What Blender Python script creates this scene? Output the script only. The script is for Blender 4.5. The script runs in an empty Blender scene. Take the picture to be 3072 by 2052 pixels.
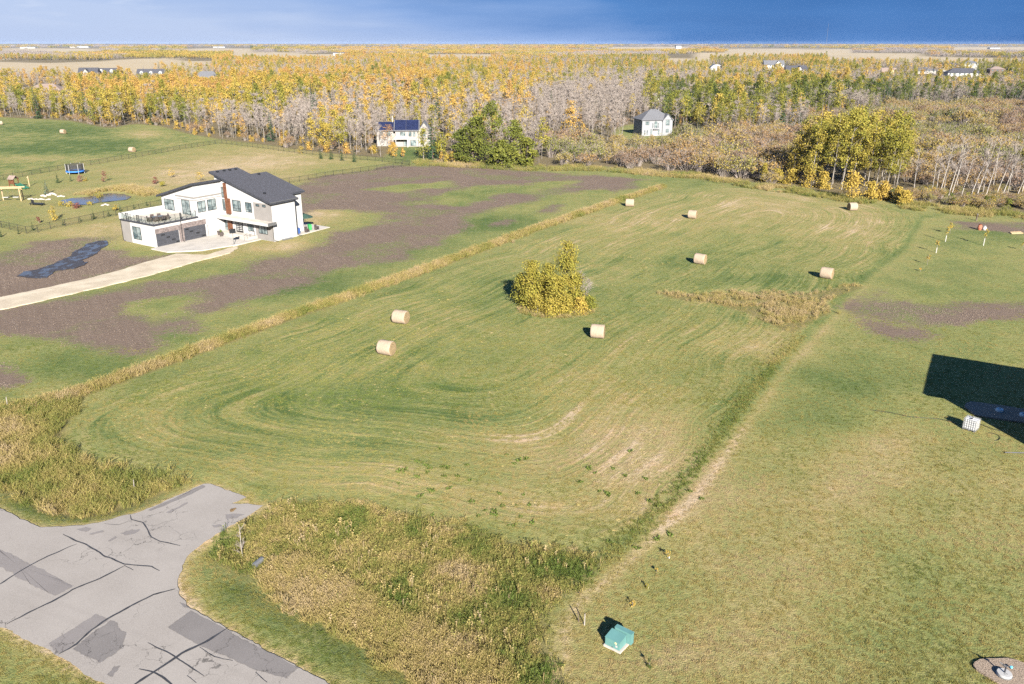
import bpy, math, random
import numpy as np
R = math.radians
scene = bpy.context.scene
random.seed(7)
RNG = np.random.default_rng(11)

# ------------------------------------------------------------------ camera
CAM_H = 34.0
FPX, CX, CY, HY = 2480.0, 1536.0, 1026.0, 128.0      # photograph calibration (3072 x 2052 px)
PITCH = math.atan((CY - HY) / FPX)
cam_data = bpy.data.cameras.new('camera')
cam_data.sensor_width = 36.0
cam_data.lens = 36.0 * FPX / 3072.0
cam_data.clip_start = 0.5
cam_data.clip_end = 60000
cam = bpy.data.objects.new('camera', cam_data)
scene.collection.objects.link(cam)
cam.location = (0, 0, CAM_H)
cam.rotation_euler = (R(90) - PITCH, 0, 0)
scene.camera = cam

# ------------------------------------------------------------------ light
SUN_EL, SHADOW_DIR = R(25), R(103)                    # shadows run away from the viewer, a little to the left
sx, sy = -math.cos(SHADOW_DIR), -math.sin(SHADOW_DIR)  # towards the sun
sun_data = bpy.data.lights.new('sun', 'SUN')
sun_data.energy = 5.0
sun_data.angle = R(0.5)
sun_data.color = (1.0, 0.93, 0.82)
sun = bpy.data.objects.new('sun', sun_data)
scene.collection.objects.link(sun)
sun.rotation_euler = (R(90) - SUN_EL, 0, math.atan2(sy, sx) + R(90))

world = bpy.data.worlds.new('World')
scene.world = world
world.use_nodes = True
wn, wl = world.node_tree.nodes, world.node_tree.links
wn.clear()
def wnode(t, **kw):
    n = wn.new(t)
    for k, v in kw.items():
        setattr(n, k, v)
    return n
wout = wnode('ShaderNodeOutputWorld')
wbg = wnode('ShaderNodeBackground')
wbg.inputs['Strength'].default_value = 0.1
wsky = wnode('ShaderNodeTexSky', sky_type='NISHITA', sun_disc=False, sun_elevation=SUN_EL,
             sun_rotation=math.atan2(sx, sy), altitude=700, air_density=1.0, dust_density=0.6, ozone_density=2.0)
wtc = wnode('ShaderNodeTexCoord')
def wmath(op, a, b=None, c=None):
    n = wnode('ShaderNodeMath', operation=op)
    for i, v in enumerate((a, b, c)):
        if v is None: continue
        if hasattr(v, 'is_output'): wl.new(v, n.inputs[i])
        else: n.inputs[i].default_value = v
    return n.outputs[0]
def wdot(v):
    n = wnode('ShaderNodeVectorMath', operation='DOT_PRODUCT')
    wl.new(wtc.outputs['Generated'], n.inputs[0]); n.inputs[1].default_value = v
    return n.outputs['Value']
def wnoise(scale, sc, detail):
    m = wnode('ShaderNodeMapping'); m.inputs['Scale'].default_value = sc
    wl.new(wtc.outputs['Generated'], m.inputs['Vector'])
    n = wnode('ShaderNodeTexNoise'); n.inputs['Scale'].default_value = scale; n.inputs['Detail'].default_value = detail
    n.inputs['Roughness'].default_value = 0.55
    wl.new(m.outputs[0], n.inputs['Vector'])
    return n.outputs['Fac']
# a rain front that is darkest a little right of straight ahead and thins out towards both sides
side = wdot((math.sin(R(-58)), math.cos(R(-58)), 0.0))            # grows towards the thin cloud at the left
far_side = wdot((math.sin(R(75)), math.cos(R(75)), 0.0))
up = wdot((0, 0, 1))
big = wnoise(1.7, (1, 1, 2.5), 3)
wisp = wnoise(7.0, (1, 1, 5.5), 7)
shaft = wnoise(3.0, (1, 1, 0.4), 2)
lead = wmath('MULTIPLY', wmath('POWER', wmath('MAXIMUM', side, 0.0), 2.2), 1.35)
curtain = wmath('MULTIPLY', wmath('POWER', wmath('MAXIMUM', far_side, 0.0), 9.0), 0.9)
fac = wmath('ADD', wmath('ADD', lead, curtain), wmath('MULTIPLY', wmath('SUBTRACT', big, 0.5), 0.95))
fac = wmath('ADD', fac, wmath('MULTIPLY', wmath('SUBTRACT', shaft, 0.5), 0.55))
low = wmath('POWER', wmath('MAXIMUM', wmath('SUBTRACT', 1.0, wmath('MULTIPLY', wmath('MAXIMUM', up, 0.0), 14.0)), 0.0), 2.0)   # rain haze thickens towards the horizon
fac = wmath('ADD', fac, wmath('MULTIPLY', low, wmath('ADD', 0.10, wmath('MULTIPLY', wmath('MAXIMUM', side, 0.0), 0.42))))
band = wnoise(4.0, (1, 1, 9.0), 4)
fac = wmath('ADD', fac, wmath('MULTIPLY', wmath('SUBTRACT', band, 0.5), 0.55))
ramp = wnode('ShaderNodeValToRGB')
cr = ramp.color_ramp
cr.elements[0].position = 0.0; cr.elements[0].color = (0.05, 0.34, 1.08, 1)
cr.elements[1].position = 1.0; cr.elements[1].color = (1.15, 1.42, 2.05, 1)
e = cr.elements.new(0.30); e.color = (0.13, 0.50, 1.36, 1)
e = cr.elements.new(0.62); e.color = (0.58, 0.95, 1.80, 1)
wl.new(fac, ramp.inputs['Fac'])
wisp_f = wmath('MULTIPLY', wmath('MULTIPLY', wmath('MAXIMUM', wmath('SUBTRACT', wisp, 0.50), 0.0), 5.0), wmath('POWER', wmath('MAXIMUM', side, 0.0), 5.0))
wisp_f = wmath('MULTIPLY', wisp_f, wmath('MINIMUM', wmath('MULTIPLY', wmath('MAXIMUM', wmath('SUBTRACT', up, 0.012), 0.0), 45.0), 1.0))
wisp_f = wmath('MINIMUM', wisp_f, 1.0)
mixw = wnode('ShaderNodeMix', data_type='RGBA')
wl.new(wisp_f, mixw.inputs['Factor']); wl.new(ramp.outputs['Color'], mixw.inputs[6])
mixw.inputs[7].default_value = (2.1, 2.2, 2.45, 1)
mixn = wnode('ShaderNodeMix', data_type='RGBA')
mixn.inputs['Factor'].default_value = 0.985
wl.new(wsky.outputs['Color'], mixn.inputs[6]); wl.new(mixw.outputs[2], mixn.inputs[7])
wl.new(mixn.outputs[2], wbg.inputs['Color'])
wl.new(wbg.outputs[0], wout.inputs['Surface'])

scene.view_settings.view_transform = 'Standard'
scene.view_settings.look = 'None'
scene.view_settings.gamma = 1.0
scene.view_settings.use_curve_mapping = False
scene.view_settings.exposure = 2.05
scene.cycles.max_bounces = 5
scene.cycles.diffuse_bounces = 2
scene.cycles.glossy_bounces = 2
scene.cycles.transmission_bounces = 3
scene.cycles.volume_bounces = 0
scene.cycles.transparent_max_bounces = 8
scene.cycles.use_denoising = False
scene.cycles.sample_clamp_direct = 3.0
scene.cycles.sample_clamp_indirect = 2.0

# ------------------------------------------------------------------ small numeric helpers
def _hash(ix, iy, seed):
    h = (ix.astype(np.int64) * 374761393 + iy.astype(np.int64) * 668265263 + seed * 974711) & 0xffffffff
    h = ((h ^ (h >> 13)) * 1274126177) & 0xffffffff
    return ((h ^ (h >> 16)) & 0xffff) / 65535.0
def vnoise(x, y, seed=0):
    x = np.asarray(x, float); y = np.asarray(y, float)
    ix, iy = np.floor(x), np.floor(y)
    fx, fy = x - ix, y - iy
    fx, fy = fx * fx * (3 - 2 * fx), fy * fy * (3 - 2 * fy)
    a, b = _hash(ix, iy, seed), _hash(ix + 1, iy, seed)
    c, d = _hash(ix, iy + 1, seed), _hash(ix + 1, iy + 1, seed)
    return (a * (1 - fx) + b * fx) * (1 - fy) + (c * (1 - fx) + d * fx) * fy
def fbm(x, y, seed=0, octaves=4):
    s, a, t = 0.0, 0.5, 0.0
    for k in range(octaves):
        s = s + a * vnoise(np.asarray(x) * 2 ** k, np.asarray(y) * 2 ** k, seed + k * 17); t += a; a *= 0.5
    return s / t
def sstep(a, b, x):
    t = np.clip((np.asarray(x, float) - a) / (b - a), 0, 1)
    return t * t * (3 - 2 * t)
def sdf(poly, X, Y):
    """signed distance to a polygon, positive inside"""
    p = np.asarray(poly, float); X = np.asarray(X, float); Y = np.asarray(Y, float)
    d2 = np.full(X.shape, 1e18); inside = np.zeros(X.shape, bool)
    for i in range(len(p)):
        ax, ay = p[i]; bx, by = p[(i + 1) % len(p)]
        ex, ey = bx - ax, by - ay
        t = np.clip(((X - ax) * ex + (Y - ay) * ey) / (ex * ex + ey * ey + 1e-12), 0, 1)
        d2 = np.minimum(d2, (X - ax - t * ex) ** 2 + (Y - ay - t * ey) ** 2)
        if ay != by:
            c = ((ay > Y) != (by > Y)) & (X < (bx - ax) * (Y - ay) / (by - ay) + ax)
            inside ^= c
    return np.where(inside, 1, -1) * np.sqrt(d2)
def ldist(line, X, Y):
    p = np.asarray(line, float); d2 = np.full(np.shape(X), 1e18)
    for i in range(len(p) - 1):
        ax, ay = p[i]; bx, by = p[i + 1]
        ex, ey = bx - ax, by - ay
        t = np.clip(((X - ax) * ex + (Y - ay) * ey) / (ex * ex + ey * ey + 1e-12), 0, 1)
        d2 = np.minimum(d2, (X - ax - t * ex) ** 2 + (Y - ay - t * ey) ** 2)
    return np.sqrt(d2)
cP, sP = math.cos(PITCH), math.sin(PITCH)
def flat(x, y):
    """the survey: where a spot of the photograph lies on level ground"""
    u, v = (x - CX) / FPX, (CY - y) / FPX
    rz = -sP + v * cP
    t = -CAM_H / rz
    return (u * t, (cP + v * sP) * t)
def flats(pts):
    return [flat(*p) for p in pts]
def topx(X, Y, Z=0.0):
    dz = np.asarray(Z) - CAM_H
    zc = np.asarray(Y) * cP - dz * sP
    yc = np.asarray(Y) * sP + dz * cP
    return CX + FPX * np.asarray(X) / zc, CY - FPX * yc / zc

# ------------------------------------------------------------------ the lie of the land
ROAD = flats([(0,1524),(63,1558),(121,1581),(190,1582),(276,1574),(345,1558),(431,1532),(517,1495),(609,1453),(632,1453),
              (742,1492),(696,1511),(793,1518),(730,1558),(661,1596),(609,1633),(569,1662),(543,1708),(532,1754),(540,1790),
              (575,1828),(661,1874),(776,1938),(900,2004)])
def _dirn(a, b):
    v = np.array(b) - np.array(a); return v / np.linalg.norm(v)
_dn = _dirn(flat(661,1874), flat(900,2004))
_e1 = np.array(flat(900,2004)) + _dn * 60
_s0, _s1 = flat(0,1877), flat(299,2047)
_ds = _dirn(_s0, _s1)
_e2 = np.array(_s1) + _ds * 60
_w2 = np.array(_s0) - _ds * 60
_w1 = np.array(flat(0,1524)) + _dirn(flat(63,1558), flat(0,1524)) * 60
ROAD = ROAD + [tuple(_e1), tuple(_e2), _s1, flat(172,1966), flat(57,1915), _s0, tuple(_w2), tuple(_w1)]
POND = flats([(176,606),(185,598),(215,592),(262,588),(300,580),(335,577),(372,580),(395,587),(380,596),(345,600),(300,604),(262,611),(225,612),(192,612)])
DITCH = flats([(-300,1360),(0,1440),(120,1500),(240,1530),(330,1525),(430,1490)])
DITCH2 = flats([(700,1640),(780,1730),(1000,1850),(1250,1990),(1450,2100)])
def hgt(x, y):
    x = np.asarray(x, float); y = np.asarray(y, float)
    d = np.hypot(x, y)
    z = sstep(500, 2200, d) * 5.0 * (fbm(x / 420, y / 420, 5, 2) - 0.5)
    z = z + sstep(40, 70, y) * (1 - sstep(240, 330, y)) * 0.0
    z = z + 0.16 * (fbm(x / 7, y / 7, 3, 2) - 0.5) * (d < 400)
    near = d < 160
    if np.any(near):
        rd = sdf(ROAD, x, y)
        k = np.clip(-rd / 2.5, 0, 1)
        z = np.where(near, z * k - 0.02, z)
        dit = 0.55 * np.exp(-(ldist(DITCH, x, y) / 1.6) ** 2) + 0.5 * np.exp(-(ldist(DITCH2, x, y) / 1.5) ** 2)
        z = np.where(near, z - dit * k, z)
    pd = sdf(POND, x, y)
    z = np.where(pd > -4, z * np.clip(-pd / 4, 0, 1) - 0.5 * sstep(-1.2, 0.6, pd), z)
    return z
def P(x, y, z=0.0):
    """photograph spot -> point on the ground (plus z)"""
    X, Y = flat(x, y)
    for _ in range(3):
        h = float(hgt(X, Y))
        k = (CAM_H - h) / CAM_H
        fx, fy = flat(x, y)
        X, Y = fx * k, fy * k
    return (X, Y, float(hgt(X, Y)) + z)

# ------------------------------------------------------------------ mesh and object helpers
COL = scene.collection
def tag(o, label=None, cat=None, group=None, kind=None):
    if label: o['label'] = label
    if cat: o['category'] = cat
    if group: o['group'] = group
    if kind: o['kind'] = kind
    return o
def link(o, parent=None):
    COL.objects.link(o)
    if parent is not None: o.parent = parent
    return o
def thing(name, label, cat, loc=(0, 0, 0), rz=0.0, group=None):
    o = bpy.data.objects.new(name, None); o.location = loc; o.rotation_euler = (0, 0, rz)
    o.empty_display_size = 0.2
    return tag(link(o), label, cat, group)
def copy_tree(src, loc=None, rz=None, scale=None):
    r = src.copy(); COL.objects.link(r)
    if loc is not None: r.location = loc
    if rz is not None: r.rotation_euler = (0, 0, rz)
    if scale is not None: r.scale = scale if hasattr(scale, '__len__') else (scale,) * 3
    for ch in src.children:
        c = ch.copy(); COL.objects.link(c); c.parent = r
        for gc in ch.children:
            d = gc.copy(); COL.objects.link(d); d.parent = c
    return r
def np_mesh(name, verts, faces_list, mats, midx=None, attr=None, smooth=False):
    """verts (n,3); faces_list = list of int arrays (m,k)"""
    me = bpy.data.meshes.new(name)
    verts = np.asarray(verts, np.float32)
    faces_list = [np.asarray(f, np.int32) for f in faces_list if len(f)]
    loops = np.concatenate([f.ravel() for f in faces_list])
    tot = np.concatenate([np.full(len(f), f.shape[1], np.int32) for f in faces_list])
    start = np.concatenate([[0], np.cumsum(tot)[:-1]]).astype(np.int32)
    me.vertices.add(len(verts)); me.vertices.foreach_set('co', verts.ravel())
    me.loops.add(len(loops)); me.loops.foreach_set('vertex_index', loops)
    me.polygons.add(len(tot)); me.polygons.foreach_set('loop_start', start); me.polygons.foreach_set('loop_total', tot)
    for m in mats: me.materials.append(m)
    if midx is not None: me.polygons.foreach_set('material_index', np.asarray(midx, np.int32))
    if smooth: me.polygons.foreach_set('use_smooth', np.ones(len(tot), bool))
    if attr is not None:
        for k, v in attr.items():
            v = np.asarray(v, np.float32)
            a = me.attributes.new(k, 'FLOAT', 'FACE' if len(v) == len(tot) else 'POINT')
            a.data.foreach_set('value', v)
    me.update(); me.validate()
    return me
class MB:
    """collects simple solids, then links them as one mesh object"""
    def __init__(s): s.v, s.f = [], []
    def add(s, vs, fs):
        n = len(s.v); s.v += [tuple(map(float, p)) for p in vs]; s.f += [tuple(i + n for i in f) for f in fs]; return s
    def box(s, x0, x1, y0, y1, z0, z1):
        return s.add([(x0,y0,z0),(x1,y0,z0),(x1,y1,z0),(x0,y1,z0),(x0,y0,z1),(x1,y0,z1),(x1,y1,z1),(x0,y1,z1)],
                     [(0,3,2,1),(4,5,6,7),(0,1,5,4),(1,2,6,5),(2,3,7,6),(3,0,4,7)])
    def hexa(s, lo, hi):
        """two quads (bottom, top), same winding counter-clockwise from above"""
        return s.add(list(lo) + list(hi), [(3,2,1,0),(4,5,6,7),(0,1,5,4),(1,2,6,5),(2,3,7,6),(3,0,4,7)])
    def prism(s, poly, axis, t0, t1):
        """polygon in the plane across axis (0=x,1=y,2=z), extruded t0..t1"""
        n = len(poly)
        def pt(p, t):
            q = [p[0], p[1]]; q.insert(axis, t); return q
        vs = [pt(p, t0) for p in poly] + [pt(p, t1) for p in poly]
        fs = [tuple(range(n))[::-1], tuple(range(n, 2 * n))] + [(i, (i + 1) % n, (i + 1) % n + n, i + n) for i in range(n)]
        return s.add(vs, fs)
    def tube(s, pts, r, n=6, cap=True):
        pts = [np.array(p, float) for p in pts]
        rs = r if hasattr(r, '__len__') else [r] * len(pts)
        vs, fs = [], []
        for i, p in enumerate(pts):
            t = pts[min(i + 1, len(pts) - 1)] - pts[max(i - 1, 0)]
            t = t / (np.linalg.norm(t) + 1e-9)
            u = np.cross(t, (0, 0, 1)) if abs(t[2]) < 0.9 else np.cross(t, (1, 0, 0))
            u /= np.linalg.norm(u); w = np.cross(t, u)
            for k in range(n):
                a = 2 * math.pi * k / n
                vs.append(p + rs[i] * (math.cos(a) * u + math.sin(a) * w))
        for i in range(len(pts) - 1):
            for k in range(n):
                k2 = (k + 1) % n
                fs.append((i*n+k, i*n+k2, (i+1)*n+k2, (i+1)*n+k))
        if cap: fs += [tuple(range(n))[::-1], tuple(range((len(pts)-1)*n, len(pts)*n))]
        return s.add(vs, fs)
    def lathe(s, prof, c=(0, 0, 0), n=16):
        vs = [(c[0] + r * math.cos(2*math.pi*k/n), c[1] + r * math.sin(2*math.pi*k/n), c[2] + z) for r, z in prof for k in range(n)]
        fs = [(i*n+k, i*n+(k+1)%n, (i+1)*n+(k+1)%n, (i+1)*n+k) for i in range(len(prof)-1) for k in range(n)]
        fs += [tuple(range(n))[::-1], tuple(range((len(prof)-1)*n, len(prof)*n))]
        return s.add(vs, fs)
    def build(s, name, mat, parent=None, smooth=False):
        me = bpy.data.meshes.new(name); me.from_pydata(s.v, [], s.f); me.materials.append(mat)
        if smooth: me.polygons.foreach_set('use_smooth', [True] * len(me.polygons))
        me.update()
        return link(bpy.data.objects.new(name, me), parent)
def part(name, mat, parent, fn, smooth=False):
    m = MB(); fn(m); return m.build(name, mat, parent, smooth)
def box(name, mat, parent, *b):
    return MB().box(*b).build(name, mat, parent)

# ------------------------------------------------------------------ materials
class NT:
    """thin wrapper that makes node trees short to write"""
    def __init__(s, name):
        s.m = bpy.data.materials.new(name); s.m.use_nodes = True
        s.n, s.l = s.m.node_tree.nodes, s.m.node_tree.links
        s.n.clear(); s.out = s.n.new('ShaderNodeOutputMaterial')
    def _in(s, sock, v):
        if hasattr(v, 'is_output'): s.l.new(v, sock)
        else:
            if hasattr(sock.default_value, '__len__') and not hasattr(v, '__len__'): v = (v,) * len(sock.default_value)
            if hasattr(v, '__len__') and len(v) == 3 and len(sock.default_value) == 4: v = (*v, 1)
            sock.default_value = v
    def math(s, op, a, b=0.0, clamp=False):
        n = s.n.new('ShaderNodeMath'); n.operation = op; n.use_clamp = clamp
        s._in(n.inputs[0], a); s._in(n.inputs[1], b); return n.outputs[0]
    def mix(s, f, a, b, blend='MIX'):
        n = s.n.new('ShaderNodeMix'); n.data_type = 'RGBA'; n.blend_type = blend
        s._in(n.inputs[0], f); s._in(n.inputs[6], a); s._in(n.inputs[7], b); return n.outputs[2]
    def rng(s, v, a, b, c=0.0, d=1.0, smooth=True):
        n = s.n.new('ShaderNodeMapRange'); n.interpolation_type = 'SMOOTHSTEP' if smooth else 'LINEAR'
        s._in(n.inputs[0], v)
        for i, k in enumerate((a, b, c, d)): s._in(n.inputs[1 + i], k)
        return n.outputs[0]
    def attr(s, name, kind='GEOMETRY'):
        n = s.n.new('ShaderNodeAttribute'); n.attribute_name = name; n.attribute_type = kind; return n.outputs['Fac']
    def pos(s, local=False):
        if local: return s.n.new('ShaderNodeTexCoord').outputs['Object']
        return s.n.new('ShaderNodeNewGeometry').outputs['Position']
    def scale(s, v, k):
        n = s.n.new('ShaderNodeVectorMath'); n.operation = 'MULTIPLY'; s._in(n.inputs[0], v); n.inputs[1].default_value = k; return n.outputs[0]
    def noise(s, v, scale, detail=3.0, rough=0.55, dist=0.0, out='Fac'):
        n = s.n.new('ShaderNodeTexNoise'); s._in(n.inputs['Vector'], v)
        n.inputs['Scale'].default_value = scale; n.inputs['Detail'].default_value = detail
        n.inputs['Roughness'].default_value = rough; n.inputs['Distortion'].default_value = dist
        return n.outputs[out]
    def xyz(s, x, y, z):
        n = s.n.new('ShaderNodeCombineXYZ')
        for i, v in enumerate((x, y, z)): s._in(n.inputs[i], v)
        return n.outputs[0]
    def sep(s, v):
        n = s.n.new('ShaderNodeSeparateXYZ'); s._in(n.inputs[0], v); return n.outputs
    def ramp(s, f, stops, interp='LINEAR'):
        n = s.n.new('ShaderNodeValToRGB'); cr = n.color_ramp; cr.interpolation = interp
        s._in(n.inputs[0], f)
        for i, (p, c) in enumerate(stops):
            e = cr.elements[i] if i < 2 else cr.elements.new(p)
            e.position = p; e.color = (*c, 1)
        return n.outputs[0]
    def bump(s, h, strength=0.5, dist=0.1):
        n = s.n.new('ShaderNodeBump'); s._in(n.inputs['Height'], h); n.inputs['Strength'].default_value = strength
        n.inputs['Distance'].default_value = dist; return n.outputs[0]
    def surf(s, col, rough=0.8, metal=0.0, spec=0.3, normal=None):
        n = s.n.new('ShaderNodeBsdfPrincipled')
        s._in(n.inputs['Base Color'], col); s._in(n.inputs['Roughness'], rough); n.inputs['Metallic'].default_value = metal
        n.inputs['Specular IOR Level'].default_value = spec
        if normal is not None: s.l.new(normal, n.inputs['Normal'])
        s.l.new(n.outputs[0], s.out.inputs[0]); return n
    def leafy(s, col, trans=0.35):
        d = s.n.new('ShaderNodeBsdfDiffuse'); t = s.n.new('ShaderNodeBsdfTranslucent'); x = s.n.new('ShaderNodeMixShader')
        s._in(d.inputs['Color'], col); s._in(t.inputs['Color'], col); x.inputs[0].default_value = trans
        s.l.new(d.outputs[0], x.inputs[1]); s.l.new(t.outputs[0], x.inputs[2]); s.l.new(x.outputs[0], s.out.inputs[0])
def plain(name, col, rough=0.7, var=0.12, scale=3.0, bump=0.0, metal=0.0, spec=0.3):
    t = NT(name); p = t.pos(True)
    n = t.noise(p, scale, 4)
    c = t.mix(t.rng(n, 0.3, 0.7), tuple(k * (1 - var) for k in col), tuple(min(1, k * (1 + var)) for k in col))
    f = t.noise(p, scale * 9, 2)
    t.surf(c, rough, metal, spec, t.bump(f, bump, 0.02) if bump else None)
    return t.m
# ------------------------------------------------------------------ regions of the ground (surveyed outlines)
FIELD = flats([(190,1300),(300,1200),(650,1085),(900,970),(1200,858),(1500,752),(1750,662),(1960,590),(2080,552),(2300,560),(2500,585),(2690,620),
               (2765,655),(2715,740),(2600,830),(2480,950),(2335,1100),(2200,1280),(2040,1480),(1930,1590),(1780,1640),(1560,1610),(1300,1540),
               (1080,1490),(900,1490),(790,1500),(640,1445),(480,1420),(320,1380),(220,1340)])
SOIL = [flats(p) for p in (
    [(-200,975),(0,930),(130,905),(420,858),(700,806),(880,760),(950,720),(1000,690),(1060,660),(1010,640),(900,655),(880,600),(885,560),(1000,525),(1180,497),(1330,494),
     (1500,506),(1700,524),(1955,538),(1905,562),(1700,602),(1450,682),(1200,772),(1000,822),(870,862),(720,905),(640,950),(600,1000),(430,1045),(210,1050),(110,1020),(0,1010),(-200,1060)],
    [(-200,800),(0,762),(150,722),(250,708),(362,708),(345,745),(400,772),(510,764),(500,790),(350,830),(180,868),(0,905),(-200,950)],
    [(-200,1120),(0,1080),(60,1090),(110,1150),(40,1160),(-200,1200)],
    [(2600,905),(2680,895),(2800,920),(3000,925),(3200,900),(3200,930),(3000,950),(2900,980),(2760,975),(2640,945),(2560,925)],
    [(2620,980),(2700,985),(2780,990),(2770,1010),(2690,1015),(2640,1000)],
    [(2850,660),(2930,668),(3100,672),(3100,700),(3000,698),(2900,690)])]
ISLES = [flats(p) for p in (
    [(900,640),(960,620),(1060,628),(1180,640),(1170,660),(1020,690),(940,690)],
    [(1230,610),(1330,580),(1450,560),(1700,545),(1740,560),(1500,590),(1360,620)],
    [(1080,570),(1200,552),(1330,545),(1350,560),(1200,575)],
    [(420,905),(520,890),(620,905),(560,930),(470,950),(420,935)],
    [(1400,650),(1600,600),(1800,565),(1850,575),(1600,640),(1420,700)])]
TALL_LINE = flats([(-60,1262),(120,1215),(300,1160),(500,1085),(700,1010),(1000,905),(1300,800),(1600,690),(1850,605),(1990,560)])
CORNER = flats([(-120,1215),(0,1215),(150,1190),(262,1185),(215,1270),(190,1315),(260,1370),(400,1412),(560,1440),(560,1462),(440,1500),(330,1540),(220,1550),(110,1535),(0,1470),(-120,1420)])
WEEDS = flats([(800,1525),(900,1498),(1080,1505),(1300,1550),(1560,1625),(1770,1655),(1830,1680),(1780,1745),(1690,1800),(1650,1870),(1660,1950),(1700,2052),(1720,2140),(1350,2140),(1220,2010),
               (1000,1880),(860,1800),(760,1730),(640,1690),(600,1672),(660,1620),(740,1570)])
DRYHOLLOW = flats([(1960,870),(2080,880),(2250,872),(2420,880),(2560,850),(2600,862),(2480,905),(2500,940),(2440,965),(2380,1005),(2330,985),(2240,940),(2130,910),(2000,895)])
LAWN = flats([(1640,2200),(1650,1880),(1700,1800),(1850,1680),(1960,1580),(2060,1480),(2210,1280),(2345,1100),(2490,950),(2610,830),(2725,745),(2775,655),(2870,640),(3300,650),(3300,2200)])
FOREST = flats([(-400,345),(0,352),(200,362),(330,388),(400,372),(470,378),(560,402),(650,418),(800,436),(900,452),(1000,462),(1100,470),(1210,480),(1300,486),(1380,492),(1600,502),(1800,500),(2000,516),(2100,522),(2250,548),(2400,566),(2560,590),(2700,605),(2800,612),(2930,628),(3072,640),(3600,660)]) \
         + [(2500, 300), (20000, 9000), (20000, 26000), (-20000, 26000), (-20000, 9000), (-2500, 520)]
YARD = flats([(1150,478),(1205,440),(1160,425),(1190,412),(1300,412),(1320,445),(1280,478),(1230,484)])
CLEAR2 = flats([(1845,402),(1870,380),(1905,372),(2070,395),(2190,398),(2190,412),(2060,418),(1900,420)])
# (x, y, half width, half height in photograph spots, amount): + drier, - greener
BLOBS = [(1150,1230,420,110,-.22),(700,1180,300,90,-.10),(1500,1330,420,55,.26),(1850,1270,260,160,.32),(1970,1430,170,130,.32),(1700,1400,220,60,.18),(1600,1530,330,40,.30),(1250,1470,300,30,.22),(2100,1010,260,60,.10),(1000,1420,350,45,.16),
         (2250,620,330,55,.34),(2560,690,170,45,.22),(1700,720,260,45,.16),(1900,660,200,30,.2),(1700,880,180,40,-.12),(2300,840,240,28,-.24),(2060,790,200,25,-.12),(1500,900,200,50,-.15),
         (2330,1000,90,40,.18),(2250,1050,160,40,.22),(2450,1530,260,150,.18),(2150,1650,220,120,.10),(2650,1350,140,100,.22),(2750,1700,130,220,-.10),(2250,1900,200,110,.16),(2950,1550,160,130,.12),
         (2750,1120,330,130,-.24),(2500,1130,140,120,-.2),(2900,800,260,110,-.2),(2500,1250,160,140,-.06),(2600,1950,160,90,-.05),(2000,1980,160,60,.22),
         (900,850,250,40,-.26),(260,1085,180,55,-.3),(60,1170,140,40,.12),(520,1010,120,35,-.12),(1480,670,140,30,-.3),(1180,740,150,25,-.26),(1420,585,160,25,-.2),
         (560,600,700,30,.0),(760,480,330,55,.46),(600,530,260,40,.26),(120,620,240,50,.12),(330,690,220,45,.40),(300,560,300,40,.14),(150,545,200,20,.0),(1000,510,120,14,-.15),
         (160,392,190,22,-.42),(330,432,230,22,-.42),(60,455,220,18,-.34),(230,412,200,8,.25),(430,400,60,12,.5),(480,432,90,14,.35),(90,400,90,6,.3),(120,472,200,10,.34),
         (740,745,160,28,.34),(900,640,110,60,.36),(870,735,80,20,.3),(980,640,120,20,.25),(640,770,60,12,.3),(1230,460,60,25,-.4),(2120,408,80,8,-.4),(3000,700,160,18,-.2),
         (560,1800,60,120,.2),(80,1990,100,60,.12),(700,1780,60,40,-.3),(820,1870,70,40,-.25),(1000,1960,90,50,-.2),(80,1520,90,25,-.3)]
# far stubble fields: (x0, x1, y0, y1); each runs on towards the viewer below the tops of the trees before it
_FARMS = [(-80,420,180,214),(330,640,176,196),(690,1010,160,174),(1270,1490,164,172),(2000,2130,176,186),(2180,2560,148,158),(2480,3100,170,178),(2850,3100,141,146),(2090,2300,160,168),(560,760,146,150),(1830,2060,141,145),(0,300,146,150),(2560,2760,160,165)]
FARMS = [(a, b, c, d + 13.0 * FPX / flat(1536, d)[1]) for a, b, c, d in _FARMS]

# ------------------------------------------------------------------ ground sheet
def lines(step, edge, far, ratio):
    a = list(np.arange(0, edge, step)); s = step
    while a[-1] < far:
        s *= ratio; a.append(a[-1] + s)
    return np.array(a)
_xp = lines(0.8, 75, 22000, 1.035)
gx = np.concatenate([-_xp[::-1][:-1], _xp])
_yp = lines(0.7, 95, 26000, 1.0165)
gy = np.concatenate([-_yp[1:90][::-1] * 1.0, _yp])
GX, GY = np.meshgrid(gx, gy)
fx, fy = GX.ravel(), GY.ravel()
gz = hgt(fx, fy)
nx, ny = len(gx), len(gy)
ii = np.arange(nx * ny).reshape(ny, nx)
quads = np.stack([ii[:-1, :-1], ii[:-1, 1:], ii[1:, 1:], ii[1:, :-1]], -1).reshape(-1, 4)
dist = np.hypot(fx, fy)
nearmask = (dist < 700) & (fy > 5)
def region(poly, far=-50.0):
    out = np.full(fx.shape, far); out[nearmask] = sdf(poly, fx[nearmask], fy[nearmask]); return out
A_field = region(FIELD)
def soft_inside(poly, X, Y, k=0.40):
    """distance to the outline with rounded corners: the mower's rounds"""
    p = np.asarray(poly, float); acc = np.zeros(X.shape)
    for i in range(len(p)):
        ax, ay = p[i]; bx, by = p[(i + 1) % len(p)]; ex, ey = bx - ax, by - ay; L_ = math.hypot(ex, ey)
        t = np.clip(((X - ax) * ex + (Y - ay) * ey) / (L_ * L_), 0, 1)
        acc += L_ * np.exp(-k * np.hypot(X - ax - t * ex, Y - ay - t * ey))
    return -np.log(acc + 1e-12) / k
A_round = np.full(fx.shape, -50.0); A_round[nearmask] = soft_inside(FIELD, fx[nearmask], fy[nearmask])
A_soil = region(SOIL[0])
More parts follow.
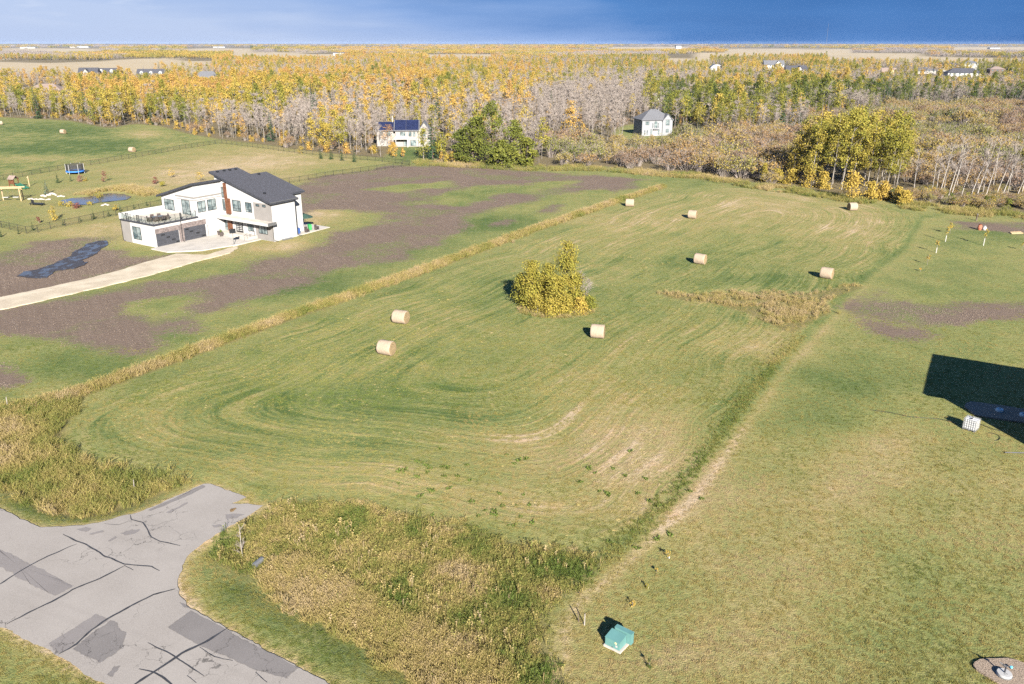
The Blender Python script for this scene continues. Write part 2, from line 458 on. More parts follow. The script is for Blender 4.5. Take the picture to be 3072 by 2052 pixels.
for p_ in SOIL[1:]: A_soil = np.maximum(A_soil, region(p_))
for p_ in ISLES: A_soil = np.minimum(A_soil, -region(p_))
A_soil = A_soil + 9.0 * (fbm(fx / 9, fy / 9, 21, 3) - 0.5) * (fy > 60)
tl = np.full(fx.shape, 50.0); tl[nearmask] = ldist(TALL_LINE, fx[nearmask], fy[nearmask])
A_tall = np.maximum(np.maximum(1.6 - tl, region(CORNER)), np.maximum(region(WEEDS), region(DRYHOLLOW)))
A_lawn = region(LAWN)
A_wood = sdf(FOREST, fx, fy)
A_wood = np.minimum(A_wood, -np.maximum(region(YARD), region(CLEAR2)))
A_hay = sstep(-2, 3, region(flats([(-200,350),(0,356),(330,390),(560,404),(645,430),(550,446),(320,486),(150,515),(0,538),(-200,560)])))
A_farm = np.zeros(fx.shape)
qx, qy = topx(fx, np.maximum(fy, 1.0))
for (x0, x1, y0, y1) in FARMS:
    wob = (fbm(fx / 160, fy / 300, 31, 2) - 0.5) * (y1 - y0) * 0.5
    A_farm = np.maximum(A_farm, sstep(x0 - 25, x0 + 10, qx) * sstep(x1 + 25, x1 - 10, qx) * sstep(y0 - 2, y0 + 1, qy + wob) * sstep(y1 + 2, y1 - 1, qy + wob))
A_dry = np.full(fx.shape, 0.375)
A_dry += 0.12 * sstep(-1, 2, A_lawn) + 0.025 * sstep(0, 2, A_field)
for (bx, by, rw, rh, w) in BLOBS:
    c0 = flat(bx, by); e0 = flat(bx + rw, by); e1 = flat(bx, max(by - rh, 140)); e2 = flat(bx, by + rh)
    rx_, ry_ = e0[0] - c0[0], 0.5 * (e1[1] - e2[1])
    k_ = c0[0] / c0[1]
    A_dry += w * np.exp(-(((fx - fy * k_) / rx_) ** 2 + ((fy - c0[1]) / ry_) ** 2))
A_dry += 0.22 * sstep(-0.5, 1.5, A_tall)
A_dry += 0.55 * np.exp(-(np.minimum(region(ROAD), 0) / 0.55) ** 2)
A_path = np.exp(-((A_lawn - 0.7) / 0.55) ** 2) * sstep(5, 14, -A_wood) * (1.2 - sstep(45, 150, fy)) - 0.7 * np.exp(-((A_lawn + 0.9) / 0.7) ** 2) * sstep(5, 14, -A_wood)

def ground_material():
    t = NT('ground'); p = t.pos()
    X, Y, Z = t.sep(p)
    field = t.attr('field'); fm = t.rng(field, 0.0, 1.2)
    big = t.noise(p, 0.035, 3); mid = t.noise(p, 0.16, 4, 0.6); fine = t.noise(p, 1.6, 4, 0.65); grain = t.noise(p, 9.0, 3, 0.7)
    sv = t.xyz(t.attr('rounds'), t.math('MULTIPLY', X, 0.045), t.math('MULTIPLY', Y, 0.045))
    sw1 = t.noise(sv, 0.55, 3, 0.6); sw2 = t.noise(sv, 2.2, 3, 0.65)
    mow = t.xyz(t.math('MULTIPLY', X, 0.9), t.math('MULTIPLY', Y, 0.10), 0.0)
    lawn_streak = t.noise(mow, 0.9, 3)
    dry = t.attr('dry')
    d = t.math('ADD', dry, t.math('MULTIPLY', t.math('SUBTRACT', mid, 0.5), 0.66))
    d = t.math('ADD', d, t.math('MULTIPLY', t.math('SUBTRACT', big, 0.5), 0.50))
    s1 = t.math('ADD', t.math('MULTIPLY', t.math('SUBTRACT', sw1, 0.5), 1.1), t.math('MULTIPLY', t.math('SUBTRACT', sw2, 0.5), 1.0))
    fade = t.math('ADD', 0.58, t.math('MULTIPLY', t.rng(t.attr('rounds'), 22.0, 3.0), 0.5))
    brk = t.rng(t.noise(p, 0.09, 3), 0.36, 0.60, 0.35, 1.0)
    d = t.math('ADD', d, t.math('MULTIPLY', t.math('MULTIPLY', s1, fm), t.math('MULTIPLY', fade, brk)))
    d = t.math('ADD', d, t.math('MULTIPLY', t.math('MULTIPLY', t.math('SUBTRACT', lawn_streak, 0.5), 0.22), t.math('SUBTRACT', 1.0, fm)))
    d = t.math('ADD', d, t.math('MULTIPLY', t.math('SUBTRACT', fine, 0.5), 0.60))
    d = t.math('ADD', d, t.math('MULTIPLY', t.math('SUBTRACT', grain, 0.5), 0.60))
    d = t.math('ADD', d, t.math('MULTIPLY', t.attr('path'), 0.34))
    d = t.math('ADD', d, t.math('MULTIPLY', t.math('MULTIPLY', t.math('SUBTRACT', t.noise(t.scale(p, (1, 0.5, 1)), 0.35, 4, 0.7), 0.5), 1.5), t.attr('hay')))
    col = t.ramp(d, [(0.0, (0.056, 0.085, 0.026)), (1.0, (0.32, 0.25, 0.165)), (0.22, (0.100, 0.122, 0.042)), (0.42, (0.148, 0.154, 0.056)),
                     (0.62, (0.185, 0.168, 0.068)), (0.80, (0.232, 0.190, 0.092))])
    hue = t.noise(p, 0.5, 3)
    col = t.mix(t.rng(hue, 0.45, 0.75, 0.0, 0.35), col, t.mix(1.0, col, (1.20, 0.92, 0.80), 'MULTIPLY'))
    # worked soil
    edge = t.math('ADD', t.attr('soil'), t.math('MULTIPLY', t.math('SUBTRACT', mid, 0.5), 9.0))
    edge = t.math('ADD', edge, t.math('MULTIPLY', t.math('SUBTRACT', fine, 0.5), 9.0))
    edge = t.math('ADD', edge, t.math('MULTIPLY', t.math('SUBTRACT', grain, 0.5), 7.0))
    rake = t.noise(t.xyz(t.math('MULTIPLY', t.math('ADD', X, t.math('MULTIPLY', Y, 0.62)), 1.1), t.math('MULTIPLY', t.math('SUBTRACT', Y, t.math('MULTIPLY', X, 0.62)), 0.05), 0.0), 1.6, 3)
    sc = t.mix(t.rng(rake, 0.3, 0.7), (0.108, 0.080, 0.062), (0.126, 0.095, 0.074))
    sc = t.mix(t.rng(grain, 0.4, 0.75, 0.0, 0.28), sc, (0.17, 0.135, 0.112))
    sprout = t.math('MULTIPLY', t.rng(t.noise(p, 0.07, 5, 0.65), 0.50, 0.62), t.rng(fine, 0.38, 0.58))
    sc = t.mix(t.math('MULTIPLY', sprout, 0.75), sc, (0.105, 0.125, 0.042))
    col = t.mix(t.rng(edge, -1.5, 1.6), col, sc)
    # litter under tall growth and trees
    col = t.mix(t.rng(t.attr('tall'), -0.2, 0.8, 0.0, 0.7), col, t.mix(fine, (0.075, 0.07, 0.025), (0.16, 0.125, 0.06)))
    wc = t.mix(fine, (0.085, 0.070, 0.040), (0.15, 0.120, 0.070))
    col = t.mix(t.rng(t.attr('wood'), -1.0, 3.0), col, wc)
    stub = t.mix(t.noise(p, 0.02, 3), (0.24, 0.195, 0.125), (0.33, 0.275, 0.19))
    col = t.mix(t.attr('farm'), col, stub)
    h = t.math('ADD', t.math('MULTIPLY', fine, 0.6), t.math('MULTIPLY', grain, 0.5))
    h = t.math('ADD', h, t.math('MULTIPLY', t.math('MULTIPLY', sw2, fm), 0.6))
    t.surf(col, 0.95, 0.0, 0.08, t.bump(h, 0.9, 0.2))
    return t.m
M_ground = ground_material()
me = np_mesh('ground', np.stack([fx, fy, gz], 1), [quads], [M_ground], smooth=True,
             attr=dict(field=A_field, soil=A_soil, tall=A_tall, dry=A_dry, wood=A_wood, farm=A_farm, path=A_path, rounds=A_round, hay=A_hay))
tag(link(bpy.data.objects.new('ground', me)), kind='structure')

# ------------------------------------------------------------------ road, tar seams, patches
from mathutils.geometry import tessellate_polygon
from mathutils import Vector
def sheet(name, pts, z, mat, parent=None, jitter=0.0, sub=None, thick=0.0):
    """flat polygon sheet with a finely broken edge"""
    out = []
    n = len(pts)
    for i in range(n):
        a, b = np.array(pts[i]), np.array(pts[(i + 1) % n])
        k = max(1, int(np.linalg.norm(b - a) / sub)) if sub else 1
        for j in range(k):
            q = a + (b - a) * j / k
            if jitter:
                q = q + jitter * (np.array([float(fbm(q[0] * 1.3, q[1] * 1.3, 40)), float(fbm(q[0] * 1.3, q[1] * 1.3, 41))]) - 0.5) * 2
            out.append(q)
    vs = [Vector((q[0], q[1], 0)) for q in out]
    tris = tessellate_polygon([vs])
    m = MB()
    if thick:
        N = len(out)
        m.add([(q[0], q[1], z) for q in out] + [(q[0], q[1], z - thick) for q in out], [t_ for t_ in tris] + [(i, (i + 1) % N, (i + 1) % N + N, i + N) for i in range(N)])
    else:
        m.add([(q[0], q[1], z) for q in out], [t_ for t_ in tris])
    o = m.build(name, mat, parent)
    import bmesh
    bm = bmesh.new(); bm.from_mesh(o.data); bmesh.ops.recalc_face_normals(bm, faces=bm.faces)
    if sum(f.normal.z * f.calc_area() for f in bm.faces) < 0: bmesh.ops.reverse_faces(bm, faces=bm.faces)
    bm.to_mesh(o.data); bm.free()
    return o
def asphalt(name, c0, c1, stain=0.25, rim=0.0):
    t = NT(name); p = t.pos()
    big = t.noise(p, 0.22, 4, 0.6); fine = t.noise(p, 16.0, 4, 0.8); mid = t.noise(p, 1.4, 4, 0.6)
    c = t.mix(t.rng(big, 0.3, 0.7), c0, c1)
    c = t.mix(t.rng(mid, 0.55, 0.8, 0, stain), c, tuple(k * 0.62 for k in c0))
    c = t.mix(t.rng(fine, 0.30, 0.7, 0, 0.75), tuple(k * 0.62 for k in c0) if False else c, tuple(k * 1.30 for k in c1)); c = t.mix(t.rng(t.noise(p, 30, 3, 0.8), 0.52, 0.72, 0, 0.55), c, tuple(k * 0.5 for k in c0))
    wear = t.noise(t.xyz(t.math('ADD', t.math('MULTIPLY', t.sep(p)[0], 0.42), t.math('MULTIPLY', t.sep(p)[1], 0.9)), 0.0, 0.0), 0.5, 3)
    c = t.mix(t.rng(wear, 0.5, 0.72, 0, 0.22), c, tuple(k * 0.72 for k in c0))
    hair = t.n.new('ShaderNodeTexVoronoi'); hair.feature = 'DISTANCE_TO_EDGE'; hair.inputs['Scale'].default_value = 0.55
    wv_ = t.n.new('ShaderNodeVectorMath'); wv_.operation = 'ADD'; t._in(wv_.inputs[0], p); t._in(wv_.inputs[1], t.scale(t.noise(p, 1.1, 4, 0.6, 0, 'Color'), (1.6, 1.6, 0))); t.l.new(wv_.outputs[0], hair.inputs['Vector'])
    crk = t.math('MULTIPLY', t.rng(hair.outputs['Distance'], 0.012, 0.004), t.rng(t.noise(p, 0.16, 3), 0.50, 0.58))
    c = t.mix(t.math('MULTIPLY', crk, 0.75), c, (0.045, 0.042, 0.040))
    sf = t.surf(c, 0.9, 0, 0.15, t.bump(fine, 0.35, 0.015))
    if rim:
        al = t.rng(t.math('ADD', t.attr('e'), t.math('MULTIPLY', t.math('SUBTRACT', t.noise(p, 5.0, 4, 0.75), 0.5), 1.6)), 0.15, 0.75)
        mx_ = t.n.new('ShaderNodeMixShader'); tr = t.n.new('ShaderNodeBsdfTransparent'); t._in(mx_.inputs[0], t.math('MULTIPLY', al, rim)); t.l.new(tr.outputs[0], mx_.inputs[1]); t.l.new(sf.outputs[0], mx_.inputs[2]); t.l.new(mx_.outputs[0], t.out.inputs[0])
    return t.m
M_asphalt = asphalt('weathered_asphalt', (0.162, 0.148, 0.136), (0.198, 0.183, 0.170))
M_patch = asphalt('patch_asphalt', (0.098, 0.091, 0.089), (0.132, 0.123, 0.120), 0.5, 0.95)
M_patch2 = asphalt('older_patch_asphalt', (0.130, 0.120, 0.117), (0.160, 0.148, 0.145), 0.3, 0.85)
M_tar = plain('tar', (0.028, 0.029, 0.033), 0.6, 0.3, 2.0)
road = tag(sheet('road', ROAD, 0.05, M_asphalt, jitter=0.22, sub=0.22), kind='structure')
def zz(x, y): return flat(x / 1.739, 1150 + y / 1.739)
def strip(name, pts, w, z, mat, parent):
    P_ = []
    pts = [np.array(q) for q in pts]
    for i in range(len(pts) - 1):
        k = max(1, int(np.linalg.norm(pts[i + 1] - pts[i]) / 0.25))
        P_ += [pts[i] + (pts[i + 1] - pts[i]) * j / k for j in range(k)]
    P_.append(pts[-1])
    L, Rr = [], []
    for i, q in enumerate(P_):
        d = P_[min(i + 1, len(P_) - 1)] - P_[max(i - 1, 0)]; d /= np.linalg.norm(d) + 1e-9
        nrm = np.array([-d[1], d[0]])
        wob = (float(fbm(q[0] * 0.8, q[1] * 0.8, 51)) - 0.5) * 0.22
        ww = w * (0.55 + 0.9 * float(fbm(q[0] * 2.1, q[1] * 2.1, 52))) * (0.35 + 0.65 * min(1, i / 4, (len(P_) - 1 - i) / 4))
        L.append(q + nrm * (wob + ww)); Rr.append(q + nrm * (wob - ww))
    n = len(P_)
    m = MB().add([(*q, z) for q in L] + [(*q, z) for q in Rr], [(i + n, i + 1 + n, i + 1, i) for i in range(n - 1)])
    return m.build(name, mat, parent)
TAR = [([(-60,1085),(0,1050),(130,970),(250,905),(400,840)],.10), ([(330,790),(385,820),(450,840),(550,905),(650,945),(790,960),(835,980)],.085),
       ([(35,1260),(150,1200),(270,1145),(380,1080),(500,1030),(655,952)],.11), ([(310,1415),(400,1365),(480,1290),(560,1235),(680,1165),(800,1105),(915,1075)],.115),
       ([(640,1620),(715,1568),(830,1490),(950,1415),(1080,1350),(1185,1280)],.13), ([(680,690),(685,715),(745,730),(790,805),(830,830),(942,850)],.075),
       ([(725,1495),(800,1508),(885,1568),(930,1610)],.09), ([(775,1355),(910,1430),(1065,1530)],.06), ([(1040,1380),(1120,1430),(1215,1452)],.05),
       ([(545,735),(620,742),(682,722)],.045), ([(1335,1510),(1395,1565)],.06), ([(650,955),(695,980)],.06), ([(975,1530),(1025,1568)],.05)]
for k, (pts, w) in enumerate(TAR):
    strip('tar_seam', [zz(*q) for q in pts], w * 0.62, 0.062 + 0.0008 * k, M_tar, road)
PATCHES = [([(872,1275),(992,1185),(1180,1285),(1380,1390),(1562,1490),(1500,1545),(1330,1500),(1050,1378)],M_patch,.02), ([(240,1365),(510,1200),(585,1232),(470,1300),(305,1420)],M_patch2,.05),
           ([(368,1390),(500,1290),(590,1232),(660,1300),(650,1378),(520,1470)],M_patch,.08), ([(-60,835),(0,868),(90,905),(390,1065),(290,1115),(60,1000),(-60,925)],M_patch2,.06),
           ([(555,1530),(600,1480),(635,1475),(590,1540)],M_patch,.05), ([(395,765),(450,752),(490,762),(440,782)],M_patch2,.06), ([(620,785),(690,762),(745,765),(700,790),(660,800)],M_patch2,.08),
           ([(555,828),(600,798),(618,806),(575,830)],M_patch2,.05), ([(760,668),(900,605),(1060,530),(1080,540),(960,600),(780,672)],M_patch,.06), ([(456,790),(540,768),(552,776),(480,796)],M_patch2,.05),
           ([(1165,690),(1230,680),(1280,690),(1230,710),(1180,712)],M_patch2,.08), ([(1100,745),(1150,735),(1170,748),(1120,760)],M_patch2,.06), ([(930,1145),(960,1150),(1000,1178),(960,1175)],M_patch,.03), ([(860,680),(980,622),(985,630),(880,685)],M_patch2,.08)]
def worn_patch(pts, z, mat, jit):
    """thin overlay whose rim crumbles away: 'e' runs from 0 at the rim to 1 inside"""
    c = np.mean(pts, axis=0); rim = []
    for i in range(len(pts)):
        a, b = np.array(pts[i]), np.array(pts[(i + 1) % len(pts)]); k_ = max(1, int(np.linalg.norm(b - a) / 0.15))
        for j in range(k_):
            q = a + (b - a) * j / k_; rim.append(q + jit * (np.array([float(fbm(q[0] * 2, q[1] * 2, 43)), float(fbm(q[0] * 2, q[1] * 2, 44))]) - 0.5) * 2)
    rim = np.array(rim); n = len(rim); d = c - rim; L_ = np.linalg.norm(d, axis=1)[:, None]; inner = rim + d / L_ * np.minimum(0.22, L_ * 0.5)
    V = np.concatenate([np.c_[rim, np.full(n, z)], np.c_[inner, np.full(n, z)], [[c[0], c[1], z]]]); i_ = np.arange(n); j_ = (i_ + 1) % n
    me_ = np_mesh('asphalt_patch', V, [np.stack([i_, j_, j_ + n, i_ + n], 1), np.stack([i_ + n, j_ + n, np.full(n, 2 * n)], 1)], [mat], attr=dict(e=np.concatenate([np.zeros(n), np.ones(n + 1)])))
    return link(bpy.data.objects.new('asphalt_patch', me_), road)
for k, (pts, mt, jit) in enumerate(PATCHES):
    worn_patch([zz(*q) for q in pts], 0.0545 + 0.0004 * k, mt, jit * 1.5 + .05)
M_manure = plain('dung', (0.10, 0.065, 0.03), 0.95, 0.4, 8, 0.6)

# gravel drive, concrete apron, pond, wet mud
M_gravel = plain('gravel_drive', (0.33, 0.285, 0.215), 0.95, 0.22, 0.6, 0.5)
t = NT('gravel_driveway'); p = t.pos(); g1 = t.noise(p, 0.35, 4); g2 = t.noise(p, 7, 4, 0.7)
gc = t.mix(t.rng(g1, 0.3, 0.7), (0.27, 0.225, 0.165), (0.37, 0.32, 0.245)); gc = t.mix(t.rng(g2, 0.35, 0.7, 0, 0.5), gc, (0.42, 0.38, 0.31))
rut = t.noise(t.xyz(t.math('MULTIPLY', t.math('ADD', t.math('MULTIPLY', t.sep(p)[0], -0.55), t.math('MULTIPLY', t.sep(p)[1], 0.83)), 1.0), 0, 0), 0.6, 2)
gc = t.mix(t.rng(rut, 0.5, 0.68, 0, 0.4), gc, (0.20, 0.165, 0.125)); t.surf(gc, 0.95, 0, 0.1, t.bump(g2, 0.6, 0.05)); M_gravel = t.m
DRIVE = flats([(-200,938),(0,893),(120,868),(250,840),(350,815),(430,790),(500,770),(530,762),(620,766),(690,744),(715,742),(690,760),(600,782),(520,806),(450,826),(330,856),(200,886),(90,912),(0,930),(-200,978)])
tag(sheet('gravel_driveway', DRIVE, 0.10, M_gravel, jitter=0.35, sub=0.8, thick=0.3), kind='structure')
M_water = NT('pond_water'); p = M_water.pos()
wv = M_water.noise(M_water.scale(p, (1.0, 2.6, 1)), 1.4, 4)
M_water.surf((0.010, 0.022, 0.055), 0.06, 0, 0.6, M_water.bump(wv, 0.35, 0.05)); M_water = M_water.m
tag(sheet('pond_water', POND, -0.18, M_water), kind='structure')
t = NT('wet_mud'); p = t.pos(); w1 = t.noise(t.scale(p, (1, 0.6, 1)), 0.7, 5, 0.65)
wet = t.rng(w1, 0.50, 0.56)
t.surf(t.mix(wet, (0.022, 0.017, 0.015), (0.008, 0.012, 0.022)), t.mix(wet, (0.5, 0.5, 0.5), (0.05, 0.05, 0.05)), 0, 0.5, t.bump(t.noise(p, 3, 4), 0.5, 0.08)); M_mud = t.m
def qz(x, y): return flat(x / 2.614, 600 + y / 2.614)
MUD = [qz(*q) for q in [(130,600),(190,565),(300,545),(430,500),(560,440),(570,415),(640,385),(690,345),(780,322),(850,322),(852,352),(800,380),(760,420),(700,450),(645,475),(655,490),(682,490),(670,512),(560,545),(440,560),(400,590),(350,617),(250,617),(200,605)]]
tag(sheet('wet_mud', MUD, 0.10, M_mud, jitter=0.5, sub=0.7, thick=0.25), kind='structure')
# ------------------------------------------------------------------ plant materials
def leaf_ramp(t, tint):
    return t.ramp(tint, [(0.0, (0.34, 0.195, 0.080)), (1.0, (0.030, 0.055, 0.020)), (0.18, (0.40, 0.262, 0.070)), (0.34, (0.35, 0.262, 0.060)),
                         (0.52, (0.198, 0.188, 0.038)), (0.68, (0.128, 0.142, 0.032)), (0.84, (0.066, 0.088, 0.024))])
def tint_of(t):
    return t.math('ADD', t.attr('otint', 'OBJECT'), t.attr('tint', 'INSTANCER'))
def leaf_mat(name, ramp=leaf_ramp, trans=0.32, spread=0.16):
    t = NT(name); v = t.attr('v')
    ti = t.math('ADD', tint_of(t), t.math('MULTIPLY', t.math('SUBTRACT', v, 0.5), spread))
    c = ramp(t, ti)
    sh = t.rng(t.math('FRACT', t.math('MULTIPLY', v, 37.7)), 0.0, 1.0, 0.62, 1.18, False)
    c = t.mix(1.0, c, t.xyz(sh, sh, sh), 'MULTIPLY')
    t.leafy(c, trans); return t.m
M_leaf = leaf_mat('autumn_leaves')
M_needle = leaf_mat('spruce_needles', lambda t, ti: t.ramp(ti, [(0.0, (0.018, 0.040, 0.016)), (1.0, (0.075, 0.105, 0.085)), (0.5, (0.035, 0.060, 0.030))]), 0.1, 0.3)
M_willow = leaf_mat('willow_leaves', lambda t, ti: t.ramp(ti, [(0.0, (0.165, 0.118, 0.090)), (1.0, (0.105, 0.120, 0.036)), (0.25, (0.225, 0.140, 0.062)), (0.5, (0.265, 0.195, 0.060)), (0.75, (0.195, 0.180, 0.050))]), 0.25, 0.34)
M_grass = leaf_mat('grass_blades', lambda t, ti: t.ramp(ti, [(0.0, (0.085, 0.122, 0.030)), (1.0, (0.335, 0.260, 0.160)), (0.25, (0.140, 0.156, 0.044)), (0.5, (0.225, 0.202, 0.066)), (0.75, (0.305, 0.238, 0.100))]), 0.3, 0.30)
def bark(name, c0, c1, sc):
    t = NT(name); p = t.pos(True); n = t.noise(t.scale(p, (1, 1, 0.35)), sc, 4)
    c = t.mix(t.rng(n, 0.38, 0.58), c0, c1); t.surf(c, 0.9, 0, 0.1); return t.m
M_aspen_bark = bark('aspen_bark', (0.085, 0.075, 0.064), (0.20, 0.183, 0.162), 2.2)
M_grey_bark = bark('grey_bark', (0.11, 0.097, 0.088), (0.205, 0.188, 0.172), 2.0)
M_twig = bark('twigs', (0.145, 0.122, 0.110), (0.225, 0.195, 0.175), 0.8)
M_birch = bark('birch_bark', (0.14, 0.125, 0.115), (0.29, 0.27, 0.25), 1.4)
M_dark_bark = bark('dark_bark', (0.05, 0.04, 0.032), (0.10, 0.08, 0.065), 2.0)

# ------------------------------------------------------------------ plant shapes (numpy)
def leaf_quads(c, size, rng, out=None, aspect=1.0, flat_up=0.0):
    """one small bent-free face per leaf spray; c (n,3), size (n,)"""
    n = len(c)
    nrm = rng.normal(size=(n, 3))
    if out is not None: nrm = nrm * 0.75 + out
    nrm[:, 2] += flat_up
    nrm /= np.linalg.norm(nrm, axis=1)[:, None] + 1e-9
    u = np.cross(nrm, rng.normal(size=(n, 3))); u /= np.linalg.norm(u, axis=1)[:, None] + 1e-9
    w = np.cross(nrm, u)
    u *= (size * 0.5)[:, None]; w *= (size * 0.5 * aspect)[:, None]
    v = np.stack([c - u, c - w * 0.9, c + u, c + w], 1).reshape(-1, 3)
    return v, np.arange(4 * n).reshape(n, 4)
def twig_quads(a, b, w, rng):
    n = len(a); d = b - a
    s = np.cross(d, rng.normal(size=(n, 3))); s /= np.linalg.norm(s, axis=1)[:, None] + 1e-9
    s *= (w * 0.5)[:, None]
    return np.stack([a - s, a + s, b + s * 0.3, b - s * 0.3], 1).reshape(-1, 3), np.arange(4 * n).reshape(n, 4)
def np_tube(pts, rad, n=5):
    pts = np.asarray(pts, float); V = []
    for i, p_ in enumerate(pts):
        t_ = pts[min(i + 1, len(pts) - 1)] - pts[max(i - 1, 0)]; t_ = t_ / (np.linalg.norm(t_) + 1e-9)
        u = np.cross(t_, (0.3, 0.9, 0.1)); u /= np.linalg.norm(u) + 1e-9; w = np.cross(t_, u)
        for k in range(n):
            a = 2 * math.pi * k / n; V.append(p_ + rad[i] * (math.cos(a) * u + math.sin(a) * w))
    F = [(i*n+k, i*n+(k+1) % n, (i+1)*n+(k+1) % n, (i+1)*n+k) for i in range(len(pts)-1) for k in range(n)]
    return np.array(V), np.array(F)
class PM:
    """gathers quads with a material slot and a per-face random value"""
    def __init__(s): s.v, s.f, s.m, s.a, s.n = [], [], [], [], 0
    def add(s, V, F, mi, val):
        s.v.append(V); s.f.append(F + s.n); s.n += len(V); s.m.append(np.full(len(F), mi)); s.a.append(np.broadcast_to(val, (len(F),)))
    def mesh(s, name, mats, only=None):
        V = np.concatenate(s.v); F = np.concatenate(s.f); m = np.concatenate(s.m); a = np.concatenate(s.a)
        if only is not None:
            k = m == only; F, m, a = F[k], m[k] * 0, a[k]
            used, inv = np.unique(F.ravel(), return_inverse=True); V, F = V[used], inv.reshape(F.shape)
            mats = [mats[only]]
        return np_mesh(name, V, [F], mats, m, dict(v=a))
def curve_trunk(h, lean, rng, k=6):
    s = np.linspace(0, 1, k); ph = rng.uniform(0, 6.28, 2)
    b = 0.03 * h
    return np.stack([lean[0] * h * s + b * np.sin(s * 3 + ph[0]) * s, lean[1] * h * s + b * np.sin(s * 2.6 + ph[1]) * s, h * s], 1)
def aspen(seed, h=13, base=0.42, width=2.2, nleaf=700, leaf=0.5, lean=(0.02, 0.0), thin=0.0, clumps=26, trunk_r=0.105, shape='oval', sigf=0.26):
    rng = np.random.default_rng(seed); pm = PM()
    T = curve_trunk(h * 0.96, lean, rng); pm.add(*np_tube(T, np.linspace(trunk_r, 0.03, len(T)), 5), 0, 0.5)
    at = lambda z: np.array([np.interp(z, T[:, 2], T[:, 0]), np.interp(z, T[:, 2], T[:, 1]), z])
    cl = []
    for k in range(clumps):
        f = rng.uniform(0, 1) ** 0.85; z = h * (base + (1 - base) * f)
        prof = (math.sin(math.pi * min(1, 0.16 + 0.84 * f)) ** 0.7) if shape == 'oval' else (1.0 - 0.85 * f)
        r = width * prof * math.sqrt(rng.uniform(0.05, 1)); a = rng.uniform(0, 6.28)
        c = at(min(z, h * 0.95)) + np.array([r * math.cos(a), r * math.sin(a), 0]); c[2] = z
        cl.append(c)
        if k % 2 == 0 and r > 0.5:
            zb = max(h * base * 0.8, z - r * 0.9); p0 = at(zb)
            pm.add(*np_tube([p0, (p0 + c) / 2 + [0, 0, 0.15 * r], c], [trunk_r * 0.32, trunk_r * 0.2, 0.015], 3), 0, 0.5)
    cl = np.array(cl); idx = rng.integers(0, len(cl), nleaf)
    sig = width * sigf
    c = cl[idx] + rng.normal(size=(nleaf, 3)) * sig * np.array([1, 1, 0.8])
    c[:, 2] = np.clip(c[:, 2], h * base * 0.75, h * 1.03)
    ax = np.stack([np.interp(c[:, 2], T[:, 2], T[:, 0]), np.interp(c[:, 2], T[:, 2], T[:, 1]), c[:, 2] - 0.3], 1)
    o = c - ax; o /= np.linalg.norm(o, axis=1)[:, None] + 1e-6
    cv = rng.uniform(0, 1, len(cl))
    pm.add(*leaf_quads(c, leaf * rng.uniform(0.6, 1.3, nleaf), rng, o * 0.9, 0.8, 0.2), 1, 0.6 * cv[idx] + 0.4 * rng.uniform(0, 1, nleaf))
    return pm
def bare(seed, h=12, width=1.9, ntw=640, lean=(0, 0), tr=0.085, tw=0.055, base=0.35, limbs=10):
    rng = np.random.default_rng(seed); pm = PM()
    T = curve_trunk(h, lean, rng, 7); pm.add(*np_tube(T, np.linspace(tr, 0.02, len(T)), 5), 0, 0.5)
    at = lambda z: np.array([np.interp(z, T[:, 2], T[:, 0]), np.interp(z, T[:, 2], T[:, 1]), z])
    A, B = [], []
    for k in range(limbs):
        z = h * rng.uniform(base, 0.9); p0 = at(z); a = rng.uniform(0, 6.28); L = width * rng.uniform(0.6, 1.1) * (1.15 - 0.7 * (z / h))
        p1 = p0 + L * np.array([math.cos(a) * 0.75, math.sin(a) * 0.75, 0.85])
        pm.add(*np_tube([p0, (p0 + p1) / 2 + [0, 0, -0.08 * L], p1], [tr * 0.38, tr * 0.25, 0.012], 3), 0, 0.5)
        m = ntw // limbs
        s = rng.uniform(0.15, 1, m)[:, None]; q0 = p0 + (p1 - p0) * s
        d = rng.normal(size=(m, 3)) * [0.75, 0.75, 0.35] + np.array([math.cos(a) * 0.4, math.sin(a) * 0.4, 0.75])
        A.append(q0); B.append(q0 + d * rng.uniform(0.3, 0.95, m)[:, None] * width * 0.42)
    A, B = np.concatenate(A), np.concatenate(B)
    pm.add(*twig_quads(A, B, np.full(len(A), tw), rng), 1, rng.uniform(0, 1, len(A)))
    return pm
def spruce(seed, h=12, width=2.4, tiers=17, per=11, leaf=0.5):
    rng = np.random.default_rng(seed); pm = PM()
    pm.add(*np_tube([(0, 0, 0), (0, 0, h * 0.5), (0, 0, h)], [0.16, 0.1, 0.02], 5), 0, 0.5)
    C, U, S = [], [], []
    for k in range(tiers):
        f = k / (tiers - 1); z = h * (0.05 + 0.93 * f); r = width * (1 - f) ** 0.85 + 0.1
        for j in range(max(4, int(per * (1 - 0.55 * f)))):
            a = rng.uniform(0, 6.28); L = r * rng.uniform(0.75, 1.12)
            for s_ in np.linspace(0.35, 1, 4 if r > 0.9 else 2):
                C.append((L * s_ * math.cos(a), L * s_ * math.sin(a), z - 0.32 * L * s_ + rng.normal() * 0.08)); U.append((math.cos(a) * 0.6, math.sin(a) * 0.6, 0.7)); S.append(leaf * (1.35 - 0.6 * f) * (1.2 - 0.5 * s_))
    C, U, S = np.array(C), np.array(U), np.array(S)
    pm.add(*leaf_quads(C, S * rng.uniform(0.8, 1.3, len(C)), rng, U * 1.4, 0.75), 1, rng.uniform(0, 1, len(C)))
    return pm
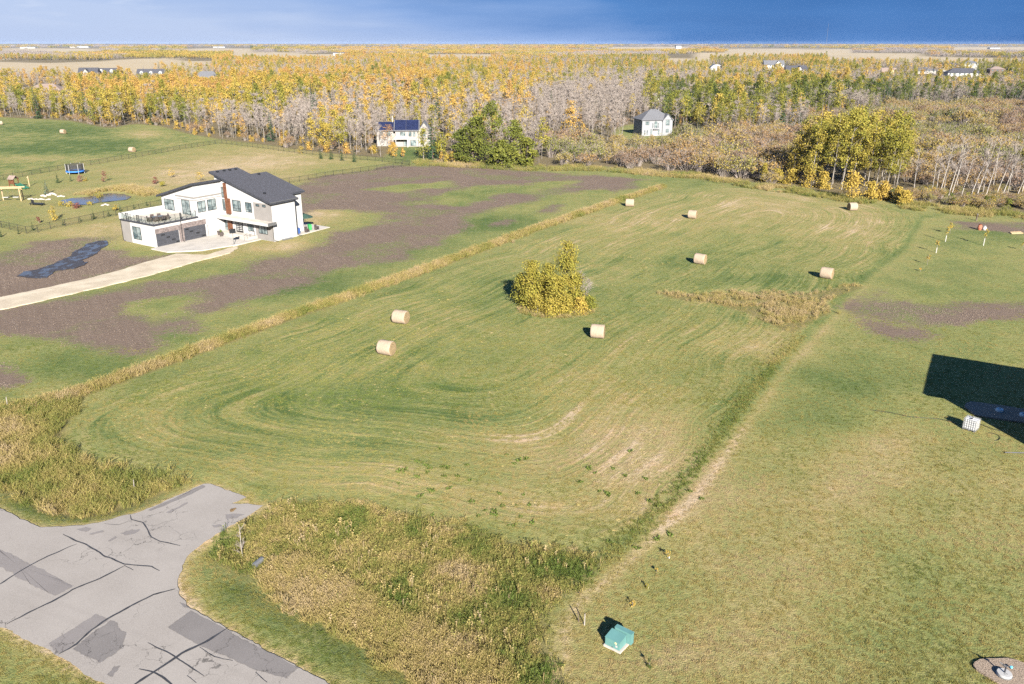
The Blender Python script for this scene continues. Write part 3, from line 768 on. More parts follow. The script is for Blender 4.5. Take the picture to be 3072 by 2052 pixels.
def willow(seed, h=3.6, w=2.6, stems=70, nleaf=620, leaf=0.30):
    rng = np.random.default_rng(seed); pm = PM()
    a = rng.uniform(0, 6.28, stems); s = np.sqrt(rng.uniform(0.02, 1, stems)); hh = h * np.sqrt(np.clip(1 - 0.75 * s * s, 0.1, 1)) * rng.uniform(0.75, 1.08, stems)
    b = np.stack([0.3 * s * w * np.cos(a), 0.3 * s * w * np.sin(a), np.zeros(stems)], 1)
    e = np.stack([s * w * np.cos(a), s * w * np.sin(a), hh], 1); mdl = (b + e) / 2 + np.stack([0 * a, 0 * a, 0.12 * h + 0 * a], 1)
    for p0, p1, wd in ((b, mdl, 0.07), (mdl, e, 0.045)):
        pm.add(*twig_quads(p0, p1, np.full(stems, wd), rng), 0, rng.uniform(0, 1, stems))
    k = rng.integers(0, stems, 260); f = rng.uniform(0.45, 1, 260)[:, None]; q = mdl[k] + (e[k] - mdl[k]) * f
    pm.add(*twig_quads(q, q + rng.normal(size=(260, 3)) * [0.35, 0.35, 0.2] + [0, 0, 0.42], np.full(260, 0.03), rng), 0, rng.uniform(0, 1, 260))
    k = rng.integers(0, stems, nleaf); f = rng.uniform(0.25, 1.08, nleaf)[:, None]; q = mdl[k] + (e[k] - mdl[k]) * f + rng.normal(size=(nleaf, 3)) * 0.22
    q[:, 2] = np.maximum(q[:, 2], 0.1)
    o = q / (np.linalg.norm(q, axis=1)[:, None] + 1e-6)
    pm.add(*leaf_quads(q, leaf * rng.uniform(0.6, 1.3, nleaf), rng, o * 0.8, 0.7), 1, 0.5 * rng.uniform(0, 1, stems)[k] + 0.5 * rng.uniform(0, 1, nleaf))
    return pm
def tuft(seed, h=0.7, r=0.28, n=26, w=0.035, lean=0.5, head=0.0):
    rng = np.random.default_rng(seed); pm = PM()
    a = rng.uniform(0, 6.28, n); b = np.stack([r * rng.uniform(0, 1, n) * np.cos(a), r * rng.uniform(0, 1, n) * np.sin(a), np.zeros(n) - 0.04], 1)
    hh = h * rng.uniform(0.55, 1.1, n); d = rng.uniform(0.05, lean, n) * hh; a2 = rng.uniform(0, 6.28, n)
    m_ = b + np.stack([0.35 * d * np.cos(a2), 0.35 * d * np.sin(a2), 0.6 * hh], 1); e = b + np.stack([d * np.cos(a2), d * np.sin(a2), hh], 1)
    val = rng.uniform(0, 1, n)
    pm.add(*twig_quads(m_, b, np.full(n, w), rng), 0, val); pm.add(*twig_quads(m_, e, np.full(n, w), rng), 0, val)
    if head: pm.add(*leaf_quads(e, np.full(n, head), rng, None, 0.45), 0, np.clip(val + 0.35, 0, 1))
    return pm
def clump(seed, n=16, spread=16, h=11, per=34, leaf=2.0, trunks=True):
    """a stand of far trees"""
    rng = np.random.default_rng(seed); pm = PM()
    for k in range(n):
        a = rng.uniform(0, 6.28); r = spread * math.sqrt(rng.uniform(0, 1)); hh = h * rng.uniform(0.7, 1.15); x, y = r * math.cos(a), r * math.sin(a) * 0.7
        c = rng.normal(size=(per, 3)) * [1.3, 1.3, hh * 0.2] + [x, y, hh * 0.66]; c[:, 2] = np.clip(c[:, 2], 0.8, hh)
        o = c - [x, y, hh * 0.5]; o /= np.linalg.norm(o, axis=1)[:, None]
        pm.add(*leaf_quads(c, leaf * rng.uniform(0.5, 1.2, per), rng, o, 0.9), 1, 0.75 * rng.uniform() + 0.25 * rng.uniform(0, 1, per))
        if trunks: pm.add(*twig_quads(np.array([[x, y, 0.]]), np.array([[x, y, hh * 0.8]]), np.array([0.3]), rng), 0, 0.5)
    return pm

# ------------------------------------------------------------------ scattering for masses nobody could count
def scatter(name, label, cat, protos, pts, scale, rot, idx, tint):
    """protos: meshes; one object of kind stuff that carries copies of them on its points"""
    n = len(pts)
    c = bpy.data.collections.new(name + '_shapes')
    for k, me_ in enumerate(protos):
        c.objects.link(bpy.data.objects.new('%s_shape_%02d' % (name, k), me_))
    me_ = bpy.data.meshes.new(name)
    me_.vertices.add(n); me_.vertices.foreach_set('co', np.asarray(pts, np.float32).ravel())
    for k, v, ty in (('sc', scale, 'FLOAT'), ('rz', rot, 'FLOAT'), ('tint', tint, 'FLOAT'), ('pick', idx, 'INT')):
        a = me_.attributes.new(k, ty, 'POINT'); a.data.foreach_set('value', np.asarray(v, np.float32 if ty == 'FLOAT' else np.int32))
    o = bpy.data.objects.new(name, me_)
    ng = bpy.data.node_groups.new(name, 'GeometryNodeTree')
    ng.interface.new_socket('Geometry', in_out='INPUT', socket_type='NodeSocketGeometry'); ng.interface.new_socket('Geometry', in_out='OUTPUT', socket_type='NodeSocketGeometry')
    N, L = ng.nodes, ng.links
    gi, go = N.new('NodeGroupInput'), N.new('NodeGroupOutput')
    ci = N.new('GeometryNodeCollectionInfo'); ci.inputs['Collection'].default_value = c; ci.inputs['Separate Children'].default_value = True; ci.inputs['Reset Children'].default_value = True
    ip = N.new('GeometryNodeInstanceOnPoints'); ip.inputs['Pick Instance'].default_value = True
    def na(nm, ty):
        q = N.new('GeometryNodeInputNamedAttribute'); q.data_type = ty; q.inputs['Name'].default_value = nm; return q.outputs['Attribute']
    cx = N.new('ShaderNodeCombineXYZ'); L.new(na('rz', 'FLOAT'), cx.inputs['Z'])
    er = N.new('FunctionNodeEulerToRotation'); L.new(cx.outputs[0], er.inputs[0])
    L.new(gi.outputs[0], ip.inputs['Points']); L.new(ci.outputs[0], ip.inputs['Instance']); L.new(na('pick', 'INT'), ip.inputs['Instance Index'])
    L.new(er.outputs[0], ip.inputs['Rotation']); L.new(na('sc', 'FLOAT'), ip.inputs['Scale']); L.new(ip.outputs[0], go.inputs[0])
    md = o.modifiers.new('scatter', 'NODES'); md.node_group = ng
    return tag(link(o), label, cat, kind='stuff')
def on_ground(x, y): return np.stack([x, y, hgt(x, y)], 1)
# ------------------------------------------------------------------ the woods
ASPENS = [aspen(100 + k, h=h, base=b, width=w, lean=l) for k, (h, b, w, l) in enumerate([(13, .26, 2.2, (.02, 0)), (15.5, .40, 2.0, (-.04, .01)), (11, .18, 2.4, (.03, .02)), (12.5, .45, 1.8, (.07, 0)), (8.5, .10, 2.1, (0, .02)), (14, .30, 2.7, (-.02, .02))])]
THINASP = [aspen(140 + k, h=h, base=.42, width=1.9, nleaf=240, lean=l) for k, (h, l) in enumerate([(12.5, (.05, 0)), (13.5, (-.03, 0)), (11.5, (.08, .02))])]
BARES = [bare(160 + k, h=h, width=w, lean=l) for k, (h, w, l) in enumerate([(12.5, 2.0, (.02, 0)), (13.5, 1.8, (-.05, 0)), (11, 2.1, (.08, 0)), (12, 1.7, (-.02, .03)), (10, 2.0, (.12, 0))])]
SPRUCES = [spruce(180, 12, 2.4), spruce(181, 10, 2.2, 15), spruce(182, 14, 2.6, 19)]
WILLOWS = [willow(190 + k, h, w) for k, (h, w) in enumerate([(3.6, 2.6), (4.2, 2.4), (2.8, 2.5), (3.4, 3.0)])]
BRUSH = [aspen(200 + k, h=h, base=.05, width=w, nleaf=320, leaf=.42, clumps=18, trunk_r=.05, shape='cone') for k, (h, w) in enumerate([(3.6, 1.5), (4.6, 1.4), (2.8, 1.6)])]
def joint(pms, mats, nm): return [p_.mesh('%s_%d' % (nm, k), mats) for k, p_ in enumerate(pms)]
J_asp = joint(ASPENS, [M_aspen_bark, M_leaf], 'aspen'); J_thin = joint(THINASP, [M_aspen_bark, M_leaf], 'thin_aspen')
J_bare = joint(BARES, [M_grey_bark, M_twig], 'bare_aspen'); J_spr = joint(SPRUCES, [M_dark_bark, M_needle], 'spruce')
J_wil = joint(WILLOWS, [M_twig, M_willow], 'willow'); J_bru = joint(BRUSH, [M_aspen_bark, M_leaf], 'brush')
HOUSE_SPOTS = []        # (x, y, radius): keep trees off buildings; filled from the surveyed house spots
for (hx, hy, hr) in [(1240,438,17),(1985,398,15),(130,292,24),(300,250,22),(450,252,22),(625,250,24),(2330,222,20),(2395,228,20),(2730,250,18),(2790,240,24),(2860,235,26),(2900,232,24),(2960,242,22),(3010,240,22),(2100,222,14),(2650,240,18)]:
    q = flat(hx, hy); HOUSE_SPOTS.append((q[0], q[1], hr))
def woods(n, d0, d1, seed):
    """random spots inside the wood between two distances, inside the view (a little beyond its sides)"""
    rng = np.random.default_rng(seed)
    y = np.sqrt(rng.uniform(d0 ** 2, d1 ** 2, n)); x = rng.uniform(-0.70, 0.70, n) * y
    k = sdf(FOREST, x, y) > 1.5
    x, y = x[k], y[k]
    u, v = topx(x, y)
    k = (sdf(YARD, x, y) < 0) & (sdf(CLEAR2, x, y) < 0)
    for (hx, hy, hr) in HOUSE_SPOTS:
        k &= np.hypot(x - hx, y - hy) > hr
        k &= ~((np.abs(x / y - hx / hy) * hy < hr * 0.8) & (y < hy) & (y > hy - 1.1 * hr) & (hy < 600))
    for (x0, x1, y0, y1) in FARMS:
        k &= ~((u > x0) & (u < x1) & (v > y0) & (v < y1))
    return x[k], y[k], u[k], v[k], rng
def kinds(x, y, u, v, rng):
    """0 leafy aspen, 1 thin aspen, 2 bare, 3 spruce, 4 willow, -1 nothing; and the leaf tint"""
    n = len(x); r = rng.uniform(0, 1, n); k = np.zeros(n, int)
    sc_ = np.where(y > 620, 2.6, 1.0)
    pn = fbm(x / 45 / sc_, y / 45 / sc_, 61, 3); pn2 = fbm(x / 70 / sc_ + 9, y / 70 / sc_, 62, 3)
    far = v < 262
    # chances of leafy / thin / bare / spruce by place
    leafy = 0.36 + 5.0 * (pn - 0.48); bar = 0.40 + 5.0 * (pn2 - 0.49)
    leafy = leafy + 0.04 * sstep(1050, 700, u); bar = bar + 0.10 + 0.30 * (y > 620)
    blk = sstep(1540, 1600, u) * sstep(1950, 1880, u) * sstep(285, 310, v)          # the bare stand
    blk = np.maximum(blk, sstep(1300, 1380, u) * sstep(1600, 1540, u) * sstep(280, 300, v) * 0.55)
    blk = np.maximum(blk, sstep(1640, 1700, u) * sstep(2000, 1900, u) * sstep(262, 285, v) * 0.9)
    blk = np.maximum(blk, sstep(1000, 1040, u) * sstep(1200, 1160, u) * sstep(425, 440, v) * 0.9)
    leafy = leafy * (1 - blk) - 0.3 * blk; bar = bar * (1 - blk) + 1.2 * blk
    gry = sstep(2650, 2720, u) * sstep(240, 262, v)
    bar = bar + 0.2 * gry
    leafy, bar = np.clip(leafy, 0.03, 1.1), np.clip(bar, 0.03, 1.3)
    thin = 0.16 * (1 - blk); spr = 0.03 + 0.14 * sstep(0.60, 0.75, fbm(x / 60 + 31, y / 60, 63, 2)) * (u > 900)
    spr = np.where(blk > 0.5, 0.004, spr)
    tot = leafy + bar + thin + spr; r = r * tot
    k = np.where(r < leafy, 0, np.where(r < leafy + thin, 1, np.where(r < leafy + thin + bar, 2, 3)))
    # willow flats
    wil = (sstep(1600, 1660, u) * sstep(2760, 2700, u) * sstep(425 - 0.0 * u, 432, v)) > 0.5
    wil |= (u > 1880) & (u < 2420) & (v > 400) & (v <= 432)
    wil |= (u > 2640) & (v > 322 + 14 * (fbm(u / 60, v / 9, 66, 2) - 0.5))
    wil |= (u > 2420) & (u <= 2640) & (v > 352) & (v < 470)
    k = np.where(wil, 4, k)
    tint = 0.26 + 0.95 * (fbm(x / 38 + 5, y / 38, 64, 3) - 0.44) + 0.09 * rng.normal(size=n)
    tint += 0.30 * sstep(1880, 2000, u) * sstep(280, 330, v) + 0.10 * sstep(1500, 1900, u)
    tint = np.clip(tint, 0.08, 0.86)
    gap = (u > 2650) & (u < 2920) & (v > 378) & (v < 402)
    k = np.where(gap, -1, k)
    return k, tint
def poisson_thin(x, y, spacing, rng):
    """drop spots closer than spacing to an earlier one (grid hash)"""
    cell = {}; keep = np.zeros(len(x), bool)
    for i in rng.permutation(len(x)):
        s_ = spacing[i]; key = (int(x[i] // 3), int(y[i] // 3)); ok = True
        for dx in (-1, 0, 1):
            for dy in (-1, 0, 1):
                for j in cell.get((key[0] + dx, key[1] + dy), ()):
                    if (x[i] - x[j]) ** 2 + (y[i] - y[j]) ** 2 < s_ * s_: ok = False; break
                if not ok: break
            if not ok: break
        if ok: keep[i] = True; cell.setdefault(key, []).append(i)
    return keep
xs, ys, us, vs_, rg = woods(30000, 150, 820, 71)
kd, tn = kinds(xs, ys, us, vs_, rg)
sp = np.where(kd == 4, 3.9, np.where(kd == 2, 2.2, 2.7))
keep = poisson_thin(xs, ys, sp, rg) & (kd >= 0)
keep &= ~((kd == 4) & (rg.uniform(0, 1, len(kd)) < 0.12))
xs, ys, us, vs_, kd, tn = [q[keep] for q in (xs, ys, us, vs_, kd, tn)]
GROVE = flats([(2335,545),(2400,520),(2560,500),(2690,520),(2720,560),(2700,585),(2560,575),(2430,562)])
keep = (sdf(GROVE, xs, ys) < 1.0)
BIGTREE = flat(1475, 496)
keep &= np.hypot(xs - BIGTREE[0], ys - BIGTREE[1] - 4) > 12
keep &= ~((kd == 4) & (us > 2720) & (vs_ > 574)) & ~((kd == 4) & (us > 2340) & (us <= 2720) & (vs_ > 548))   # open strip before birches and grove
xs, ys, us, vs_, kd, tn = [q[keep] for q in (xs, ys, us, vs_, kd, tn)]
dd = np.hypot(xs, ys)
# ---- the nearest of each kind are trees of their own, the rest one mass per kind
ZONES = [(-9e9, 330, 'behind the far hay field'), (330, 640, 'at the fence corner'), (640, 980, 'behind the yard fence'), (980, 1180, 'left of the panel-roof house'),
         (1180, 1370, 'around the panel-roof house'), (1370, 1620, 'behind the dark poplars'), (1620, 1900, 'left of the stucco house'), (1900, 2150, 'around the stucco house'),
         (2150, 2420, 'left of the grove'), (2420, 2720, 'behind the grove'), (2720, 9e9, 'behind the birches')]
def zone(u):
    for a, b, s_ in ZONES:
        if a <= u < b: return s_
    return ZONES[-1][2]
KIND = {0: ('aspen_tree', 'tree', ASPENS, [M_aspen_bark, M_leaf], 'crown', 230), 1: ('thin_aspen', 'tree', THINASP, [M_aspen_bark, M_leaf], 'crown', 90),
        2: ('bare_tree', 'tree', BARES, [M_grey_bark, M_twig], 'twigs', 170), 3: ('spruce_tree', 'tree', SPRUCES, [M_dark_bark, M_needle], 'crown', 60),
        4: ('willow_shrub', 'shrub', WILLOWS, [M_twig, M_willow], 'leaves', 260)}
def adj(k, t_):
    if k == 0: return 'orange-gold leafy aspen' if t_ < 0.15 else 'golden yellow leafy aspen' if t_ < 0.33 else 'yellow-green leafy aspen' if t_ < 0.6 else 'green leafy aspen'
    if k == 1: return 'sparse golden aspen' if t_ < 0.33 else 'sparse greenish aspen'
    if k == 2: return 'leafless grey tree'
    if k == 3: return 'dark green pointed spruce'
    return 'brown rounded willow bush' if t_ < 0.3 else 'tan rounded willow bush' if t_ < 0.55 else 'olive rounded willow bush'
def row_of(u, v):
    e = float(np.interp(u, [0, 330, 650, 1000, 1380, 1800, 2250, 2700, 3072], [352, 388, 418, 462, 492, 500, 548, 605, 640]))
    return 'front edge' if e - v < 14 else 'second row' if e - v < 30 else 'third row' if e - v < 50 else 'deeper in'
PARTS = {}
def plant(k, j, x, y, sc, rz, t_, label, group=None, kinds_=None):
    nm, cat, pms, mats, cn, _ = (kinds_ or KIND)[k]
    if (nm, j) not in PARTS:
        PARTS[(nm, j)] = (pms[j].mesh(nm + '_trunk', mats, 0), pms[j].mesh(nm + '_' + cn, mats, 1))
    tr, cr_ = PARTS[(nm, j)]
    r = thing(nm, label, cat, (x, y, float(hgt(x, y))), rz, group); r.scale = (sc, sc, sc)
    link(bpy.data.objects.new('stems' if cat == 'shrub' else 'trunk', tr), r)
    c_ = link(bpy.data.objects.new(cn, cr_), r); c_['otint'] = float(t_)
    return r
JOINT = {0: J_asp, 1: J_thin, 2: J_bare, 3: J_spr, 4: J_wil}
MASS = {0: ('aspen_woods', 'golden aspens filling the woods'), 1: ('thin_aspen_woods', 'thinly leaved aspens scattered through the woods'), 2: ('bare_woods', 'leafless grey trees filling the woods'),
        3: ('spruce_woods', 'dark spruces scattered through the woods'), 4: ('willow_shrubbery', 'brown and olive willow bushes on the wet flat')}
VIEWS = [(70, 195, 276), (228, 360, 224), (404, 498, 228), (572, 668, 238), (2284, 2366, 204), (2352, 2426, 214), (2640, 2700, 220), (2745, 2965, 231), (2960, 3020, 224), (2122, 2166, 209), (1890, 2024, 402), (1148, 1262, 436)]
def keep_low(u, v, d, h):
    """lower growth in front of the far houses: share of the full height a tree there reaches"""
    f = np.ones(len(u))
    for (a, b, lim) in VIEWS:
        room = (v - lim) / (h * FPX / d)
        f = np.where((u > a) & (u < b) & (v > lim - 6), np.minimum(f, np.clip(room, 0.0, 1.0)), f)
    return f
for k in range(5):
    ids = np.where(kd == k)[0]; ids = ids[np.argsort(dd[ids])]
    inview = (us[ids] > 5) & (us[ids] < 3067)
    wt = tn.copy()
    if k == 4: wt = np.clip(0.42 + 1.6 * (fbm(xs / 16, ys / 16, 81, 2) - 0.48) + 0.12 * rg.normal(size=len(xs)), 0, 1)
    if k == 3: wt = np.clip(rg.uniform(0, 0.7, len(xs)), 0, 1)
    size = rg.uniform(0.58, 1.18, len(xs)) * (0.86 + 0.3 * fbm(xs / 22, ys / 22, 65, 2)) * (np.where(vs_ > 300, 1.0, 0.95)) * np.where(kd == 4, 1.5, 1.0)
    size *= np.where((us < 700) & (kd < 3), 0.92, 1.0)
    size = size * keep_low(us, vs_, dd, np.where(kd == 4, 4.0, 13.0) * size)
    nk = len(JOINT[k])
    inview &= size[ids] > 0.3
    ids_near = ids[inview][:KIND[k][5]]
    rest = np.setdiff1d(ids[size[ids] > 0.3], ids_near)
    for i in ids_near:
        j = int(rg.integers(0, nk))
        zi = [b for a, b, _ in ZONES if a <= us[i] < b][0]; za = [a for a, b, _ in ZONES if a <= us[i] < b][0]; mid_ = (max(za, 0) + min(zi, 3072)) / 2
        lab = '%s%s, %s, %s half, %s' % ('tall ' if size[i] > 1.0 else 'low ' if size[i] < 0.8 else '', adj(k, wt[i]), row_of(us[i], vs_[i]), 'left' if us[i] < mid_ else 'right', zone(us[i]))
        plant(k, j, xs[i], ys[i], size[i], rg.uniform(0, 6.28), wt[i], lab, '%ss %s' % (KIND[k][0].replace('_', ' '), zone(us[i])))
    scatter(MASS[k][0], MASS[k][1], KIND[k][1], JOINT[k], on_ground(xs[rest], ys[rest]), size[rest], rg.uniform(0, 6.28, len(rest)), rg.integers(0, nk, len(rest)), wt[rest])
# undergrowth along the wood's edge and among the trunks
x2, y2, u2, v2, r2 = woods(9000, 170, 620, 72)
k2 = (r2.uniform(0, 1, len(x2)) < np.where(sdf(FOREST, x2, y2) < 9, 0.9, 0.35)) & ~((u2 > 1560) & (v2 > 400)) & (u2 < 2700) & (sdf(GROVE, x2, y2) < 0)
x2, y2, u2 = x2[k2], y2[k2], u2[k2]
scatter('undergrowth', 'low golden and brown brush under the trees', 'brush', J_bru + J_wil[:2], on_ground(x2, y2), r2.uniform(0.45, 0.95, len(x2)), r2.uniform(0, 6.28, len(x2)), r2.integers(0, 5, len(x2)),
        np.clip(0.16 + 0.4 * (fbm(x2 / 20, y2 / 20, 83, 2) - 0.3) + 0.08 * r2.normal(size=len(x2)), 0.02, 0.7))
# middle distance and far stands
C_leaf = [clump(220 + k, leaf=1.7, per=36).mesh('stand_%d' % k, [M_aspen_bark, M_leaf]) for k in range(4)]
C_bare = [clump(230 + k, leaf=0.9, per=60, h=10).mesh('bare_stand_%d' % k, [M_grey_bark, M_twig]) for k in range(3)]
x3, y3, u3, v3, r3 = woods(30000, 780, 1900, 73)
k3, t3 = kinds(x3, y3, u3, v3, r3)
kp = poisson_thin(x3, y3, np.full(len(x3), 2.9), r3) & (k3 >= 0)
x3, y3, u3, v3, k3, t3 = [q[kp] for q in (x3, y3, u3, v3, k3, t3)]
cov = fbm(x3 / 120, y3 / 120, 85, 3) > 0.30
x3, y3, u3, k3, t3 = x3[cov], y3[cov], u3[cov], k3[cov], t3[cov]
ALLJ = J_asp + J_thin + J_bare + J_spr
off = np.select([k3 == 0, k3 == 1, k3 == 2, k3 == 3], [r3.integers(0, 6, len(k3)), 6 + r3.integers(0, 3, len(k3)), 9 + r3.integers(0, 5, len(k3)), 14 + r3.integers(0, 3, len(k3))], 9)
sz3 = r3.uniform(0.75, 1.1, len(x3)); sz3 = sz3 * keep_low(u3, topx(x3, y3)[1], np.hypot(x3, y3), 13.0 * sz3); ok3 = sz3 > 0.3
x3, y3, off, k3, t3, sz3 = [q[ok3] for q in (x3, y3, off, k3, t3, sz3)]
scatter('middle_woods', 'golden and bare woods beyond the first houses', 'woods', ALLJ, on_ground(x3, y3), sz3, r3.uniform(0, 6.28, len(x3)), off, np.where(k3 == 3, 0.4, np.clip(t3 - 0.02, 0.08, 0.6)))
def far_woods(name, label, n, d0, d1, scale, seed, thr):
    rng = np.random.default_rng(seed)
    y = d0 * (d1 / d0) ** rng.uniform(0, 1, n); x = rng.uniform(-0.70, 0.70, n) * y
    u, v = topx(x, y); k = fbm(x / (d0 * 0.30), y / (d0 * 0.16), seed, 3) > thr
    for (a, b, c_, d_) in FARMS: k &= ~((u > a) & (u < b) & (v > c_ - 1) & (v < d_ + 2))
    x, y, u = x[k], y[k], u[k]
    kb = fbm(x / (d0 * 0.2), y / (d0 * 0.2), seed + 3, 3) + 0.06 * rng.normal(size=len(x)) > 0.53
    idx = np.where(kb, 4 + rng.integers(0, 3, len(x)), rng.integers(0, 4, len(x)))
    ti = np.clip(0.22 + 0.6 * (fbm(x / (d0 * 0.15), y / (d0 * 0.15), seed + 9, 2) - 0.35) + 0.08 * rng.normal(size=len(x)), 0.03, 0.95)
    scatter(name, label, 'woods', C_leaf + C_bare, on_ground(x, y), scale * rng.uniform(0.7, 1.15, len(x)), rng.uniform(0, 6.28, len(x)), idx, ti)
far_woods('far_woods', 'patchy golden and grey woods on the far plain', 9000, 1750, 4200, 1.0, 91, 0.44)
far_woods('distant_treeline', 'bands of trees towards the horizon', 6000, 4000, 15000, 1.5, 92, 0.50)
# ------------------------------------------------------------------ grass and weeds
def fill(poly, n, seed, edge=0.0):
    p_ = np.asarray(poly); rng = np.random.default_rng(seed)
    x = rng.uniform(p_[:, 0].min(), p_[:, 0].max(), n); y = rng.uniform(p_[:, 1].min(), p_[:, 1].max(), n)
    s_in = sdf(poly, x, y); k = s_in > edge + 2.2 * (fbm(x / 1.5, y / 1.5, seed, 2) - 0.5)
    k &= rng.uniform(0, 1, n) < 0.25 + 0.75 * sstep(0, 1.8, s_in)
    k &= sdf(ROAD, x, y) < -0.15
    return x[k], y[k], rng
def off_path(x, y): return sdf(ROAD, x, y) < -0.1
T_tall = [tuft(300, .75, .42, 30, .03, .8, .09), tuft(301, .95, .34, 22, .03, .6, .10), tuft(302, .5, .45, 34, .035, 1.1, .05), tuft(303, .65, .5, 18, .03, 1.2, .08)]
T_weed = [tuft(310, .26, .42, 30, .04, 1.5), tuft(311, .38, .36, 24, .035, 1.2, .06), tuft(312, .18, .45, 30, .055, 1.8), tuft(313, .62, .14, 9, .028, .5, .12), tuft(314, .3, .5, 22, .03, 1.9, .05)]
T_short = [tuft(320, .11, .20, 26, .016, 1.2), tuft(321, .15, .22, 26, .018, 1.2), tuft(322, .08, .22, 24, .02, 1.4)]
T_far = [tuft(330, .12, .60, 22, .07, 2.2), tuft(331, .16, .6, 22, .07, 2.0)]
TT = [p_.mesh('tall_tuft_%d' % k, [M_grass]) for k, p_ in enumerate(T_tall)]; TW = [p_.mesh('weed_%d' % k, [M_grass]) for k, p_ in enumerate(T_weed)]
TS = [p_.mesh('short_tuft_%d' % k, [M_grass]) for k, p_ in enumerate(T_short)]; TF = [p_.mesh('mown_tuft_%d' % k, [M_grass]) for k, p_ in enumerate(T_far)]
def spread(name, label, cat, protos, x, y, rng, s0, s1, tint):
    scatter(name, label, cat, protos, on_ground(x, y), rng.uniform(s0, s1, len(x)), rng.uniform(0, 6.28, len(x)), rng.integers(0, len(protos), len(x)), np.clip(tint, 0, 1))
# strip of tall dead weeds between the bare lot and the hay field
rng = np.random.default_rng(401); L_ = np.array(TALL_LINE); seg = np.linalg.norm(np.diff(L_, axis=0), axis=1); cum = np.concatenate([[0], np.cumsum(seg)])
s_ = rng.uniform(0, 1, 9500) ** 1.0 * cum[-1]; x = np.interp(s_, cum, L_[:, 0]); y = np.interp(s_, cum, L_[:, 1])
dx_, dy_ = np.interp(s_ + 2, cum, L_[:, 0]) - x, np.interp(s_ + 2, cum, L_[:, 1]) - y; ln = np.hypot(dx_, dy_) + 1e-6
wd = 0.75 + 0.75 * fbm(s_ / 6, s_ * 0, 402, 2); o_ = rng.normal(size=len(s_)) * wd * 0.48
x, y = x - dy_ / ln * o_, y + dx_ / ln * o_
spread('tall_grass', 'strip of tall dead grass between the bare lot and the hay field', 'grass', TT, x, y, rng, 0.5, 1.05, 0.58 + 1.2 * (fbm(x / 5, y / 5, 403, 3) - 0.5) + 0.1 * rng.normal(size=len(x)))
x, y, rng = fill(CORNER, 8000, 411)
ti = 0.52 + 1.2 * (fbm(x / 3.2, y / 3.2, 412, 3) - 0.5) + 0.08 * rng.normal(size=len(x))
spread('corner_reed_grass', 'tall golden grass in the hollow beside the paved approach', 'grass', TT, x, y, rng, 0.45, 1.1, ti)
x, y, rng = fill(WEEDS, 26000, 421)
low = fbm(x / 2.4, y / 2.4, 422, 3); ti = 0.42 + 1.5 * (low - 0.5) + 0.10 * rng.normal(size=len(x))
u_, v_ = topx(x, y)
gold = sstep(3.2, 1.0, ldist(flats([(860,1730),(1000,1830),(1200,1930),(1420,2052)]), x, y)); ti = ti * (1 - gold) + gold * (0.66 + 0.5 * (low - 0.5) + 0.07 * rng.normal(size=len(x)))
dark = sstep(3.0, 1.2, np.hypot(x - flat(1690,1725)[0], y - flat(1690,1725)[1])); ti = ti - 0.35 * dark
spread('weeds', 'knee-high mixed weeds between the road and the hay field', 'weeds', TW, x, y, rng, 0.4, 0.95, ti)
k = gold > 0.4
spread('ditch_grass', 'band of tall tan grass along the ditch beside the road', 'grass', TT, x[k], y[k], rng, 0.45, 0.9, ti[k] + 0.05)
x, y, rng = fill(DRYHOLLOW, 5500, 431)
k = fbm(x / 2.5, y / 1.6, 433, 3) > 0.47
x, y = x[k], y[k]
spread('hollow_grass', 'pale dry grass in the low spot between field and lawn', 'grass', TT, x, y, rng, 0.4, 0.85, 0.72 + 0.7 * (fbm(x / 3, y / 3, 432, 3) - 0.5) + 0.1 * rng.normal(size=len(x)))
# wild fringe in front of the woods
FRONT = flats([(1240,493),(1380,500),(1600,510),(1800,510),(1990,528),(2100,534),(2250,562),(2400,580),(2560,606),(2700,622),(2800,632),(2930,645),(3090,655)])
L_ = np.array(FRONT); seg = np.linalg.norm(np.diff(L_, axis=0), axis=1); cum = np.concatenate([[0], np.cumsum(seg)]); rng = np.random.default_rng(441)
s_ = rng.uniform(0, cum[-1], 6500); x = np.interp(s_, cum, L_[:, 0]) + rng.normal(size=6500) * 0.6; y = np.interp(s_, cum, L_[:, 1]) + rng.uniform(-2.5, 8, 6500)
k = fbm(x / 6, y / 4, 443, 3) > 0.40
x, y = x[k], y[k]
spread('fringe_grass', 'rough dry grass in front of the willow bushes', 'grass', TT, x, y, rng, 0.5, 1.3, 0.55 + 1.2 * (fbm(x / 7, y / 7, 442, 3) - 0.5) + 0.1 * rng.normal(size=len(x)))
# short turf: lawn and mown field, thinning out with distance
rng = np.random.default_rng(451)
def turf(n, d0, d1, seed):
    r_ = np.random.default_rng(seed); y = d0 * (d1 / d0) ** r_.uniform(0, 1, n); x = r_.uniform(-1, 1, n) * (0.62 * y + 12 + 6 * r_.uniform(0, 1, n))
    k = off_path(x, y) & (sdf(CORNER, x, y) < 0.3) & (sdf(WEEDS, x, y) < 0.3)
    for q in SOIL: k &= sdf(q, x, y) < 0.5
    k &= sdf(DRIVE, x, y) < 0
    k &= r_.uniform(0, 1, n) > sstep(d1 * 0.55, d1, y)
    return x[k], y[k], r_
def dryness(x, y):
    d = np.full(x.shape, 0.41) + 0.16 * sstep(-1, 2, sdf(LAWN, x, y))
    for (bx, by, rw, rh, w) in BLOBS:
        c0 = flat(bx, by); e0 = flat(bx + rw, by); e1 = flat(bx, max(by - rh, 140)); e2 = flat(bx, by + rh)
        d += w * np.exp(-(((x - y * c0[0] / c0[1]) / (e0[0] - c0[0])) ** 2 + ((y - c0[1]) / (0.5 * (e1[1] - e2[1]))) ** 2))
    return d
x, y, r_ = turf(100000, 32, 130, 452)
inf = sdf(FIELD, x, y) > 0
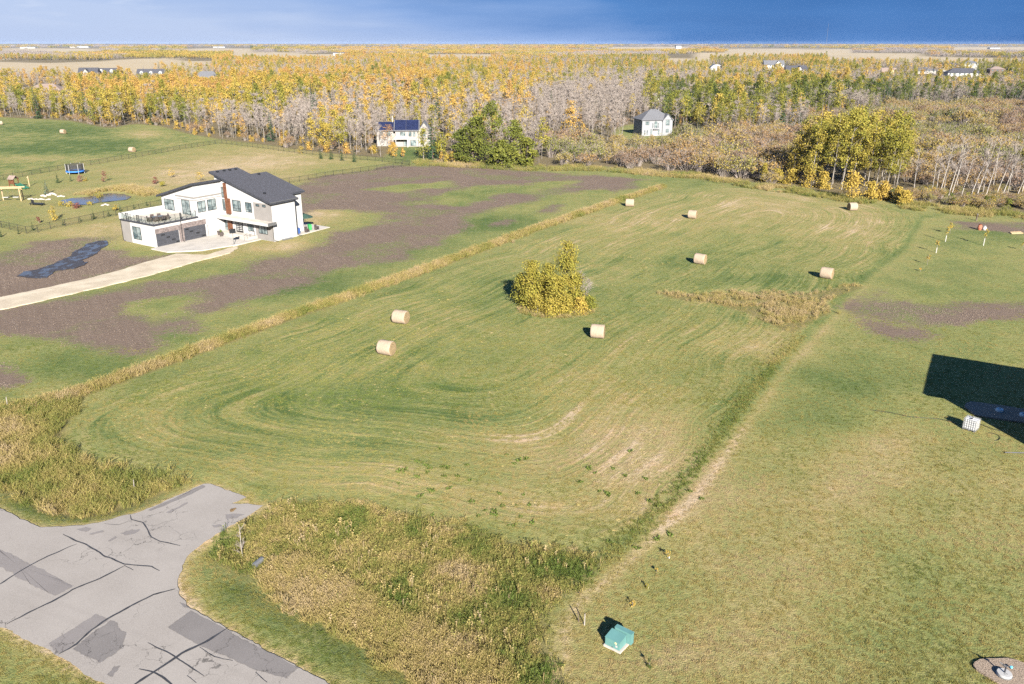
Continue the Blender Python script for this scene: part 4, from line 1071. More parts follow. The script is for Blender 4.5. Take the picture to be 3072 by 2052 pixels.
ti = dryness(x, y) + 0.8 * (fbm(x / 4, y / 4, 453, 3) - 0.5) + 0.06 * r_.normal(size=len(x)) + 0.06
spread('turf_grass', 'short mown grass and stubble', 'grass', TS, x, y, r_, 0.5, 1.05, ti - 0.06)
x, y, r_ = turf(42000, 75, 240, 454)
k = sdf(FIELD, x, y) > 0.5
x, y = x[k], y[k]
ti = dryness(x, y) + 0.8 * (fbm(x / 3, y / 3, 455, 3) - 0.5) + 0.06 * r_.normal(size=len(x))
spread('field_stubble', 'mown hay stubble', 'grass', TF, x, y, r_, 0.3, 0.6, ti - 0.12)
# reeds behind the pond
REEDS = flats([(215,585),(300,572),(340,565),(400,560),(470,575),(480,588),(420,592),(392,583),(372,577),(335,574),(300,577),(262,585)])
x, y, rng = fill(REEDS, 2200, 461)
spread('pond_reeds', 'tall straw-coloured reeds behind the pond', 'reeds', TT, x, y, rng, 0.9, 1.5, 0.72 + 0.3 * rng.normal(size=len(x)) * 0.4)
# ------------------------------------------------------------------ building materials
M_white = plain('white_stucco', (0.30, 0.30, 0.30), 0.9, 0.03, 0.7, 0.15)
M_beige = plain('beige_stucco', (0.150, 0.142, 0.137), 0.9, 0.05, 0.8, 0.15)
M_stone = plain('stone_veneer', (0.115, 0.095, 0.092), 0.9, 0.35, 2.5, 0.6)
M_fascia = plain('black_fascia', (0.028, 0.030, 0.038), 0.5, 0.2, 2)
M_shingle = plain('charcoal_shingles', (0.040, 0.041, 0.050), 0.95, 0.28, 4.0, 0.5)
M_shingle2 = plain('grey_shingles', (0.085, 0.088, 0.098), 0.95, 0.22, 3.0, 0.4)
M_black = plain('black_metal', (0.018, 0.019, 0.022), 0.45, 0.2, 4, 0, 0.3)
M_wood = plain('cedar_siding', (0.085, 0.033, 0.016), 0.6, 0.25, 2.2)
M_timber = plain('pale_timber', (0.30, 0.215, 0.125), 0.8, 0.15, 4)
M_concrete = plain('concrete', (0.30, 0.28, 0.255), 0.9, 0.10, 0.6, 0.2)
M_deck = plain('deck_membrane', (0.36, 0.32, 0.28), 0.85, 0.1, 0.8)
M_garage = plain('charcoal_garage_door', (0.036, 0.038, 0.046), 0.4, 0.12, 1.5, 0, 0, 0.5)
M_trim = plain('white_trim', (0.27, 0.27, 0.27), 0.6, 0.03)
M_steel = plain('galvanised_steel', (0.20, 0.205, 0.21), 0.4, 0.1, 6, 0, 0.7)
M_wicker = plain('dark_wicker', (0.045, 0.036, 0.034), 0.8, 0.2, 9)
M_rock = plain('pale_rock', (0.30, 0.275, 0.25), 0.95, 0.25, 1.3, 0.5)
M_bluepanel = plain('blue_roof_panel', (0.010, 0.014, 0.040), 0.5, 0.2, 1.0, 0, 0.0, 0.2)
t = NT('window_glass'); p = t.pos(True); n_ = t.noise(p, 0.9, 3)
t.surf(t.mix(t.rng(n_, 0.35, 0.65), (0.035, 0.055, 0.062), (0.16, 0.19, 0.195)), 0.06, 0, 0.7); M_glass = t.m
t = NT('clear_glass'); gl = t.n.new('ShaderNodeBsdfGlossy'); gl.inputs['Roughness'].default_value = 0.03; tr_ = t.n.new('ShaderNodeBsdfTransparent'); tr_.inputs[0].default_value = (0.93, 0.96, 0.96, 1)
mx = t.n.new('ShaderNodeMixShader'); mx.inputs[0].default_value = 0.10; t.l.new(tr_.outputs[0], mx.inputs[1]); t.l.new(gl.outputs[0], mx.inputs[2]); t.l.new(mx.outputs[0], t.out.inputs[0]); M_clear = t.m
t = NT('wire_mesh'); d_ = t.n.new('ShaderNodeBsdfDiffuse'); d_.inputs[0].default_value = (0.02, 0.02, 0.022, 1); tr_ = t.n.new('ShaderNodeBsdfTransparent'); mx = t.n.new('ShaderNodeMixShader'); mx.inputs[0].default_value = 0.15
t.l.new(tr_.outputs[0], mx.inputs[1]); t.l.new(d_.outputs[0], mx.inputs[2]); t.l.new(mx.outputs[0], t.out.inputs[0]); M_mesh = t.m

def win_x(par, x, y0, y1, z0, z1, mv=(0.5,), mh=(), name='window', frame=None, s=-1):
    """window on a wall x = const that faces -x (s=-1) or +x"""
    fr = MB(); w = 0.07
    xa, xb = sorted((x - s * 0.02, x + s * 0.07))
    ya, yb = min(y0, y1), max(y0, y1)
    fr.box(xa, xb, ya, yb, z0, z0 + w).box(xa, xb, ya, yb, z1 - w, z1).box(xa, xb, ya, ya + w, z0 + w, z1 - w).box(xa, xb, yb - w, yb, z0 + w, z1 - w)
    f = fr.build(name, frame or M_black, par)
    xa, xb = sorted((x - s * 0.02, x + s * 0.035))
    box('pane', M_glass, f, xa, xb, ya + w, yb - w, z0 + w, z1 - w)
    xa, xb = sorted((x + s * 0.036, x + s * 0.062))
    for k in mv: c = ya + (yb - ya) * k; box('mullion', frame or M_black, f, xa, xb, c - .03, c + .03, z0 + w, z1 - w)
    for k in mh: c = z0 + (z1 - z0) * k; box('mullion', frame or M_black, f, xa - 0.002, xb + 0.002, ya + w, yb - w, c - .03, c + .03)
    return f
def win_y(par, y, x0, x1, z0, z1, mv=(0.5,), mh=(), name='window', frame=None, s=-1):
    fr = MB(); w = 0.07
    ya, yb = sorted((y - s * 0.02, y + s * 0.07))
    fr.box(x0, x1, ya, yb, z0, z0 + w).box(x0, x1, ya, yb, z1 - w, z1).box(x0, x0 + w, ya, yb, z0 + w, z1 - w).box(x1 - w, x1, ya, yb, z0 + w, z1 - w)
    f = fr.build(name, frame or M_black, par)
    ya, yb = sorted((y - s * 0.02, y + s * 0.035))
    box('pane', M_glass, f, x0 + w, x1 - w, ya, yb, z0 + w, z1 - w)
    ya, yb = sorted((y + s * 0.036, y + s * 0.062))
    for k in mv: c = x0 + (x1 - x0) * k; box('mullion', frame or M_black, f, c - .03, c + .03, ya, yb, z0 + w, z1 - w)
    for k in mh: c = z0 + (z1 - z0) * k; box('mullion', frame or M_black, f, x0 + w, x1 - w, ya - 0.002, yb + 0.002, c - .03, c + .03)
    return f

# ------------------------------------------------------------------ the white modern house (local x along the garage front, y towards its back)
hx0, hy0 = flat(470.7, 743.5)
H = thing('modern_house', 'white modern two-storey house with sloped charcoal roofs and double garage doors', 'house', (hx0, hy0, 0.0), R(56.5))
def house():
    box('foundation', M_concrete, H, 14.86, 20.3, -13.44, -13.4, -0.3, 0.42)
    # garage wing
    m = MB().box(0, 14.8, 0, 9.7, -0.3, 4.1); m.build('garage_wall', M_white, H)
    box('side_panel', M_beige, H, -0.03, -0.001, 7.1, 9.7, -0.3, 4.05)
    st = MB()
    st.box(0.10, 5.55, -0.06, -0.001, 2.42, 3.28); st.box(5.55, 10.62, -0.06, -0.001, 2.47, 3.36); st.box(4.78, 5.30, -0.06, -0.001, 0, 2.42); st.box(5.30, 5.80, -0.06, -0.001, 0, 2.47)
    st.build('stone_surround', M_stone, H)
    for (a0, a1, z1) in ((0.16, 4.70, 2.40), (5.84, 10.40, 2.45)):
        g = MB()
        for k in range(4): g.box(a0, a1, -0.05, -0.001, 0.02 + k * (z1 / 4), 0.02 + (k + 1) * (z1 / 4) - 0.03)
        d = g.build('garage_door', M_garage, H)
        for (fx_, fz_) in ((0.22, 0.80), (0.44, 0.56), (0.66, 0.32), (0.84, 0.10)) if a0 < 1 else ((0.06, 0.82), (0.25, 0.62), (0.53, 0.40), (0.80, 0.12)):
            xx = a0 + (a1 - a0) * fx_; box('door_window', M_black, d, xx, xx + 0.72, -0.062, -0.051, z1 * fz_, z1 * fz_ + 0.26)
    box('garage_trim', M_trim, H, 4.70, 4.78, -0.07, -0.001, 0, 2.41)
    d = box('side_door', M_trim, H, 10.95, 11.75, -0.04, -0.001, 0.12, 2.25); box('door_frame', M_steel, d, 10.86, 10.94, -0.05, -0.001, 0.1, 2.3); box('door_step', M_concrete, d, 10.8, 11.9, -0.7, -0.05, 0, 0.11)
    win_x(H, 0, 4.1, 6.5, 0.84, 3.14, (0.5,), (0.25,))
    # deck on the garage
    box('deck_floor', M_deck, H, 0.02, 8.68, 0.02, 9.5, 4.101, 4.16)
    g = MB().box(-0.32, 8.9, -0.34, -0.05, 3.98, 4.17).box(-0.32, -0.05, -0.05, 9.72, 3.98, 4.17); g.build('gutter', M_fascia, H)
    box('parapet', M_white, H, -0.3, 8.7, 9.5, 9.72, 4.17, 5.2)
    r = MB()
    for a in list(np.arange(-0.15, 8.6, 1.12)) + [8.6]: r.box(a - .025, a + .025, -0.17, -0.12, 4.17, 5.3)
    for b in np.arange(0.9, 9.4, 1.1): r.box(-0.17, -0.12, b - .025, b + .025, 4.17, 5.3)
    for b in (4.2, 7.4): r.box(-0.19, -0.10, b - .35, b - .28, 4.17, 5.42).box(-0.19, -0.10, b + .28, b + .35, 4.17, 5.42).box(-0.19, -0.10, b - .28, b + .28, 5.36, 5.42)
    r.box(5.3, 5.37, -0.19, -0.10, 4.17, 5.42).box(5.55, 5.62, -0.19, -0.10, 4.17, 5.42)
    r.box(-0.15, 8.6, -0.165, -0.125, 5.26, 5.3).box(-0.165, -0.125, -0.12, 9.4, 5.26, 5.3)
    rl = r.build('deck_railing', M_black, H)
    MB().box(-0.15, 8.6, -0.148, -0.142, 4.25, 5.2).box(-0.148, -0.142, -0.1, 9.4, 4.25, 5.2).build('glass_panel', M_clear, rl)
    # upper storey over the garage: walls that follow the shed roof (high at the front)
    def zr(b): return 9.72 - 0.285 * b
    m = MB().prism([(0, 4.1), (9.7, 4.1), (9.7, zr(9.7)), (0, zr(0))], 0, 8.7, 14.79); m.build('upper_wall', M_white, H)
    m = MB()
    y0, y1 = -0.65, 10.3
    m.hexa([(8.0, y0, zr(y0) + .01), (14.75, y0, zr(y0) + .01), (14.75, y1, zr(y1) + .01), (8.0, y1, zr(y1) + .01)], [(8.0, y0, zr(y0) + .36), (14.75, y0, zr(y0) + .36), (14.75, y1, zr(y1) + .36), (8.0, y1, zr(y1) + .36)])
    rf = m.build('upper_roof', M_fascia, H)
    MB().hexa([(8.05, y0 + .05, zr(y0 + .05) + .361), (14.7, y0 + .05, zr(y0 + .05) + .361), (14.7, y1 - .05, zr(y1 - .05) + .361), (8.05, y1 - .05, zr(y1 - .05) + .361)],
              [(8.05, y0 + .05, zr(y0 + .05) + .39), (14.7, y0 + .05, zr(y0 + .05) + .39), (14.7, y1 - .05, zr(y1 - .05) + .39), (8.05, y1 - .05, zr(y1 - .05) + .39)]).build('shingles', M_shingle, rf)
    MB().box(8.58, 14.6, -0.12, -0.001, 7.42, 7.62).box(8.58, 8.699, -0.001, 5.3, 7.42, 7.62).box(8.62, 14.6, -0.08, -0.001, 7.0, 7.06).box(8.62, 8.699, -0.001, 5.3, 7.0, 7.06).build('wall_band', M_beige, H)
    win_x(H, 8.7, 6.05, 8.95, 4.55, 6.56, (0.33, 0.66), (0.62,))
    d = win_x(H, 8.7, 1.35, 3.7, 4.25, 6.9, (0.5,), (), 'patio_door')
    win_y(H, 0, 9.3, 11.0, 4.74, 6.75, (0.5,), (0.3,)); win_y(H, 0, 11.45, 13.3, 4.74, 6.77, (0.5,), (0.3,))
    # main block
    def zm(b): return 7.0 + 0.262 * (b + 13.5)
    m = MB().prism([(-13.5, -0.3), (1.6, -0.3), (1.6, zm(1.6)), (-13.5, zm(-13.5))], 0, 14.8, 20.3); m.build('main_wall', M_white, H)
    m = MB().prism([(-11.3, -0.3), (-1.0, -0.3), (-1.0, zm(-1.0) - .02), (-11.3, zm(-11.3) - .02)], 0, 20.3, 24.0); m.build('rear_wall', M_white, H)
    MB().box(14.76, 14.799, -13.5, -8.72, 0.0, 6.72).build('beige_panel', M_beige, H)
    def slab(a0, a1, b0, b1, top, th, name, mat, par, e=0.0):
        z = lambda b: zm(b) + e
        return MB().hexa([(a0, b0, z(b0) + top), (a1, b0, z(b0) + top), (a1, b1, z(b1) + top), (a0, b1, z(b1) + top)], [(a0, b0, z(b0) + top + th), (a1, b0, z(b0) + top + th), (a1, b1, z(b1) + top + th), (a0, b1, z(b1) + top + th)]).build(name, mat, par)
    rf = slab(14.1, 20.75, -14.15, 2.1, 0.01, 0.34, 'main_roof', M_fascia, H)
    slab(14.14, 20.72, -14.1, 2.06, 0.352, 0.035, 'shingles', M_shingle, rf)
    slab(20.752, 24.5, -11.9, -1.6, 0.005, 0.34, 'rear_eave', M_fascia, rf); slab(20.756, 24.46, -11.86, -1.64, 0.347, 0.035, 'shingles', M_shingle, rf)
    MB().hexa([(14.1, -14.22, zm(-14.2) + .30), (20.75, -14.22, zm(-14.2) + .30), (20.75, -14.151, zm(-14.2) + .30), (14.1, -14.151, zm(-14.2) + .30)], [(14.1, -14.22, zm(-14.2) + .40), (20.75, -14.22, zm(-14.2) + .40), (20.75, -14.151, zm(-14.2) + .40), (14.1, -14.151, zm(-14.2) + .40)]).build('gutter', M_steel, rf)
    for (a, b) in ((15.4, 1.2), (16.9, 1.2), (18.2, 1.2), (19.6, 1.2), (16.2, -10.4), (22, -2.4)):
        box('roof_vent', M_black, rf, a - .2, a + .2, b - .2, b + .2, zm(b) + .34, zm(b) + .62)
    # tall stair window, cedar fin
    win_x(H, 14.8, -1.05, -0.08, 6.75, 8.75, (0.5,), (0.45,)); win_x(H, 14.8, -1.05, -0.08, 4.3, 6.45, (0.55,), (0.22,)); win_x(H, 14.8, -1.05, -0.08, 0.45, 3.2, (0.55,), (0.3,))
    MB().box(14.45, 14.798, -1.62, -1.10, 6.72, 9.55).box(14.45, 14.798, -2.35, -1.2, 3.86, 6.719).build('cedar_fin', M_wood, H)
    MB().box(14.5, 14.798, -2.25, -1.15, 0.45, 3.1).build('cedar_post', M_wood, H)
    win_x(H, 14.8, -5.2, -2.9, 4.5, 6.6, (0.3,), (0.28,)); win_x(H, 14.8, -8.2, -6.5, 4.7, 6.5, (0.45,), (0.25,))
    win_x(H, 14.76, -10.35, -9.45, 6.06, 6.45, ()); win_x(H, 14.76, -12.05, -11.2, 6.08, 6.5, ())
    win_x(H, 14.8, -8.1, -6.55, 1.2, 3.05, (0.4,)); win_x(H, 14.76, -11.95, -9.6, 1.1, 3.0, (0.32, 0.62), (0.4,))
    # entrance
    d = box('front_door', M_black, H, 14.72, 14.798, -5.15, -3.2, 0.62, 3.06)
    for k in range(6):
        for (b0, b1) in ((-5.0, -4.28), (-4.08, -3.36)): box('door_light', M_trim, d, 14.705, 14.719, b0, b1, 0.92 + k * .34, 1.07 + k * .34)
    c = MB().box(13.0, 14.795, -14.3, 0.02 - 0.1, 3.12, 3.55); c.build('canopy', M_white, H)
    box('canopy_top', M_deck, H, 13.06, 14.74, -14.2, -0.12, 3.551, 3.60)
    MB().box(12.96, 14.8, -14.52, -14.301, 3.2, 3.72).build('canopy_scupper', M_steel, H)
    s_ = MB()
    for k in range(4): s_.box(12.2 + 0.32 * k, 14.79 if k == 3 else 12.2 + 0.32 * (k + 1), -9.0, -0.1, 0.0, 0.15 * (k + 1))
    s_.build('entry_steps', M_concrete, H)
    for b in (-8.7,):
        r = MB()
        r.tube([(12.0, b, 0.05), (12.0, b, 1.0), (13.3, b, 1.55), (13.3, b, 0.6)], .03, 5).tube([(13.3, b, 1.55), (14.4, b, 1.55), (14.4, b, 0.6)], .03, 5).tube([(12.65, b, 0.3), (12.65, b, 1.25)], .02, 4); r.build('stair_railing', M_black, H)
    for (a, b, z1) in ((-0.1, 9.75, 4.0), (5.32, -0.12, 4.0), (14.65, -13.58, 3.3), (20.35, -13.58, 6.9)):
        q = MB().tube([(a, b, z1), (a, b, 0.3), (a + (0.5 if a > 10 else 0), b - 0.6, 0.08)], .055, 5); q.build('downpipe', M_black, H)
    MB().box(16.4, 18.7, -14.2, -13.52, -0.3, 0.12).build('window_well', M_steel, H)
house()
def HL(a, b, z=0.0):
    th = R(56.5); return (hx0 + a * math.cos(th) - b * math.sin(th), hy0 + a * math.sin(th) + b * math.cos(th), z)
APRON = [HL(*q)[:2] for q in ((0.05, -0.02), (10.8, -0.02), (12.1, -0.1), (12.1, -9.2), (14.6, -9.2), (14.6, -10.2), (9.5, -10.2), (3.0, -8.6), (-1.2, -4.6), (-1.3, -0.2))]
tag(sheet('concrete_apron', APRON, 0.13, M_concrete, thick=0.4), kind='structure')
PATIO = [HL(*q)[:2] for q in ((20.4, -13.4), (24.05, -13.4), (29, -13.2), (29, -2), (24.05, -2), (24.05, -11.4), (20.4, -11.4))]
tag(sheet('patio_slab', PATIO, 0.12, M_concrete, thick=0.4), kind='structure')

# furniture on the deck
t_ = thing('dining_table', 'dark wicker dining table on the roof deck of the white house', 'table', HL(2.6, 2.4, 4.165), R(40))
box('table_top', M_wicker, t_, -1.1, 1.1, -.55, .55, .70, .75); part('table_base', M_wicker, t_, lambda m: m.box(-.9, .9, -.4, .4, 0, .699)); box('glass_top', M_glass, t_, -1.0, 1.0, -.45, .45, .751, .765)
def chair(loc, rz, label):
    c = thing('wicker_chair', label, 'chair', loc, rz, 'dark wicker chairs round the deck table')
    box('seat', M_wicker, c, -.3, .3, -.3, .3, .3, .45); box('backrest', M_wicker, c, -.3, .3, .24, .34, .45, 1.0)
    box('armrest', M_wicker, c, -.36, -.30, -.3, .3, .12, .68); box('armrest', M_wicker, c, .30, .36, -.3, .3, .12, .68)
    for (x, y) in ((-.26, -.26), (.26, -.26), (-.26, .26), (.26, .26)): box('leg', M_wicker, c, x - .03, x + .03, y - .03, y + .03, 0, .299)
for k, (dx, dy, rz, lab) in enumerate([(-.6, .95, 0, 'far side of the deck table, towards the glass door'), (.6, .95, 0, 'far side of the deck table, towards the house wall'), (-.6, -.95, 180, 'near side of the deck table, towards the deck corner'), (.6, -.95, 180, 'near side of the deck table, towards the garage front'), (-1.55, 0, 90, 'left end of the deck table'), (1.55, 0, -90, 'right end of the deck table')]):
    a = R(40); p0 = HL(2.6, 2.4, 4.165); chair((p0[0] + dx * math.cos(a) - dy * math.sin(a), p0[1] + dx * math.sin(a) + dy * math.cos(a), p0[2]), a + R(rz), 'dark wicker armchair at the ' + lab)
def planter(loc, label, plant_=True):
    c = thing('planter', label, 'planter', loc, 0.4, 'grey planters by the entrance')
    part('pot', M_wicker, c, lambda m: m.hexa([(-.25, -.25, 0), (.25, -.25, 0), (.25, .25, 0), (-.25, .25, 0)], [(-.36, -.36, .75), (.36, -.36, .75), (.36, .36, .75), (-.36, .36, .75)]))
    if plant_:
        q = link(bpy.data.objects.new('foliage', tuft(501, .7, .25, 24, .06, .6).mesh('planter_foliage', [M_grass])), c); q.location = (0, 0, .74); q['otint'] = 0.05
planter(HL(12.5, -1.0, .13), 'empty tapered grey planter next to the white side door', False)
planter(HL(12.0, -2.2, .13), 'grey planter with plant at the foot of the cedar post')
# thin post with a dark square board beside the apron
b_ = thing('board_post', 'thin post with dark square board at the edge of the concrete drive', 'post', (*P(702, 738)[:2], 0.0), R(35))
part('pole', M_steel, b_, lambda m: m.tube([(0, 0, -.1), (0, 0, 2.7)], .05, 6)); box('board', M_black, b_, -.55, .55, -.16, -.06, 2.25, 3.05); part('base', M_rock, b_, lambda m: m.box(-.3, .5, -.3, .3, -.1, .18))
# bins and furniture behind the house
M_green = plain('green_plastic', (0.03, 0.22, 0.06), 0.5, 0.1)
M_bluebin = plain('blue_plastic', (0.02, 0.05, 0.16), 0.5, 0.1)
for nm, mt, a, b, lab in (('wheeled_bin', M_bluebin, 21.4, -12.6, 'dark blue wheeled bin against the rear corner of the white house'), ('wheeled_bin', M_green, 24.9, -12.0, 'bright green wheeled bin behind the white house')):
    c = thing(nm, lab, 'bin', HL(a, b, .12), 0.6)
    part('body', mt, c, lambda m: m.hexa([(-.25, -.28, .08), (.25, -.28, .08), (.25, .28, .08), (-.25, .28, .08)], [(-.3, -.36, 1.0), (.3, -.36, 1.0), (.3, .36, 1.0), (-.3, .36, 1.0)])); part('lid', mt, c, lambda m: m.hexa([(-.32, -.4, 1.0), (.32, -.4, 1.0), (.32, .38, 1.0), (-.32, .38, 1.0)], [(-.3, -.36, 1.05), (.3, -.36, 1.05), (.3, .34, 1.12), (-.3, .34, 1.12)]))
    for s_ in (-1, 1): part('wheel', M_black, c, lambda m: m.tube([(s_ * .2, .3, .1), (s_ * .28, .3, .1)], .1, 8))
for a, b, lab in ((23.2, -13.0, 'dark wicker patio chair next to the rear corner of the white house'), (25.8, -12.9, 'dark wicker patio chair farther out on the rear patio')):
    chair(HL(a, b, .12), 1.1, lab)
u_ = thing('patio_umbrella', 'dark green patio umbrella behind the white house', 'umbrella', HL(23.6, -14.3 + 2.3, .12)); u_.location = HL(26.2, -9.5, .12)
part('pole', M_black, u_, lambda m: m.tube([(0, 0, 0), (0, 0, 2.6)], .03, 6)); part('canopy', plain('umbrella_cloth', (0.02, 0.045, 0.035), 0.8, 0.1), u_, lambda m: m.lathe([(1.6, 2.0), (1.55, 2.06), (.05, 2.7), (.01, 2.72)], n=8)); part('base', M_black, u_, lambda m: m.lathe([(.3, 0), (.3, .08), (.05, .12)], n=10))
# ------------------------------------------------------------------ other houses
M_cream = plain('cream_siding', (0.20, 0.19, 0.18), 0.85, 0.05, 0.6)
M_bluewall = plain('pale_blue_stucco', (0.165, 0.172, 0.185), 0.85, 0.04, 0.6)
M_brownwall = plain('brown_siding', (0.09, 0.062, 0.047), 0.85, 0.1, 0.6)
M_brownroof = plain('brown_shingles', (0.15, 0.115, 0.10), 0.95, 0.2, 2)
M_curtain = plain('window_blind', (0.5, 0.5, 0.5), 0.8)
def gable(m, x0, x1, y0, y1, z0, z1, along='x', over=0.5, th=0.22):
    """gable roof slabs over a rectangle: eave z0, ridge z1"""
    if along == 'x':
        c = (y0 + y1) / 2; k = (z1 - z0) / ((y1 - y0) / 2)
        for s in (-1, 1):
            ye = (y0 - over) if s < 0 else (y1 + over); ze = z0 - over * k
            lo = [(x0 - over, ye, ze), (x1 + over, ye, ze), (x1 + over, c, z1), (x0 - over, c, z1)]
            if s > 0: lo = lo[::-1]
            m.hexa(lo, [(a, b, z + th) for a, b, z in lo])
    else:
        c = (x0 + x1) / 2; k = (z1 - z0) / ((x1 - x0) / 2)
        for s in (-1, 1):
            xe = (x0 - over) if s < 0 else (x1 + over); ze = z0 - over * k
            lo = [(c, y0 - over, z1), (c, y1 + over, z1), (xe, y1 + over, ze), (xe, y0 - over, ze)]
            if s > 0: lo = lo[::-1]
            m.hexa(lo, [(a, b, z + th) for a, b, z in lo])
    return m
def hip(m, x0, x1, y0, y1, z0, z1, over=0.5):
    x0, x1, y0, y1 = x0 - over, x1 + over, y0 - over, y1 + over; w = (y1 - y0) / 2; c = (y0 + y1) / 2
    if x1 - x0 > y1 - y0: r = [(x0 + w, c, z1), (x1 - w, c, z1)]
    else: w = (x1 - x0) / 2; cx_ = (x0 + x1) / 2; r = [(cx_, y0 + w, z1), (cx_, y1 - w, z1)]
    v = [(x0, y0, z0), (x1, y0, z0), (x1, y1, z0), (x0, y1, z0), *r, (x0, y0, z0 - .2), (x1, y0, z0 - .2), (x1, y1, z0 - .2), (x0, y1, z0 - .2)]
    f = [(0, 1, 5, 4), (1, 2, 5), (2, 3, 4, 5), (3, 0, 4)] if x1 - x0 > y1 - y0 else [(0, 1, 4), (1, 2, 5, 4), (2, 3, 5), (3, 0, 4, 5)]
    return m.add(v, f + [(0, 6, 7, 1), (1, 7, 8, 2), (2, 8, 9, 3), (3, 9, 6, 0), (9, 8, 7, 6)])
def gwall(m, x0, x1, y0, y1, z1, zr, along='x', z0=-0.5):
    if along == 'x': return m.prism([(y0, z0), (y1, z0), (y1, z1), ((y0 + y1) / 2, zr), (y0, z1)], 0, x0, x1)
    return m.prism([(x0, z0), (x1, z0), (x1, z1), ((x0 + x1) / 2, zr), (x0, z1)], 1, y0, y1)
# house with blue panels on its roof
q = P(1131, 440); S = thing('panel_roof_house', 'cream two-storey house with dark blue panels on its roof among trees', 'house', q, R(4))
part('wall', M_cream, S, lambda m: (gwall(m, 6.5, 14.5, 0, 9, 5.5, 8.3), gwall(m, 0, 6.49, 1.5, 9, 5.3, 7.6)))
part('gable_wall', M_cream, S, lambda m: gwall(m, 14.51, 18.6, -0.8, 8, 5.4, 8.0, 'y'))
rf = part('roof', M_shingle2, S, lambda m: (gable(m, 6.5, 14.4, 0, 9, 5.55, 8.4), gable(m, 0, 5.9, 1.5, 9, 5.35, 7.7)))
part('gable_roof', M_shingle2, S, lambda m: gable(m, 14.6, 18.5, -0.8, 8, 5.45, 8.1, 'y', 0.4))
for (a0, a1, y0, y1, z0, z1) in ((6.3, 10.2, -.35, 4.3, 5.33, 8.28), (10.26, 14.6, -.35, 4.3, 5.33, 8.28), (.1, 6.0, 1.2, 5.1, 5.19, 7.58)):
    MB().hexa([(a0, y0, z0 + .26), (a1, y0, z0 + .26), (a1, y1, z1 + .26), (a0, y1, z1 + .26)], [(a0, y0, z0 + .33), (a1, y0, z0 + .33), (a1, y1, z1 + .33), (a0, y1, z1 + .33)]).build('roof_panel', M_bluepanel, rf)
part('chimney_pipe', M_trim, rf, lambda m: m.tube([(5.4, 5, 7.2), (5.4, 5, 10.0)], .13, 6))
part('balcony', M_trim, S, lambda m: m.box(6.5, 11.0, -2.2, -.02, 2.6, 2.85).box(6.6, 6.8, -2.1, -1.9, -.3, 2.6).box(10.6, 10.9, -2.1, -1.8, -.3, 2.6).box(6.5, 11.0, -2.2, -2.14, 2.85, 3.75))
for (x0, x1, z0, z1) in ((11.1, 12.1, 3.4, 4.9), (12.6, 13.4, 3.4, 4.9), (8.2, 9.9, 2.9, 4.9), (11.6, 13.6, .2, 2.1), (9.2, 10.3, .2, 2.2)): win_y(S, 0, x0, x1, z0, z1)
for (x0, x1, z0, z1) in ((3.4, 4.6, 3.6, 4.9), (1.0, 2.2, 3.6, 4.9), (4.6, 5.2, .6, 2.0), (5.6, 6.1, .6, 2.0)): win_y(S, 1.5, x0, x1, z0, z1)
for (x0, x1, z0, z1) in ((16.0, 17.0, 3.4, 5.0), (15.4, 16.4, .8, 2.2)): win_y(S, -.8, x0, x1, z0, z1)
q = P(1208, 366); t_ = None
# grey roofed stucco house
q = P(1925, 408); S = thing('stucco_house', 'pale two-storey stucco house with grey hip roof behind willow bushes', 'house', q, R(12))
part('wall', M_bluewall, S, lambda m: (m.box(0, 12.2, 0, 9.5, -.6, 6.0), gwall(m, 8.2, 12.19, -.5, 3, 5.8, 7.9, 'y')))
rf = part('roof', M_shingle2, S, lambda m: hip(m, 0, 12.2, 0, 9.5, 6.02, 9.6)); part('gable_roof', M_shingle2, S, lambda m: gable(m, 8.3, 12.1, -.5, 5.4, 5.85, 8.0, 'y', .35))
part('vent_pipe', M_trim, rf, lambda m: m.tube([(8.6, 5.5, 8.5), (8.6, 5.5, 9.9)], .1, 6))
for (x0, x1, z0, z1, mv) in ((1.3, 2.8, 4.1, 5.4, (.33, .66)), (4.15, 4.5, 2.9, 4.7, ()), (6.4, 6.75, 3.0, 4.7, ()), (1.0, 1.35, .4, 2.1, ()), (2.0, 2.35, .4, 2.1, ()), (3.5, 4.15, .5, 2.4, ()), (6.5, 7.1, .5, 2.4, ())): win_y(S, 0, x0, x1, z0, z1, mv)
win_y(S, -.5, 9.4, 10.9, 3.9, 6.0, (.33, .66)); win_y(S, -.5, 9.6, 10.8, 1.2, 2.5, (.5,), (.5,))
aw = MB(); aw.prism([(4.95, 2.9), (6.15, 2.9), (6.15, 4.9)] + [(5.55 + .6 * math.cos(a), 4.9 + .6 * math.sin(a)) for a in np.linspace(.2, 2.94, 8)] + [(4.95, 4.9)], 1, -.05, -.001)
f = aw.build('arched_window', M_black, S); ap = MB(); ap.prism([(5.02, 2.97), (6.08, 2.97), (6.08, 4.9)] + [(5.55 + .53 * math.cos(a), 4.9 + .53 * math.sin(a)) for a in np.linspace(.2, 2.94, 8)] + [(5.02, 4.9)], 1, -.07, -.051); ap.build('pane', M_glass, f)
d = box('front_door', M_trim, S, 4.6, 6.3, -.06, -.001, 0, 2.2); box('door_canopy', M_shingle2, S, 4.5, 6.4, -.9, -.002, 2.3, 2.55); win_x(S, 0, 1.0, 1.9, .2, 2.2, ())
